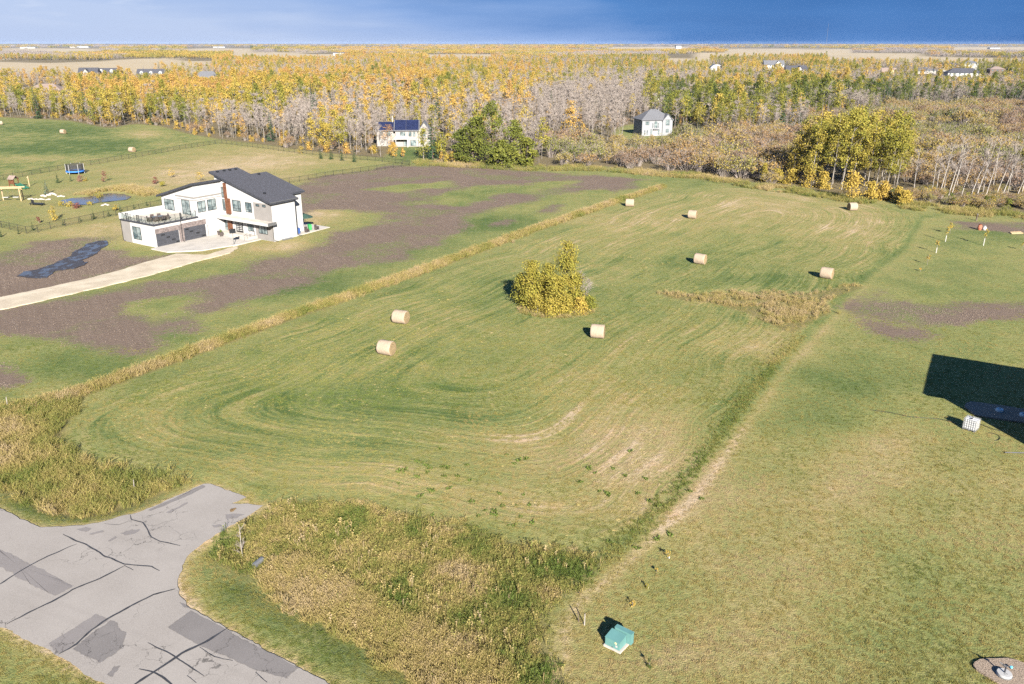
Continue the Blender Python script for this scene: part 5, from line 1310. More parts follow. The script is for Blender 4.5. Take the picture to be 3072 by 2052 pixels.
# generic country house for the far rows
def country(px_, py_, w, dpt, wall, zr, rz, wm, rm, label, style='gable', wing=None, dormers=0, zoff=0.0):
    q = P(px_, py_); S = thing('country_house', label, 'house', (q[0], q[1], q[2] + zoff), R(rz))
    part('wall', wm, S, lambda m: (gwall(m, 0, w, 0, dpt, wall, zr, 'x') if style == 'gable' else m.box(0, w, 0, dpt, -.6, wall)))
    rf = part('roof', rm, S, lambda m: (gable(m, 0, w, 0, dpt, wall + .05, zr + .1, 'x', .7) if style == 'gable' else hip(m, 0, w, 0, dpt, wall + .02, zr, .8)))
    if wing:
        x0, x1, y0, wz, wr = wing
        part('gable_wall', wm, S, lambda m: gwall(m, x0, x1, y0, dpt * .5, wz, wr, 'y')); part('gable_roof', rm, S, lambda m: gable(m, x0 + .05, x1 - .05, y0, dpt * .5, wz + .05, wr + .1, 'y', .6))
        win_y(S, y0, (x0 + x1) / 2 - .9, (x0 + x1) / 2 + .9, wz - 1.6, wz - .2)
    for k in range(dormers):
        xc = w * (k + .5) / dormers; zc = wall + (zr - wall) * .35; yc = dpt * .5 * .35
        dm = part('dormer', M_trim, S, lambda m: gwall(m, xc - 1.4, xc + 1.4, yc - .9, yc + 2.5, zc + 1.3, zc + 2.4, 'y', zc - .6))
        win_y(dm, yc - .9, xc - .8, xc + .8, zc - .1, zc + 1.2)
    n = max(2, int(w / 4.5))
    for k in range(n):
        xc = w * (k + .5) / n
        if wing and wing[0] - .9 < xc < wing[1] + .9: continue
        win_y(S, 0, xc - .8, xc + .8, wall - 2.0, wall - .6)
        if wall > 4.5: win_y(S, 0, xc - .8, xc + .8, .8, 2.2)
    return S
country(85, 291, 21, 12, 4.2, 8.2, 6, M_brownwall, M_brownroof, 'brown house with low brown hip roof in the golden woods', 'hip')
country(238, 240, 17, 12, 6.0, 11.0, 8, M_cream, M_shingle, 'large dark-roofed house with white front gable in the woods', 'gable', (5, 9.5, -1.5, 7.5, 10.2))
country(290, 238, 20, 11, 5.5, 10.2, 3, M_cream, M_shingle, 'long dark-roofed house with two white dormers in the woods', 'gable', None, 2)
country(412, 245, 26, 11, 5.0, 10.8, 2, M_cream, M_shingle, 'dark-roofed house with three white dormers in the woods', 'gable', None, 3)
country(578, 256, 23, 13, 5.5, 11.2, 4, M_cream, M_shingle2, 'grey hip-roofed house with white gables in the golden woods', 'hip', (16, 21, -2.0, 5.4, 8.4))
country(2292, 209, 26, 14, 6.5, 11.5, -6, M_trim, M_shingle2, 'white house with pale grey roofs beyond the golden trees', 'gable', (14, 22, -3, 7.5, 11.0))
country(2358, 227, 22, 12, 5.5, 10.2, -4, M_trim, M_shingle, 'dark-roofed house with large white front gable beyond the bare trees', 'gable', (10, 17, -3.5, 5.0, 9.6))
country(2752, 222, 20, 12, 4.4, 7.4, -8, M_cream, M_shingle2, 'low grey hip-roofed bungalow left of the big white house', 'hip')
country(2812, 214, 28, 14, 7.0, 10.4, -8, M_trim, M_shingle, 'big dark-roofed house with white trim behind the front white house', 'hip', (6, 12, -2, 6.5, 9.4))
country(2888, 216, 17, 12, 10.5, 13.0, -8, M_white, M_shingle2, 'tall blank white three-storey house with grey roof', 'hip')
country(2842, 234, 32, 13, 5.2, 9.6, -8, M_white, M_shingle, 'white single-storey house with wide dark hip roof among bare trees', 'hip')
country(2968, 226, 15, 11, 6.4, 9.4, -10, M_brownwall, M_brownroof, 'reddish brown two-storey house at the right end of the far row', 'hip')
country(2646, 226, 15, 10, 4.0, 7.6, -6, M_timber, M_brownroof, 'tan gabled house half hidden by bare trees', 'gable', (8, 13, -1, 3.8, 7.0))
for (px_, py_, w, dpt, h, lab) in ((2955, 238, 6, 3, 3.4, 'small white shed in front of the brown house'), (1000, 166, 40, 18, 8, 'long white farm shed beside the far stubble field'), (2028, 147, 30, 26, 22, 'white grain building on the horizon'), (210, 143, 130, 40, 11, 'long pale warehouse near the horizon, farther left'), (60, 145, 90, 40, 9, 'low pale warehouse near the horizon at the left edge'),
                                (640, 143, 80, 30, 9, 'pale shed near the horizon behind the stubble strip'), (2970, 147, 60, 30, 9, 'white farm shed near the horizon above the far row of houses'), (2720, 143, 50, 25, 14, 'pale farm building beside dark spruces near the horizon')):
    q = P(px_, py_); S = thing('shed', lab, 'shed', q, R(3)); part('wall', M_trim, S, lambda m: m.box(0, w, 0, dpt, -.5, h * .75)); part('roof', M_steel, S, lambda m: gable(m, 0, w, 0, dpt, h * .75 + .05, h, 'x', .4)); box('door', M_steel, S, w * .3, w * .5, -.08, -.001, 0, h * .5)
q = P(2128, 214); S = thing('arched_shed', 'pale arched-roof shed in the bare woods', 'shed', q, R(-5))
part('shell', M_steel, S, lambda m: m.prism([(9 + 9 * math.cos(a), 8.5 * math.sin(a)) for a in np.linspace(0, math.pi, 13)], 1, 0, 16)); box('door', M_trim, S, 6, 12, -.1, -.001, 0, 5)
# power line and mast on the horizon
M_pylon = plain('pylon_steel', (0.10, 0.115, 0.14), 0.6, 0.05, 1, 0, 0.2)
PY = [1092, 1402, 1494, 1547, 1602, 1752, 1862, 1922, 2142, 2246, 2322, 2384, 2445, 2512, 2590]
tops = []
pylon0 = None
for k, x in enumerate(PY):
    q = (lambda a: (a[0], a[1], 0.0))(flat(x, 136.1 + 0.5 * ((k * 7) % 3)))
    S = thing('power_pylon', 'lattice power pylon on the horizon', 'pylon', q, 0.2, 'row of power pylons on the horizon'); S.scale = (1.35, 1.35, 1.35)
    if pylon0 is None:
        m = MB()
        for sx_ in (-1, 1):
            for sy_ in (-1, 1): m.tube([(sx_ * 4, sy_ * 4, 0), (sx_ * 1, sy_ * 1, 30), (0, 0, 40)], [.55, .45, .3], 4)
        for z in (8, 16, 24): w_ = 4 - 3 * z / 30; m.tube([(-w_, -w_, z), (w_, -w_, z + 7 - 0), (w_, w_, z)], .3, 4).tube([(w_, -w_, z), (-w_, -w_, z + 7)], .3, 4)
        pylon0 = m.build('tower', M_pylon, S).data
        arm0 = MB().tube([(-9, 0, 30), (0, 0, 31.5), (9, 0, 30)], .35, 4).tube([(-7, 0, 36), (0, 0, 37.5), (7, 0, 36)], .35, 4).build('cross_arm', M_pylon, S).data
    else:
        link(bpy.data.objects.new('tower', pylon0), S); link(bpy.data.objects.new('cross_arm', arm0), S)
q = flat(2478, 136.5); q = (q[0], q[1], 0.0); S = thing('radio_mast', 'tall thin guyed radio mast on the horizon', 'mast', q)
hm = 265.0
part('mast_column', M_pylon, S, lambda m: m.tube([(0, 0, 0), (0, 0, hm)], [1.5, 1.1], 4))
for a in (0.3, 2.4, 4.5):
    part('guy_wire', M_pylon, S, lambda m: m.tube([(0, 0, hm * .8), (120 * math.cos(a), 120 * math.sin(a), 0)], .3, 3))

# ------------------------------------------------------------------ the house out of view on the right whose shadow falls on the lawn
c0 = np.array(flat(2815, 1187)); L0 = 6.9 / math.tan(SUN_EL)
ex = np.array([c0[0] - L0 * math.cos(SHADOW_DIR), c0[1] - L0 * math.sin(SHADOW_DIR)])
da = np.array(flat(2812, 1057)) - np.array(flat(2765, 1176)); da /= np.linalg.norm(da)      # along the gable end
db = np.array(flat(3072, 1098)) - np.array(flat(2812, 1057)); db /= np.linalg.norm(db)
rot_ = math.atan2(db[1], db[0])
S = thing('neighbour_house', 'house at the right edge of the lawn that throws the big dark shadow', 'house', (ex[0], ex[1], 0), rot_)
part('wall', M_cream, S, lambda m: m.box(0, 22, 0.0, 12, -.5, 6.9)); rf = part('roof', M_shingle, S, lambda m: m.box(-1.0, 23, -0.6, 12.6, 6.91, 7.25))
for k in range(4): win_y(S, 0, 2 + 5 * k, 4 + 5 * k, 4.2, 5.8); win_x(S, 0, 2.0, 4.0, 4.2, 5.8)
# ------------------------------------------------------------------ hay bales
t = NT('hay'); p = t.pos(True); X, Y, Z = t.sep(p)
ring = t.noise(t.xyz(t.math('MULTIPLY', X, 9.0), t.math('MULTIPLY', Y, 0.8), t.math('MULTIPLY', Z, 0.8)), 1.6, 4); fib = t.noise(p, 14, 4, 0.7)
hc = t.mix(t.rng(ring, 0.3, 0.7), (0.225, 0.185, 0.142), (0.285, 0.240, 0.190)); hc = t.mix(t.rng(fib, 0.35, 0.65, 0, 0.6), hc, (0.17, 0.13, 0.09)); hc = t.mix(t.rng(t.noise(p, 1.2, 2), 0.45, 0.7, 0, 0.5), hc, (0.30, 0.215, 0.165))
t.surf(hc, 0.95, 0, 0.05, t.bump(fib, 0.9, 0.05)); M_hay = t.m
t = NT('hay_end'); p = t.pos(True); fib = t.noise(p, 9, 4, 0.7); t.surf(t.mix(t.rng(fib, 0.3, 0.7), (0.13, 0.095, 0.055), (0.28, 0.21, 0.12)), 0.95, 0, 0.05, t.bump(fib, 0.9, 0.06)); M_hayend = t.m
def bale_mesh(seed):
    rng = np.random.default_rng(seed); n, r0, L = 28, 0.86, 0.86; V, F = [], []
    xs_ = [-L, -L + .03, -L + .14, -.4, 0, .4, L - .14, L - .03, L]; rs_ = [.93, .975, 1.0, 1.01, 1.0, 1.01, 1.0, .975, .93]
    for i, (x, k) in enumerate(zip(xs_, rs_)):
        for j in range(n):
            a = 2 * math.pi * j / n; r = r0 * k * (1 + 0.018 * rng.normal()); z = r * math.sin(a); z = max(z, -r0 * 0.93)
            V.append((x, r * math.cos(a) * 1.02, z + r0 * 0.92))
    for i in range(len(xs_) - 1):
        for j in range(n): F.append((i*n+j, i*n+(j+1) % n, (i+1)*n+(j+1) % n, (i+1)*n+j))
    return np_mesh('roll', V, [F], [M_hay], smooth=True)
def end_mesh(s):
    m = []; n = 28; V = [(s * .83, 0, .79)]; F = []
    for k, r in enumerate((.3, .55, .80)):
        for j in range(n): a = 2 * math.pi * j / n; V.append((s * (.865 - .012 * k), r * math.cos(a) * 1.02, max(r * math.sin(a), -.78) + .79))
    F3 = [(0, 1 + j, 1 + (j + 1) % n) for j in range(n)]; F4 = [(1+k*n+j, 1+(k+1)*n+j, 1+(k+1)*n+(j+1) % n, 1+k*n+(j+1) % n) for k in range(2) for j in range(n)]
    if s < 0: F3 = [f[::-1] for f in F3]; F4 = [f[::-1] for f in F4]
    return np_mesh('bale_end', V, [F4, F3], [M_hayend])
ENDS = [end_mesh(1), end_mesh(-1)]
BALES = [(1160,1062,-22,'nearest round hay bale, in the lower pair left of the tree clump'), (1203,968,-20,'round hay bale in the pair left of the tree clump, the farther one'), (1793,1012,-14,'round hay bale in front of the lone tree clump'), (2100,791,-32,'round hay bale right of the tree clump, in the middle field'), (2479,834,-34,'round hay bale beside the dry hollow at the lawn edge'),
         (2077,655,-25,'round hay bale high in the field, right of the far left one'), (1889,619,-10,'farthest round hay bale near the top left corner of the field'), (2556,631,8,'round hay bale below the yellow bushes of the aspen grove, long shadow'), (397,456,-20,'round hay bale behind the chain-link fence on the far green field'), (190,401,-15,'pale round hay bale by the golden grass patch on the far green field'), (2,374,30,'round hay bale cut by the left picture edge near the woods')]
for k, (x, y, rz, lab) in enumerate(BALES):
    b = thing('hay_bale', lab, 'hay bale', P(x, y), R(rz), 'round hay bales on the mown fields'); b.scale = (1 + .05 * math.sin(k * 2.3), 1 + .05 * math.sin(k * 1.7), 1 + .04 * math.sin(k * 3.1))
    link(bpy.data.objects.new('roll', bale_mesh(600 + k)), b)
    for e_ in ENDS: link(bpy.data.objects.new('bale_end', e_), b)

# ------------------------------------------------------------------ single trees and groups
def solo(pm, mats, name, label, cat, x, y, t_, rz=0.0, sc=1.0, group=None, cn='crown', z=0.0):
    r = thing(name, label, cat, (x, y, float(hgt(x, y)) + z), rz, group); r.scale = (sc,) * 3
    link(bpy.data.objects.new('stems' if cat in ('shrub', 'bush') else 'trunk', pm.mesh('trunk', mats, 0)), r)
    c_ = link(bpy.data.objects.new(cn, pm.mesh(cn, mats, 1)), r); c_['otint'] = float(t_) if mats[1].name != 'red_leaves' else (0.85 if 'pink' in label else 0.6 if 'orange' in label else 0.25); return r
LM = [M_aspen_bark, M_leaf]
# lone clump in the hay field
G = 'trees of the lone clump in the hay field'
for (x, y, h, w, base, n, t_, seed, lean, lab) in [
    (1692, 922, 8.9, 1.5, .34, 3000, .47, 701, (.015, 0), 'tallest aspen of the lone clump, pale trunk showing below its crown'),
    (1597, 925, 6.4, 1.7, .04, 4200, .49, 702, (-.02, 0), 'left aspen of the lone clump in the hay field'),
    (1645, 915, 5.6, 1.9, .04, 4200, .49, 703, (0, 0), 'middle back aspen of the lone clump'),
    (1724, 925, 4.6, 1.6, .03, 3200, .48, 704, (.03, 0), 'right aspen of the lone clump, next to bare twigs'),
    (1568, 912, 4.2, 1.3, .05, 1800, .52, 705, (-.03, 0), 'outer left aspen of the lone clump with the shadow beside it'),
    (1665, 938, 4.8, 2.0, .02, 3400, .46, 706, (0, 0), 'low aspen at the centre front of the lone clump')]:
    q = P(x, y); solo(aspen(seed, h=h, base=base, width=w, nleaf=int(n * 1.25), leaf=.21, clumps=46, trunk_r=.09, shape='oval' if base > .3 else 'cone', lean=lean), LM, 'aspen_tree', lab, 'tree', q[0], q[1], t_, 0, 1, G)
for k, (x, y, h, w, t_, lab) in enumerate([(1612, 940, 2.4, 1.3, .44, 'left yellow-green bush at the foot of the lone clump'), (1655, 946, 2.2, 1.3, .42, 'middle yellow-green bush at the foot of the lone clump'), (1700, 942, 2.6, 1.3, .43, 'yellow-green bush below the tallest aspen of the lone clump'), (1738, 938, 2.0, 1.1, .36, 'orange-tinted bush at the right foot of the lone clump'), (1768, 928, 1.7, 1.0, .62, 'small olive bush at the right end of the lone clump')]):
    q = P(x, y); solo(aspen(720 + k, h=h, base=.02, width=w, nleaf=1300, leaf=.22, clumps=26, trunk_r=.03, shape='cone'), LM, 'aspen_bush', lab, 'bush', q[0], q[1], t_, 0, 1, 'bushes at the foot of the lone clump', 'leaves')
for k, (x, y, h) in enumerate([(1745, 925, 5.0), (1760, 920, 4.0)]):
    q = P(x, y); solo(bare(735 + k, h, 1.2, 260, (.06, 0), .05, .03, .2), [M_grey_bark, M_twig], 'bare_tree', ('taller' if k == 0 else 'shorter') + ' bare twiggy sapling at the right of the lone clump', 'tree', q[0], q[1], 0, 0, 1, None, 'twigs')
rng = np.random.default_rng(741); a = rng.uniform(0, 6.28, 700); rr = 5.0 * np.sqrt(rng.uniform(.2, 1.0, 700)); q = P(1668, 930)
spread('clump_weeds', 'pinkish dead weeds round the lone tree clump', 'weeds', TT, q[0] + rr * np.cos(a) * 1.05, q[1] + rr * np.sin(a) * .75, rng, .3, .75, .62 + .2 * rng.normal(size=700))
# tall aspen grove on the right
rng = np.random.default_rng(751); cnt = 0; gp = []
GA = [aspen(760 + k, h=h, base=b, width=w, nleaf=1500, leaf=.40, clumps=30, trunk_r=.15, lean=l, sigf=.2) for k, (h, b, w, l) in enumerate([(18.5, .30, 3.0, (.05, 0)), (17, .36, 2.8, (.09, .01)), (19, .34, 2.9, (.02, .0)), (16, .24, 3.0, (-.02, 0))])]
GK = {0: ('grove_aspen', 'tree', GA, LM, 'crown', 0)}
while cnt < 46:
    x = rng.uniform(2345, 2695); y = rng.uniform(508, 578)
    if sdf(GROVE, np.array([flat(x, y)[0]]), np.array([flat(x, y)[1]]))[0] < 0.3: continue
    X, Y = flat(x, y)
    if any((X - a) ** 2 + (Y - b) ** 2 < 2.0 ** 2 for a, b in gp): continue
    gp.append((X, Y)); side_ = 'left third' if x < 2460 else 'middle' if x < 2580 else 'right third, trunks leaning right'
    edge_ = 'front' if y > 550 else 'back' if y < 528 else 'inner'
    plant(0, cnt % 4, X, Y, rng.uniform(.84, 1.03) * (0.86 if x < 2400 or x > 2660 else 1.0), rng.uniform(-.4, .4), rng.uniform(.36, .58), 'tall yellow-green aspen, %s row of the grove, %s' % (edge_, side_), 'tall aspens of the grove above the field', GK); cnt += 1
for k, (x, y, h, w, t_, lab) in enumerate([(2330, 548, 3.4, 2.0, .40, 'yellow bush at the left end of the grove'), (2375, 552, 3.6, 2.0, .36, 'yellow bush below the left aspens of the grove'), (2425, 560, 4.2, 1.9, .34, 'yellow bush below the grove, third from its left end'), (2468, 566, 4.0, 1.9, .34, 'golden bush just left of the tall yellow bush'), (2552, 600, 6.4, 2.5, .29, 'tall bright yellow bush in front of the grove'),
                                        (2610, 598, 4.0, 1.8, .34, 'yellow bush right of the tall yellow bush'), (2648, 600, 4.2, 1.8, .27, 'golden bush below the right aspens of the grove'), (2690, 606, 3.4, 1.2, .30, 'slim golden bush right of the grove'), (2712, 614, 3.0, 1.6, .33, 'last golden bush towards the birches'), (2290, 545, 4.6, 1.0, .44, 'slim yellow-green sapling left of the grove')]):
    q = P(x, y); solo(aspen(780 + k, h=h, base=.02, width=w, nleaf=1500, leaf=.34, clumps=34, trunk_r=.05, shape='cone'), LM, 'yellow_bush', lab, 'bush', q[0], q[1], t_, 0, 1, 'yellow bushes along the foot of the grove', 'leaves')
# white birches without leaves at the right
BI = [bare(800 + k, h, 2.3, 330, l, .11, .05, .38, 9) for k, (h, l) in enumerate([(13, (.03, 0)), (12, (.10, 0)), (14, (.16, .0)), (11, (-.03, 0))])]
BK = {0: ('birch_tree', 'tree', BI, [M_birch, M_twig], 'twigs', 0)}
for k, (x, y, j) in enumerate([(2792, 588, 0), (2808, 580, 3), (2818, 588, 1), (2829, 580, 0), (2846, 586, 1), (2853, 590, 1), (2884, 588, 1), (2912, 590, 2), (2928, 596, 2), (2948, 584, 3), (2953, 604, 1), (2985, 596, 2), (3003, 598, 2), (3020, 590, 0), (3044, 606, 2), (3062, 590, 1), (2740, 580, 3), (2866, 575, 0), (2975, 575, 0), (3030, 572, 3)]):
    X, Y = flat(x, y); plant(0, j, X, Y, 0.92 + .16 * ((k * 37) % 10) / 10, .3 * ((k * 13) % 7 - 3) / 3, 0, 'leafless white-trunked birch, %s from the grove in the row' % ['first', 'second', 'third', 'fourth', 'fifth', 'sixth', 'seventh', 'eighth', 'ninth', 'tenth', 'eleventh', 'twelfth', 'thirteenth', 'fourteenth', 'fifteenth', 'sixteenth', 'seventeenth', 'eighteenth', 'nineteenth', 'twentieth'][sorted(range(20), key=lambda i: [2792, 2808, 2818, 2829, 2846, 2853, 2884, 2912, 2928, 2948, 2953, 2985, 3003, 3020, 3044, 3062, 2740, 2866, 2975, 3030][i]).index(k)], 'white birches in front of the willow flat', BK)
# dark green poplars beside the panel-roof house
for k, (x, y, h, w, t_, lab) in enumerate([(1478, 492, 17.5, 5.2, .72, 'tallest dark green poplar beside the bare lot'), (1420, 492, 13, 4.2, .71, 'dark green poplar left of the tallest one'), (1545, 496, 12.5, 4.0, .68, 'dark green poplar right of the tallest one'), (1385, 488, 9.5, 3.4, .76, 'low dark green tree at the left of the poplars'), (1580, 500, 8.0, 3.0, .64, 'low olive green tree at the right of the poplars'), (1505, 503, 7.5, 3.6, .67, 'rounded green tree in front of the tallest poplar')]):
    q = P(x, y); solo(aspen(830 + k, h=h, base=.06, width=w, nleaf=3000, leaf=.5, clumps=60, trunk_r=.22, sigf=.15), [M_dark_bark, M_leaf], 'poplar_tree', lab, 'tree', q[0], q[1], t_, k, 1, 'dark green poplars beside the bare lot')
# front yard of the panel-roof house: young trees
for k, (x, y, h, w, t_, n, lab) in enumerate([(1182, 473, 4.6, 1.1, .17, 900, 'small golden orange tree on the lawn of the panel-roof house'), (1209, 472, 3.0, .6, .16, 400, 'slim golden sapling on the lawn of the panel-roof house'), (1166, 444, 7.5, 2.2, .02, 500, 'sparse purplish red tree before the panel-roof house')]):
    q = P(x, y); solo(aspen(850 + k, h=h, base=.15, width=w, nleaf=n, leaf=.3, clumps=22, trunk_r=.07), LM, 'garden_tree', lab, 'tree', q[0], q[1], t_)
for k, (x, y, sc, rz) in enumerate([(1270, 474, .9, 0), (1284, 470, 1.0, 2), (1300, 476, .95, 1), (1318, 472, .9, 3)]):
    X, Y = flat(x, y); plant(2, k, X, Y, sc, rz, 0, 'leafless tree, %s of those before the panel-roof house gable' % ['first', 'second', 'third', 'fourth'][k], 'leafless trees before the panel-roof house gable')
# spruces that stand out
SP = {0: ('spruce_tree', 'tree', SPRUCES, [M_dark_bark, M_needle], 'crown', 0)}
for k, (x, y, hpx, t_, lab) in enumerate([(1072, 378, 95, .45, 'tall blue-green spruce left of the panel-roof house, left of two'), (1090, 378, 70, .5, 'tall blue-green spruce left of the panel-roof house, right of two'), (1165, 372, 82, .2, 'dark green spruce behind the panel-roof house'), (1252, 368, 60, .2, 'dark spruce behind the roof of the panel-roof house'),
        (141, 583, 40, .95, 'blue spruce at the left end of the pond'), (174, 549, 32, .3, 'ragged young spruce before the trampoline'), (213, 544, 20, .3, 'small young spruce beside the pink shrub'), (99, 691, 24, .25, 'little spruce on the near fence, second from the left corner'), (56, 702, 20, .25, 'little spruce at the left corner of the near fence'), (3, 711, 28, .25, 'little spruce at the left picture edge'),
        (191, 676, 19, .25, 'little spruce on the near fence below the yellow sapling'), (241, 664, 19, .25, 'little spruce on the near fence, third from the white house'), (282, 657, 27, .25, 'taller little spruce on the near fence'), (327, 649, 20, .25, 'little spruce on the near fence, right of the taller one'), (362, 634, 22, .3, 'little spruce behind the deck corner of the white house'), (402, 626, 18, .3, 'little spruce behind the deck, middle'), (441, 617, 16, .3, 'little spruce behind the deck, nearest the upper wall'),
        (1026, 482, 36, .35, 'young spruce row by the yard fence, second from the right'), (1063, 486, 36, .35, 'young spruce row by the yard fence, rightmost'), (994, 478, 34, .35, 'young spruce row by the yard fence, third from the right'), (962, 476, 38, .35, 'young spruce row by the yard fence, leftmost'), (655, 205, 22, .3, 'lone dark spruce in the golden woods near the far field'), (990, 205, 20, .35, 'lone blue-green spruce before the far stubble field')]):
    q = P(x, y); d_ = math.hypot(q[1], CAM_H); hh = hpx * d_ / FPX * 1.03; j = k % 3
    r = plant(0, j, q[0], q[1], hh / [12, 10, 14][j], k * 1.3, t_, lab, None, SP)
    if hh < 5: r.scale = (r.scale[0] * 1.25, r.scale[1] * 1.25, r.scale[2])
# garden shrubs and saplings of the white house
M_redleaf = leaf_mat('red_leaves', lambda t, ti: t.ramp(ti, [(0.0, (0.12, 0.045, 0.042)), (1.0, (0.25, 0.14, 0.11)), (0.5, (0.19, 0.085, 0.065))]), 0.3, 0.4)
for k, (x, y, hpx, wf, t_, n, lab) in enumerate([(241, 544, 16, .75, .045, 260, 'round pinkish shrub below the trampoline'), (313, 546, 30, .3, .02, 260, 'slender orange-red sapling right of the trampoline'), (466, 552, 20, .35, .0, 240, 'dark red sapling left of the white house roof'), (489, 559, 14, .6, .5, 240, 'olive shrub left of the white house roof'), (297, 596, 20, .55, .45, 320, 'golden shrub standing in the pond'), (232, 624, 14, .9, .02, 260, 'low red shrub on the near pond bank'), (210, 619, 15, .6, .40, 260, 'tan grass shrub on the near pond bank'),
        (161, 662, 42, .28, .36, 360, 'slender yellow sapling before the near fence'), (117, 669, 17, .3, .02, 120, 'small red sapling at the near fence'), (346, 632, 16, .4, .36, 200, 'small golden shrub behind the deck corner'), (514, 533, 27, .35, .3, 160, 'thin pale-trunked sapling above the upper roof'), (600, 545, 26, .45, .3, 200, 'sparse yellow sapling left of the main roof'), (270, 615, 10, .8, .42, 160, 'low yellow shrub on the near pond bank, right end'), (256, 543, 9, .8, .38, 120, 'low golden shrub beside the pinkish one'),
        (185, 617, 11, 1.1, .42, 200, 'yellow-green ground shrub at the left pond bank'), (902, 462, 22, .45, .34, 260, 'golden sapling at the yard fence')]):
    q = P(x, y); d_ = math.hypot(q[1], CAM_H); hh = hpx * d_ / FPX * 1.03
    solo(aspen(870 + k, h=hh, base=.12 if wf < .5 else .02, width=hh * wf, nleaf=int(n * 1.3), leaf=.2, clumps=14, trunk_r=.04), ([M_aspen_bark, M_redleaf] if t_ < .05 else LM), 'garden_shrub', lab, 'shrub', q[0], q[1], t_, 0, 1, None, 'leaves')
# saplings on the right-hand lawn
M_guard = plain('white_tree_guard', (0.36, 0.36, 0.35), 0.7, 0.04)
for k, (x, y, hpx, t_, n, guard, lab) in enumerate([(2836, 725, 42, .34, 60, True, 'thin sapling with long white tube guard on the far lawn'), (2849, 702, 34, .36, 130, False, 'yellow-leaved sapling nearest the garden bed'), (2808, 759, 38, .30, 70, True, 'sapling with yellow tuft and short white guard'), (2781, 794, 29, .22, 60, False, 'thin yellow-orange sapling near the lawn edge'), (2761, 814, 10, .2, 40, False, 'tiny yellow-orange sapling near the lawn edge'), (2950, 737, 50, .40, 110, True, 'sapling with white-wrapped trunk, right of the others'), (3066, 752, 24, .4, 50, False, 'sapling at the right picture edge')]):
    q = P(x, y); d_ = math.hypot(q[1], CAM_H); hh = hpx * d_ / FPX * 1.04
    r = solo(aspen(900 + k, h=hh, base=.5, width=hh * .12 + .1, nleaf=n, leaf=.2, clumps=9, trunk_r=.035), LM, 'sapling', lab, 'tree', q[0], q[1], t_, 0, 1, 'young trees on the far lawn')
    if guard: part('tube_guard', M_guard, r, lambda m: m.tube([(0, 0, 0), (.02, 0, hh * .42)], .055, 7))
for k, (x, y, h, t_, lab) in enumerate([(2003, 1674, .62, .3, 'yellowish seedling with white tag, farthest from the green box'), (1970, 1718, .4, .3, 'yellowish seedling, second from the far end of the row'), (1939, 1764, .42, .5, 'seedling with white tag, third from the far end of the row'), (1897, 1820, .5, .28, 'yellowish seedling nearest the green box'), (1947, 2002, .6, .82, 'dark bushy seedling in front of the green box')]):
    q = P(x, y); r = solo(aspen(920 + k, h=h, base=.05, width=h * .34, nleaf=90, leaf=.085, clumps=10, trunk_r=.012), LM, 'seedling', lab, 'seedling', q[0], q[1], t_, 0, 1, 'seedlings planted along the lawn edge', 'leaves')
    if k in (0, 2): box('tag', M_guard, r, .06, .13, -.08, -.07, .02, .16)
# ------------------------------------------------------------------ chain-link fences
def resample(pts, step):
    p_ = np.array(pts); s = np.concatenate([[0], np.cumsum(np.linalg.norm(np.diff(p_, axis=0), axis=1))]); n = max(1, round(s[-1] / step)); q = np.linspace(0, s[-1], n + 1)
    return [(float(np.interp(v, s, p_[:, 0])), float(np.interp(v, s, p_[:, 1]))) for v in q]
def fence(label, px_pts, h=1.35, step=3.0, mesh=True, mat=None, name='chain_link_fence', rails=(1.0,)):
    mat = mat or M_black; pts = resample(flats(px_pts), step); o0 = pts[0]
    F = thing(name, label, 'fence', (o0[0], o0[1], 0))
    L = [(x - o0[0], y - o0[1], float(hgt(x, y))) for x, y in pts]
    pm_ = MB().tube([(0, 0, -.15), (0, 0, h + .06)], .045, 6); post = None
    for q in L:
        if post is None: post = pm_.build('post', mat, F); post.location = q
        else: d = bpy.data.objects.new('post', post.data); link(d, F).location = q
    for k in rails: MB().tube([(x, y, z + h * k) for x, y, z in L], .028 if mesh else .012, 4).build('top_rail' if mesh else 'wire', mat, F)
    if mesh:
        m = MB()
        n = len(L); m.add([(x, y, z + .05) for x, y, z in L] + [(x, y, z + h - .03) for x, y, z in L], [(i, i + 1, n + i + 1, n + i) for i in range(n - 1)]); m.build('wire_mesh', M_mesh, F)
    return F
fence('black chain-link fence with little spruces left of the white house', [(-60,668),(5,684),(42,692),(90,703),(127,694),(166,684),(200,679),(234,672),(271,664),(302,657),(380,640),(486,618)])
fence('chain-link fence between the far green field and the yard', [(-80,556),(30,537),(104,524),(196,508),(259,497),(320,488),(433,468),(553,447),(645,432)])
fence('chain-link fence running along the foot of the golden woods', [(647,431),(658,430),(785,445),(894,460),(1068,478),(1136,484),(1229,496)])
fence('chain-link fence between the mown yard and the bare lot', [(1229,497),(1166,505),(1117,512),(1063,520),(1005,527),(905,544),(838,553)])
fence('thin wire fence along the willow bushes', [(1235,497),(1400,505),(1640,514),(1800,514),(2000,530),(2230,562)], 1.2, 6.0, False, M_dark_bark, 'wire_fence', (1.0, .7, .4))

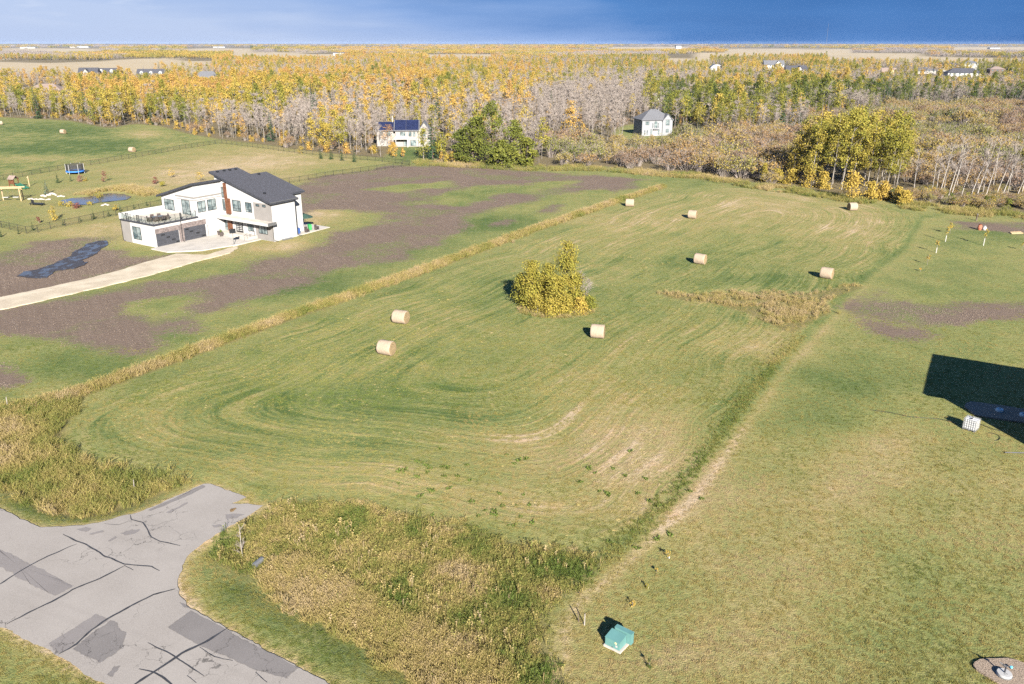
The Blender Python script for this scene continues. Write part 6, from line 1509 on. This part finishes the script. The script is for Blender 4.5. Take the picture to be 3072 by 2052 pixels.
# ------------------------------------------------------------------ things in the yard behind the white house
M_bluepad = plain('blue_pad', (0.02, 0.12, 0.42), 0.6, 0.1)
t = NT('safety_net'); d_ = t.n.new('ShaderNodeBsdfDiffuse'); d_.inputs[0].default_value = (0.03, 0.03, 0.035, 1); tr_ = t.n.new('ShaderNodeBsdfTransparent'); mx = t.n.new('ShaderNodeMixShader'); mx.inputs[0].default_value = 0.62
t.l.new(tr_.outputs[0], mx.inputs[1]); t.l.new(d_.outputs[0], mx.inputs[2]); t.l.new(mx.outputs[0], t.out.inputs[0]); M_net = t.m
q = P(227, 521); T = thing('trampoline', 'round trampoline with blue pad and black safety net by the fence', 'trampoline', q)
part('pad', M_bluepad, T, lambda m: m.add(*(lambda n: ([(r * math.cos(2*math.pi*k/n), r * math.sin(2*math.pi*k/n), z) for r, z in ((2.35, .62), (2.35, .95), (1.95, .97), (1.95, .9)) for k in range(n)], [(i*n+k, i*n+(k+1) % n, (i+1)*n+(k+1) % n, (i+1)*n+k) for i in range(3) for k in range(n)]))(24)))
part('jumping_mat', M_black, T, lambda m: m.lathe([(1.95, .88), (1.94, .9)], n=24)); part('net', M_net, T, lambda m: m.add([(2.2 * math.cos(2*math.pi*k/24), 2.2 * math.sin(2*math.pi*k/24), z) for z in (.95, 2.6) for k in range(24)], [(k, (k+1) % 24, 24 + (k+1) % 24, 24 + k) for k in range(24)]))
for k in range(6): a = k * math.pi / 3 + .3; part('pole', M_trim, T, lambda m: m.tube([(2.3 * math.cos(a), 2.3 * math.sin(a), 0), (2.28 * math.cos(a), 2.28 * math.sin(a), 2.75)], .06, 6))
q = P(35, 602); T = thing('timber_arbour', 'pale timber arbour with hanging swings beside the pond rocks', 'arbour', q, R(6))
for (x, y) in ((-2.5, -.9), (2.5, -.9), (-2.2, 1.0), (2.2, 1.0)): part('post', M_timber, T, lambda m: m.tube([(x, y, -.1), (x * .97, y * .9, 2.9)], .13, 7))
for y in (-.8, .9): part('beam', M_timber, T, lambda m: m.tube([(-3.0, y, 2.95), (3.0, y, 2.95)], .13, 7))
for x in (-1.1, 1.1):
    s_ = box('swing_seat', M_trim, T, x - .6, x + .6, -.3, .3, .75, .85)
    for dx in (-.55, .55): part('rope', M_steel, s_, lambda m: m.tube([(x + dx, 0, .8), (x + dx, 0, 2.9)], .02, 4))
q = P(45, 566); T = thing('play_tower', 'brown timber play tower with dark green slides', 'playset', q, R(-15))
for (x, y) in ((-.7, -.7), (.7, -.7), (-.7, .7), (.7, .7)): box('post', M_wood, T, x - .08, x + .08, y - .08, y + .08, 0, 2.6)
part('platform', M_wood, T, lambda m: m.box(-.62, .62, -.62, .62, 1.2, 1.3)); part('panel', M_wood, T, lambda m: m.box(-.62, .62, -.68, -.63, 1.3, 2.1).box(-.68, -.63, -.62, .62, 1.3, 2.1)); part('roof', M_brownroof, T, lambda m: gable(m, -.8, .8, -.8, .8, 2.5, 3.2, 'x', .15, .06))
M_slide = plain('green_slide', (0.02, 0.10, 0.06), 0.35, 0.1)
for y in (-.2, .75): part('slide', M_slide, T, lambda m: m.hexa([(.7, y - .3, 1.15), (3.4, y - .3, .12), (3.4, y + .3, .12), (.7, y + .3, 1.15)], [(.7, y - .3, 1.30), (3.4, y - .3, .27), (3.4, y + .3, .27), (.7, y + .3, 1.30)]))
q = P(89, 559); T = thing('timber_post', 'tall pale timber post on the lawn beside the play tower', 'post', q)
part('shaft', M_timber, T, lambda m: m.box(-.09, .09, -.09, .09, -.1, 2.6)); part('crosspiece', M_timber, T, lambda m: m.box(-.35, -.091, -.06, .06, 2.1, 2.25))
q = P(115, 616); T = thing('garden_bench', 'long low black bench on the lawn in front of the pond', 'bench', q, R(-14))
part('seat', M_black, T, lambda m: m.box(-1.9, 1.4, -.5, .5, .38, .5)); part('backrest', M_black, T, lambda m: m.box(-1.95, -1.3, .2, .32, .5, 1.15)); part('armrest', M_black, T, lambda m: m.tube([(1.3, -.4, .5), (1.35, -.4, 1.05), (1.35, .4, 1.05), (1.3, .4, .5)], .05, 5))
for (x, y) in ((-1.7, -.4), (1.2, -.4), (-1.7, .4), (1.2, .4)): box('leg', M_black, T, x - .05, x + .05, y - .05, y + .05, 0, .379)
def rock(x, y, s, seed, label, grp):
    rng = np.random.default_rng(seed); import bmesh
    bm = bmesh.new(); bmesh.ops.create_icosphere(bm, subdivisions=2, radius=1)
    for v in bm.verts: v.co *= 1 + .22 * (rng.uniform() - .5); v.co.z *= .6; v.co.x *= 1.25
    me_ = bpy.data.meshes.new('boulder'); bm.to_mesh(me_); bm.free(); me_.materials.append(M_rock)
    o = bpy.data.objects.new('boulder', me_); o.location = P(x, y, .15 * s); o.scale = (s,) * 3; o.rotation_euler = (0, 0, rng.uniform(0, 6)); return tag(link(o), label, 'boulder', grp)
rng = np.random.default_rng(951); k = 0
for (x, y) in [(128,588),(136,590),(146,586),(154,582),(162,583),(168,586),(176,590),(184,589),(192,590)]: rock(x, y, rng.uniform(.3, .5), 960 + k, 'pale boulder on the rocky bank below the blue spruce', 'boulders on the bank below the blue spruce'); k += 1
for (x, y) in [(88,598),(95,597),(102,599),(109,598),(116,599),(123,598),(131,599),(139,600),(147,599)]: rock(x, y, rng.uniform(.22, .38), 960 + k, 'low pale stone in the row leading to the pond', 'row of stones leading to the pond'); k += 1
for (x, y, w_) in [(308,617,'left'),(316,614,'middle'),(324,616,'right')]: rock(x, y, .35, 960 + k, 'whitish stone on the grass right of the pond, %s of three' % w_, 'three stones on the grass right of the pond'); k += 1
q = P(1208, 368); T = thing('satellite_dish', 'white dish on a mast behind the panel-roof house', 'dish', q)
part('mast', M_trim, T, lambda m: m.tube([(0, 0, 0), (0, 0, 8)], .15, 6)); part('dish', M_trim, T, lambda m: m.lathe([(.1, 8.0), (.8, 8.2), (1.3, 8.7), (1.25, 8.72), (.7, 8.3), (.02, 8.1)], n=12))
q = P(1965, 345); T = thing('yard_pole', 'tall white pole with lamp behind the stucco house', 'pole', q)
part('shaft', M_trim, T, lambda m: m.tube([(0, 0, 0), (0, 0, 11)], [.16, .12], 6)); part('lamp', M_trim, T, lambda m: m.lathe([(.1, 6.9), (.7, 7.1), (.7, 7.7), (.1, 7.9)], (1.1, 0, 0), 8)); part('arm', M_trim, T, lambda m: m.tube([(0, 0, 7.4), (1.0, 0, 7.4)], .08, 5))

# ------------------------------------------------------------------ right-hand lawn: tank, hoses, septic lids, mulch
t = NT('bark_mulch'); p = t.pos(); n_ = t.noise(p, 11, 4, 0.75); t.surf(t.mix(t.rng(n_, .3, .7), (0.10, 0.075, 0.055), (0.30, 0.24, 0.19)), .95, 0, .1, t.bump(n_, 1.0, .06)); M_mulch = t.m
tag(sheet('mulch_bed', flats([(2893,1222),(2898,1212),(2910,1206),(2960,1212),(3072,1229),(3140,1240),(3140,1285),(3072,1268),(2990,1258),(2922,1247)]), 0.11, M_mulch, jitter=.12, sub=.3, thick=.3), 'dark mulch strip in the shade beside the white tank', 'mulch bed')
cc = flat(3018, 2018); tag(sheet('mulch_ring', [(cc[0] + (1.45 + .25 * math.sin(3 * a)) * math.cos(a), cc[1] + (1.35 + .2 * math.cos(2 * a)) * math.sin(a)) for a in np.linspace(0, 2 * math.pi, 26)[:-1]], 0.09, M_mulch, jitter=.15, sub=.25, thick=.25), 'ring of wood chips round the white well lid', 'mulch bed')
M_cage = plain('bright_cage_steel', (0.32, 0.325, 0.33), 0.4, 0.05, 6, 0, 0.4)
M_poly = plain('translucent_white_plastic', (0.42, 0.43, 0.44), 0.5, 0.05, 2)
q = P(2886, 1287); q2 = P(2926, 1299); T = thing('liquid_tank', 'white caged plastic tank on the lawn at the shadow edge', 'tank', (q[0], q[1], q[2]), math.atan2(q2[1] - q[1], q2[0] - q[0]))
W_, D_ = 1.12, 1.0
part('pallet', M_steel, T, lambda m: m.box(0, W_, 0, D_, .10, .16).box(.02, .16, 0, D_, 0, .099).box(W_/2 - .07, W_/2 + .07, 0, D_, 0, .099).box(W_ - .16, W_ - .02, 0, D_, 0, .099)); part('bottle', M_poly, T, lambda m: m.hexa([(.04, .04, .161), (W_ - .04, .04, .161), (W_ - .04, D_ - .04, .161), (.04, D_ - .04, .161)], [(.05, .05, 1.10), (W_ - .05, .05, 1.10), (W_ - .05, D_ - .05, 1.10), (.05, D_ - .05, 1.10)]).lathe([(.12, 1.10), (.12, 1.16)], (W_/2, D_/2, 0), 10))
cage = MB()
for x in np.linspace(0, W_, 7): cage.box(x - .011, x + .011, -.011, .011, .16, 1.13).box(x - .011, x + .011, D_ - .011, D_ + .011, .16, 1.13)
for y in np.linspace(0, D_, 6)[1:-1]: cage.box(-.011, .011, y - .011, y + .011, .16, 1.13).box(W_ - .011, W_ + .011, y - .011, y + .011, .16, 1.13)
for z in np.linspace(.26, 1.13, 5): cage.box(-.014, W_ + .014, -.024, -.012, z - .011, z + .011).box(-.014, W_ + .014, D_ + .012, D_ + .024, z - .011, z + .011).box(-.024, -.012, -.014, D_ + .014, z - .011, z + .011).box(W_ + .012, W_ + .024, -.014, D_ + .014, z - .011, z + .011)
cage.box(0, W_, D_*.3 - .015, D_*.3 + .015, 1.165, 1.185).box(0, W_, D_*.7 - .015, D_*.7 + .015, 1.165, 1.185); cage.build('cage', M_cage, T)
part('fill_hose', M_black, T, lambda m: m.tube([(.35, .75, 1.2), (.45, .6, 1.32), (.6, .45, 1.25), (.62, .3, 1.2), (.55, .1, 1.19)], .03, 6))
def hose(label, pts, r=.022):
    q = [P(*a) for a in pts]; o0 = q[0]; m = MB(); n = []
    for i in range(len(q) - 1):
        for j in range(4): n.append(np.array(q[i]) + (np.array(q[i+1]) - np.array(q[i])) * j / 4)
    n.append(np.array(q[-1])); s = [n[0]] + [(n[i-1] + n[i] * 2 + n[i+1]) / 4 for i in range(1, len(n) - 1)] + [n[-1]]
    m.tube([(a[0] - o0[0], a[1] - o0[1], float(hgt(a[0], a[1])) + r + .03) for a in s], r, 6); o = m.build('garden_hose', M_black, None, True); o.location = (o0[0], o0[1], 0); return tag(o, label, 'hose')
hose('long black hose across the lawn left of the white tank', [(2610,1231),(2678,1240),(2723,1251),(2771,1255),(2819,1257),(2884,1276)]); hose('black hose from the white tank towards the shade', [(2936,1272),(2972,1286),(3000,1294)]); hose('short curled black hose in front of the white tank', [(2966,1299),(2985,1303),(2998,1309),(3001,1315),(2996,1321),(2985,1323)])
q = P(3015, 1359); T = thing('drain_pipe', 'grey pipe lying on the lawn at the right edge', 'pipe', q); q2 = P(3100, 1361)
part('tube', M_fascia, T, lambda m: m.tube([(0, 0, .06), (q2[0] - q[0], q2[1] - q[1], .06)], .055, 8)); part('end_cap', M_black, T, lambda m: m.tube([(-.05, 0, .06), (-.001, 0, .06)], .065, 8))
M_lid = plain('pale_blue_lid', (0.42, 0.50, 0.52), 0.6, 0.08, 4)
for (x, y, lab) in ((2997.5, 1236, 'pale round septic lid in the mulch strip, left one'), (3069, 1250, 'pale round septic lid in the mulch strip at the right edge')):
    q = flat(x, y); T = thing('septic_lid', lab, 'lid', (q[0], q[1], .11), 0, 'septic lids in the mulch strip'); part('riser', M_lid, T, lambda m: m.lathe([(.36, -.05), (.36, .16), (.33, .2)], n=20)); part('cover', M_lid, T, lambda m: m.lathe([(.33, .2), (.31, .24), (.2, .245), (.19, .225), (.02, .225)], n=20)); part('handle', M_black, T, lambda m: m.box(-.08, .08, -.02, .02, .226, .27))
q = flat(3011, 2029); T = thing('well_lid', 'white round well lid with dark pump handle in the lower right', 'lid', (q[0], q[1], .09))
part('cover', M_trim, T, lambda m: m.lathe([(.40, -.08), (.40, .14), (.38, .18), (.02, .19)], n=28)); part('rim', M_steel, T, lambda m: m.lathe([(.43, -.08), (.43, .05), (.405, .06)], n=28)); part('pump_post', M_fascia, T, lambda m: m.tube([(0, 0, .18), (0, .0, .62)], .045, 8))
part('pump_head', M_fascia, T, lambda m: m.tube([(-.03, .02, .62), (-.16, .06, .70)], .07, 8)); part('handle', M_fascia, T, lambda m: m.tube([(-.14, .05, .70), (-.34, .14, .80)], .028, 6).tube([(-.04, 0, .66), (.14, -.04, .60)], .02, 6))
for s_ in (-.06, .06): part('bolt', M_steel, T, lambda m: m.tube([(s_, -.16, .18), (s_, -.16, .23)], .018, 6))
q = flat(3032, 2010); T = thing('blue_cap', 'small bright blue cap on a stub beside the well lid', 'cap', (q[0], q[1], .09)); part('stub', M_wood, T, lambda m: m.lathe([(.05, 0), (.05, .08)], n=8)); part('cap', plain('bright_blue', (0.10, 0.42, 0.62), 0.5, 0.05), T, lambda m: m.lathe([(.075, .08), (.075, .16), (.02, .18)], n=10))
q = P(2938, 690); T = thing('garden_urn', 'rust red urn at the garden bed on the far lawn', 'urn', q); part('body', plain('rusty_clay', (0.24, 0.085, 0.05), .8, .2), T, lambda m: m.lathe([(.3, 0), (.42, .4), (.38, .8), (.26, 1.0), (.3, 1.1)], n=14)); part('rim', M_wood, T, lambda m: m.lathe([(.33, 1.1), (.33, 1.16)], n=14))
q = P(2953, 690); T = thing('white_sack', 'crumpled white bag beside the rust red urn', 'bag', q); part('body', M_trim, T, lambda m: m.lathe([(.35, 0), (.45, .25), (.3, .6), (.12, .75), (.18, .85)], n=9)); part('tie', M_steel, T, lambda m: m.lathe([(.13, .72), (.13, .76)], n=9))
q = P(2929, 662); T = thing('short_post', 'short dark post behind the garden bed on the far lawn', 'post', q); part('shaft', M_dark_bark, T, lambda m: m.box(-.1, .1, -.1, .1, -.1, 1.3)); part('cap', M_steel, T, lambda m: m.box(-.13, .13, -.13, .13, 1.301, 1.4))
q = P(3046, 700); T = thing('plank_pile', 'low pile of pale planks at the edge of the garden bed', 'planks', q, .2)
for k in range(5): box('plank', M_timber, T, -1.2 + .1 * k, 1.3 + .05 * k, -.5 + .22 * k, -.3 + .22 * k, .02 + .01 * k, .14 + .02 * k)
# scrub at the feet of the birches
rng = np.random.default_rng(996); u_ = rng.uniform(2640, 3080, 420); v_ = rng.uniform(578, 632, 420); q_ = np.array([flat(a, b) for a, b in zip(u_, v_)]); x, y = q_[:, 0], q_[:, 1]; k = (sdf(FOREST, x, y) > .5) & (fbm(x / 5, y / 5, 997, 2) > .40); x, y = x[k], y[k]
scatter('birch_scrub', 'low yellowish scrub at the feet of the white birches', 'brush', J_wil + J_bru[:1], on_ground(x, y), rng.uniform(.35, .62, len(x)), rng.uniform(0, 6, len(x)), rng.integers(0, 5, len(x)), np.clip(.5 + .2 * rng.normal(size=len(x)), .1, .9))
# unmown fringe between hay field and lawn
L_ = np.array(flats([(1850,1672),(1960,1570),(2055,1470),(2200,1275),(2335,1096),(2420,1010)])); seg = np.linalg.norm(np.diff(L_, axis=0), axis=1); cum = np.concatenate([[0], np.cumsum(seg)]); rng = np.random.default_rng(445)
s_ = rng.uniform(0, cum[-1], 1500); x = np.interp(s_, cum, L_[:, 0]) - np.abs(rng.normal(size=1500)) * 0.9; y = np.interp(s_, cum, L_[:, 1]) + rng.normal(size=1500) * 0.5
spread('fringe_weeds', 'low green unmown weeds along the lawn edge of the hay field', 'weeds', TW, x, y, rng, .25, .6, 0.3 + 0.9 * (fbm(x / 4, y / 4, 446, 2) - 0.4) + 0.08 * rng.normal(size=1500))
# clods on the worked soil
M_clod = plain('soil_clod', (0.105, 0.082, 0.066), 0.95, 0.3, 3)
def clod_mesh(seed):
    r_ = np.random.default_rng(seed); V = np.array([(1, 0, 0), (-1, 0, 0), (0, 1, 0), (0, -1, 0), (0, 0, .8), (0, 0, -.5)], float) * r_.uniform(.6, 1.2, (6, 1)); return np_mesh('clod_%d' % seed, V, [np.array([(0, 2, 4), (2, 1, 4), (1, 3, 4), (3, 0, 4), (2, 0, 5), (1, 2, 5), (3, 1, 5), (0, 3, 5)])], [M_clod])
CX_, CY_ = [], []
for p_, n_ in ((SOIL[0], 26000), (SOIL[1], 9000), (SOIL[2], 1500), (SOIL[3], 2500)):
    x, y, rng = fill(p_, n_, 981); k = fbm(x / 6, y / 6, 982, 3) > .42; CX_.append(x[k]); CY_.append(y[k])
x, y = np.concatenate(CX_), np.concatenate(CY_)
k = (sdf(DRIVE, x, y) < -.3) & (sdf(MUD, x, y) < -.2)
for p_ in ISLES: k &= sdf(p_, x, y) < 1
x, y = x[k], y[k]; rng = np.random.default_rng(983)
scatter('soil_clods', 'clods of earth on the worked soil', 'clods', [clod_mesh(j) for j in range(4)], on_ground(x, y), rng.uniform(.05, .15, len(x)), rng.uniform(0, 6, len(x)), rng.integers(0, 4, len(x)), np.zeros(len(x)))
# loose hay left lying in short wisps
rng = np.random.default_rng(991); x, y, r_ = turf(5200, 45, 220, 992); k = (sdf(FIELD, x, y) > 1.0) & (fbm(x / 9, y / 5, 993, 3) > .50); x, y = x[k], y[k]
scatter('loose_hay', 'loose wisps of pale hay lying on the mown field', 'hay', [tuft(350 + j, .07, .55, 26, .05, 6.0).mesh('hay_wisp_%d' % j, [M_grass]) for j in range(3)], on_ground(x, y), rng.uniform(.5, 1.2, len(x)), rng.uniform(0, 6, len(x)), rng.integers(0, 3, len(x)), np.clip(.72 + .12 * rng.normal(size=len(x)), 0, .95))
# yellow goldenrod-like stalks among the weeds
x, y, rng = fill(WEEDS, 1500, 994); k = fbm(x / 3, y / 3, 995, 2) > .46; x, y = x[k], y[k]
spread('seed_stalks', 'thin upright seed stalks standing above the ditch weeds', 'weeds', [tuft(360, .95, .12, 5, .03, .3, .16).mesh('seed_stalk', [M_grass])], x, y, rng, .6, 1.1, .55 + .2 * rng.normal(size=len(x)))
# leafy green weeds dotted over the near end of the field
rng = np.random.default_rng(447); x = rng.uniform(-14, 16, 170); y = rng.uniform(50, 66, 170); k = (sdf(FIELD, x, y) > -2) & (sdf(WEEDS, x, y) < 0) & (sdf(ROAD, x, y) < -.5) & (fbm(x / 4, y / 4, 448, 2) > .48); x, y = x[k], y[k]
scatter('field_dock_weeds', 'bright green leafy weeds dotted over the field end', 'weeds', [tuft(340, .22, .3, 16, .11, 1.3).mesh('dock_weed', [M_grass])], on_ground(x, y), rng.uniform(.5, 1.1, len(x)), rng.uniform(0, 6, len(x)), np.zeros(len(x), int), np.full(len(x), 0.0))
# ------------------------------------------------------------------ green transformer box by the ditch
M_box = plain('pale_green_enamel', (0.072, 0.165, 0.160), 0.45, 0.06, 1.2, 0, 0, 0.5)
M_boxtop = M_box
q = flat(1815, 1936); q2 = flat(1857.4, 1957); T = thing('transformer_box', 'pale green utility box on a concrete pad beside the ditch', 'utility box', (q[0], q[1], 0.0), math.atan2(q2[1] - q[1], q2[0] - q[0]))
w_ = math.hypot(q2[0] - q[0], q2[1] - q[1])
box('pad', M_concrete, T, -.06, w_ + .12, -.08, 1.05, -.1, .1)
part('front_cabinet', M_box, T, lambda m: m.hexa([(0, 0, .101), (w_, 0, .101), (w_, .78, .101), (0, .78, .101)], [(0, .0, .62), (w_, .0, .62), (w_, .78, .74), (0, .78, .74)]))
part('lid', M_box, T, lambda m: m.hexa([(-.02, -.03, .621), (w_ + .02, -.03, .621), (w_ + .02, .781, .741), (-.02, .781, .741)], [(-.02, -.03, .65), (w_ + .02, -.03, .65), (w_ + .02, .781, .77), (-.02, .781, .77)]))
part('rear_cabinet', M_box, T, lambda m: m.box(.14, w_ + .30, .84, 1.14, .1, .86)); part('rear_lid', M_box, T, lambda m: m.box(.12, w_ + .32, .82, 1.16, .861, .89))
part('seam', M_fascia, T, lambda m: m.box(0.02, w_ - .02, .782, .838, .3, .72)); part('latch', M_fascia, T, lambda m: m.box(w_ * .48, w_ * .54, -.02, -.001, .12, .17))
part('warning_label', plain('yellow_label', (0.75, 0.60, 0.25), .6, .05), T, lambda m: m.box(w_ * .68, w_ * .80, -.006, -.001, .46, .56)); part('notice_label', M_trim, T, lambda m: m.box(w_ * .72, w_ * .86, -.006, -.001, .24, .38))
for (x, y, lx, h, lab, mt) in ((1737, 1866, -.1, .75, 'leaning dark stake left of the green box', M_dark_bark), (1753, 1876, .02, .8, 'pale grey stake left of the green box', M_birch), (404, 1478, .05, 1.1, 'grey weathered stake at the paved approach', M_grey_bark), (24, 1228, .05, 1.3, 'pale stake in the tall grass at the left edge', M_birch)):
    q = P(x, y); T = thing('stake', lab, 'stake', q); part('shaft', mt, T, lambda m: m.tube([(0, 0, -.1), (lx * .5, .03, h * .5), (lx, .05, h)], [.045, .04, .03], 6)); part('tip', mt, T, lambda m: m.tube([(lx, .05, h), (lx * 1.1, .05, h + .05)], [.03, .008], 6))
q = P(728, 1672); solo(bare(970, 2.6, .7, 160, (-.03, .05), .03, .02, .1), [M_birch, M_twig], 'bare_sapling', 'bare whitish sapling at the edge of the paved approach', 'tree', q[0], q[1], 0, 0, 1, None, 'twigs')
q = P(762, 1706); T = thing('culvert_end', 'metal culvert end in the ditch weeds by the road', 'culvert', (q[0], q[1], q[2] + .1), .6); part('tube', M_steel, T, lambda m: m.tube([(0, 0, .12), (.7, .3, .2)], .22, 12, False)); part('rim', M_steel, T, lambda m: m.tube([(.68, .29, .2), (.74, .32, .2)], .235, 12, False))
cm = MB()
q = flat(701, 1532); rng = np.random.default_rng(980)
for k in range(14): a = rng.uniform(0, 6.28); r_ = .24 * math.sqrt(rng.uniform()); cm.lathe([(.10, 0), (.11, .03), (.03, .06 + .02 * rng.uniform())], (r_ * math.cos(a), r_ * math.sin(a) * .8, 0), 7)
o = cm.build('dirt_clods', M_manure); o.location = (q[0], q[1], .052); tag(o, 'small heap of brown dirt on the paved approach', 'dirt heap')
# ------------------------------------------------------------------ thin haze over the plain
t = NT('haze'); v = t.n.new('ShaderNodeVolumePrincipled')
v.inputs['Color'].default_value = (0.46, 0.62, 0.92, 1); v.inputs['Density'].default_value = 0.000022; v.inputs['Anisotropy'].default_value = 0.0
t.l.new(v.outputs[0], t.out.inputs['Volume'])
hz = MB().box(-9000, 9000, -300, 9300, -6, 40).build('haze', t.m); tag(hz, 'thin bluish haze over the plain', 'haze', kind='stuff')
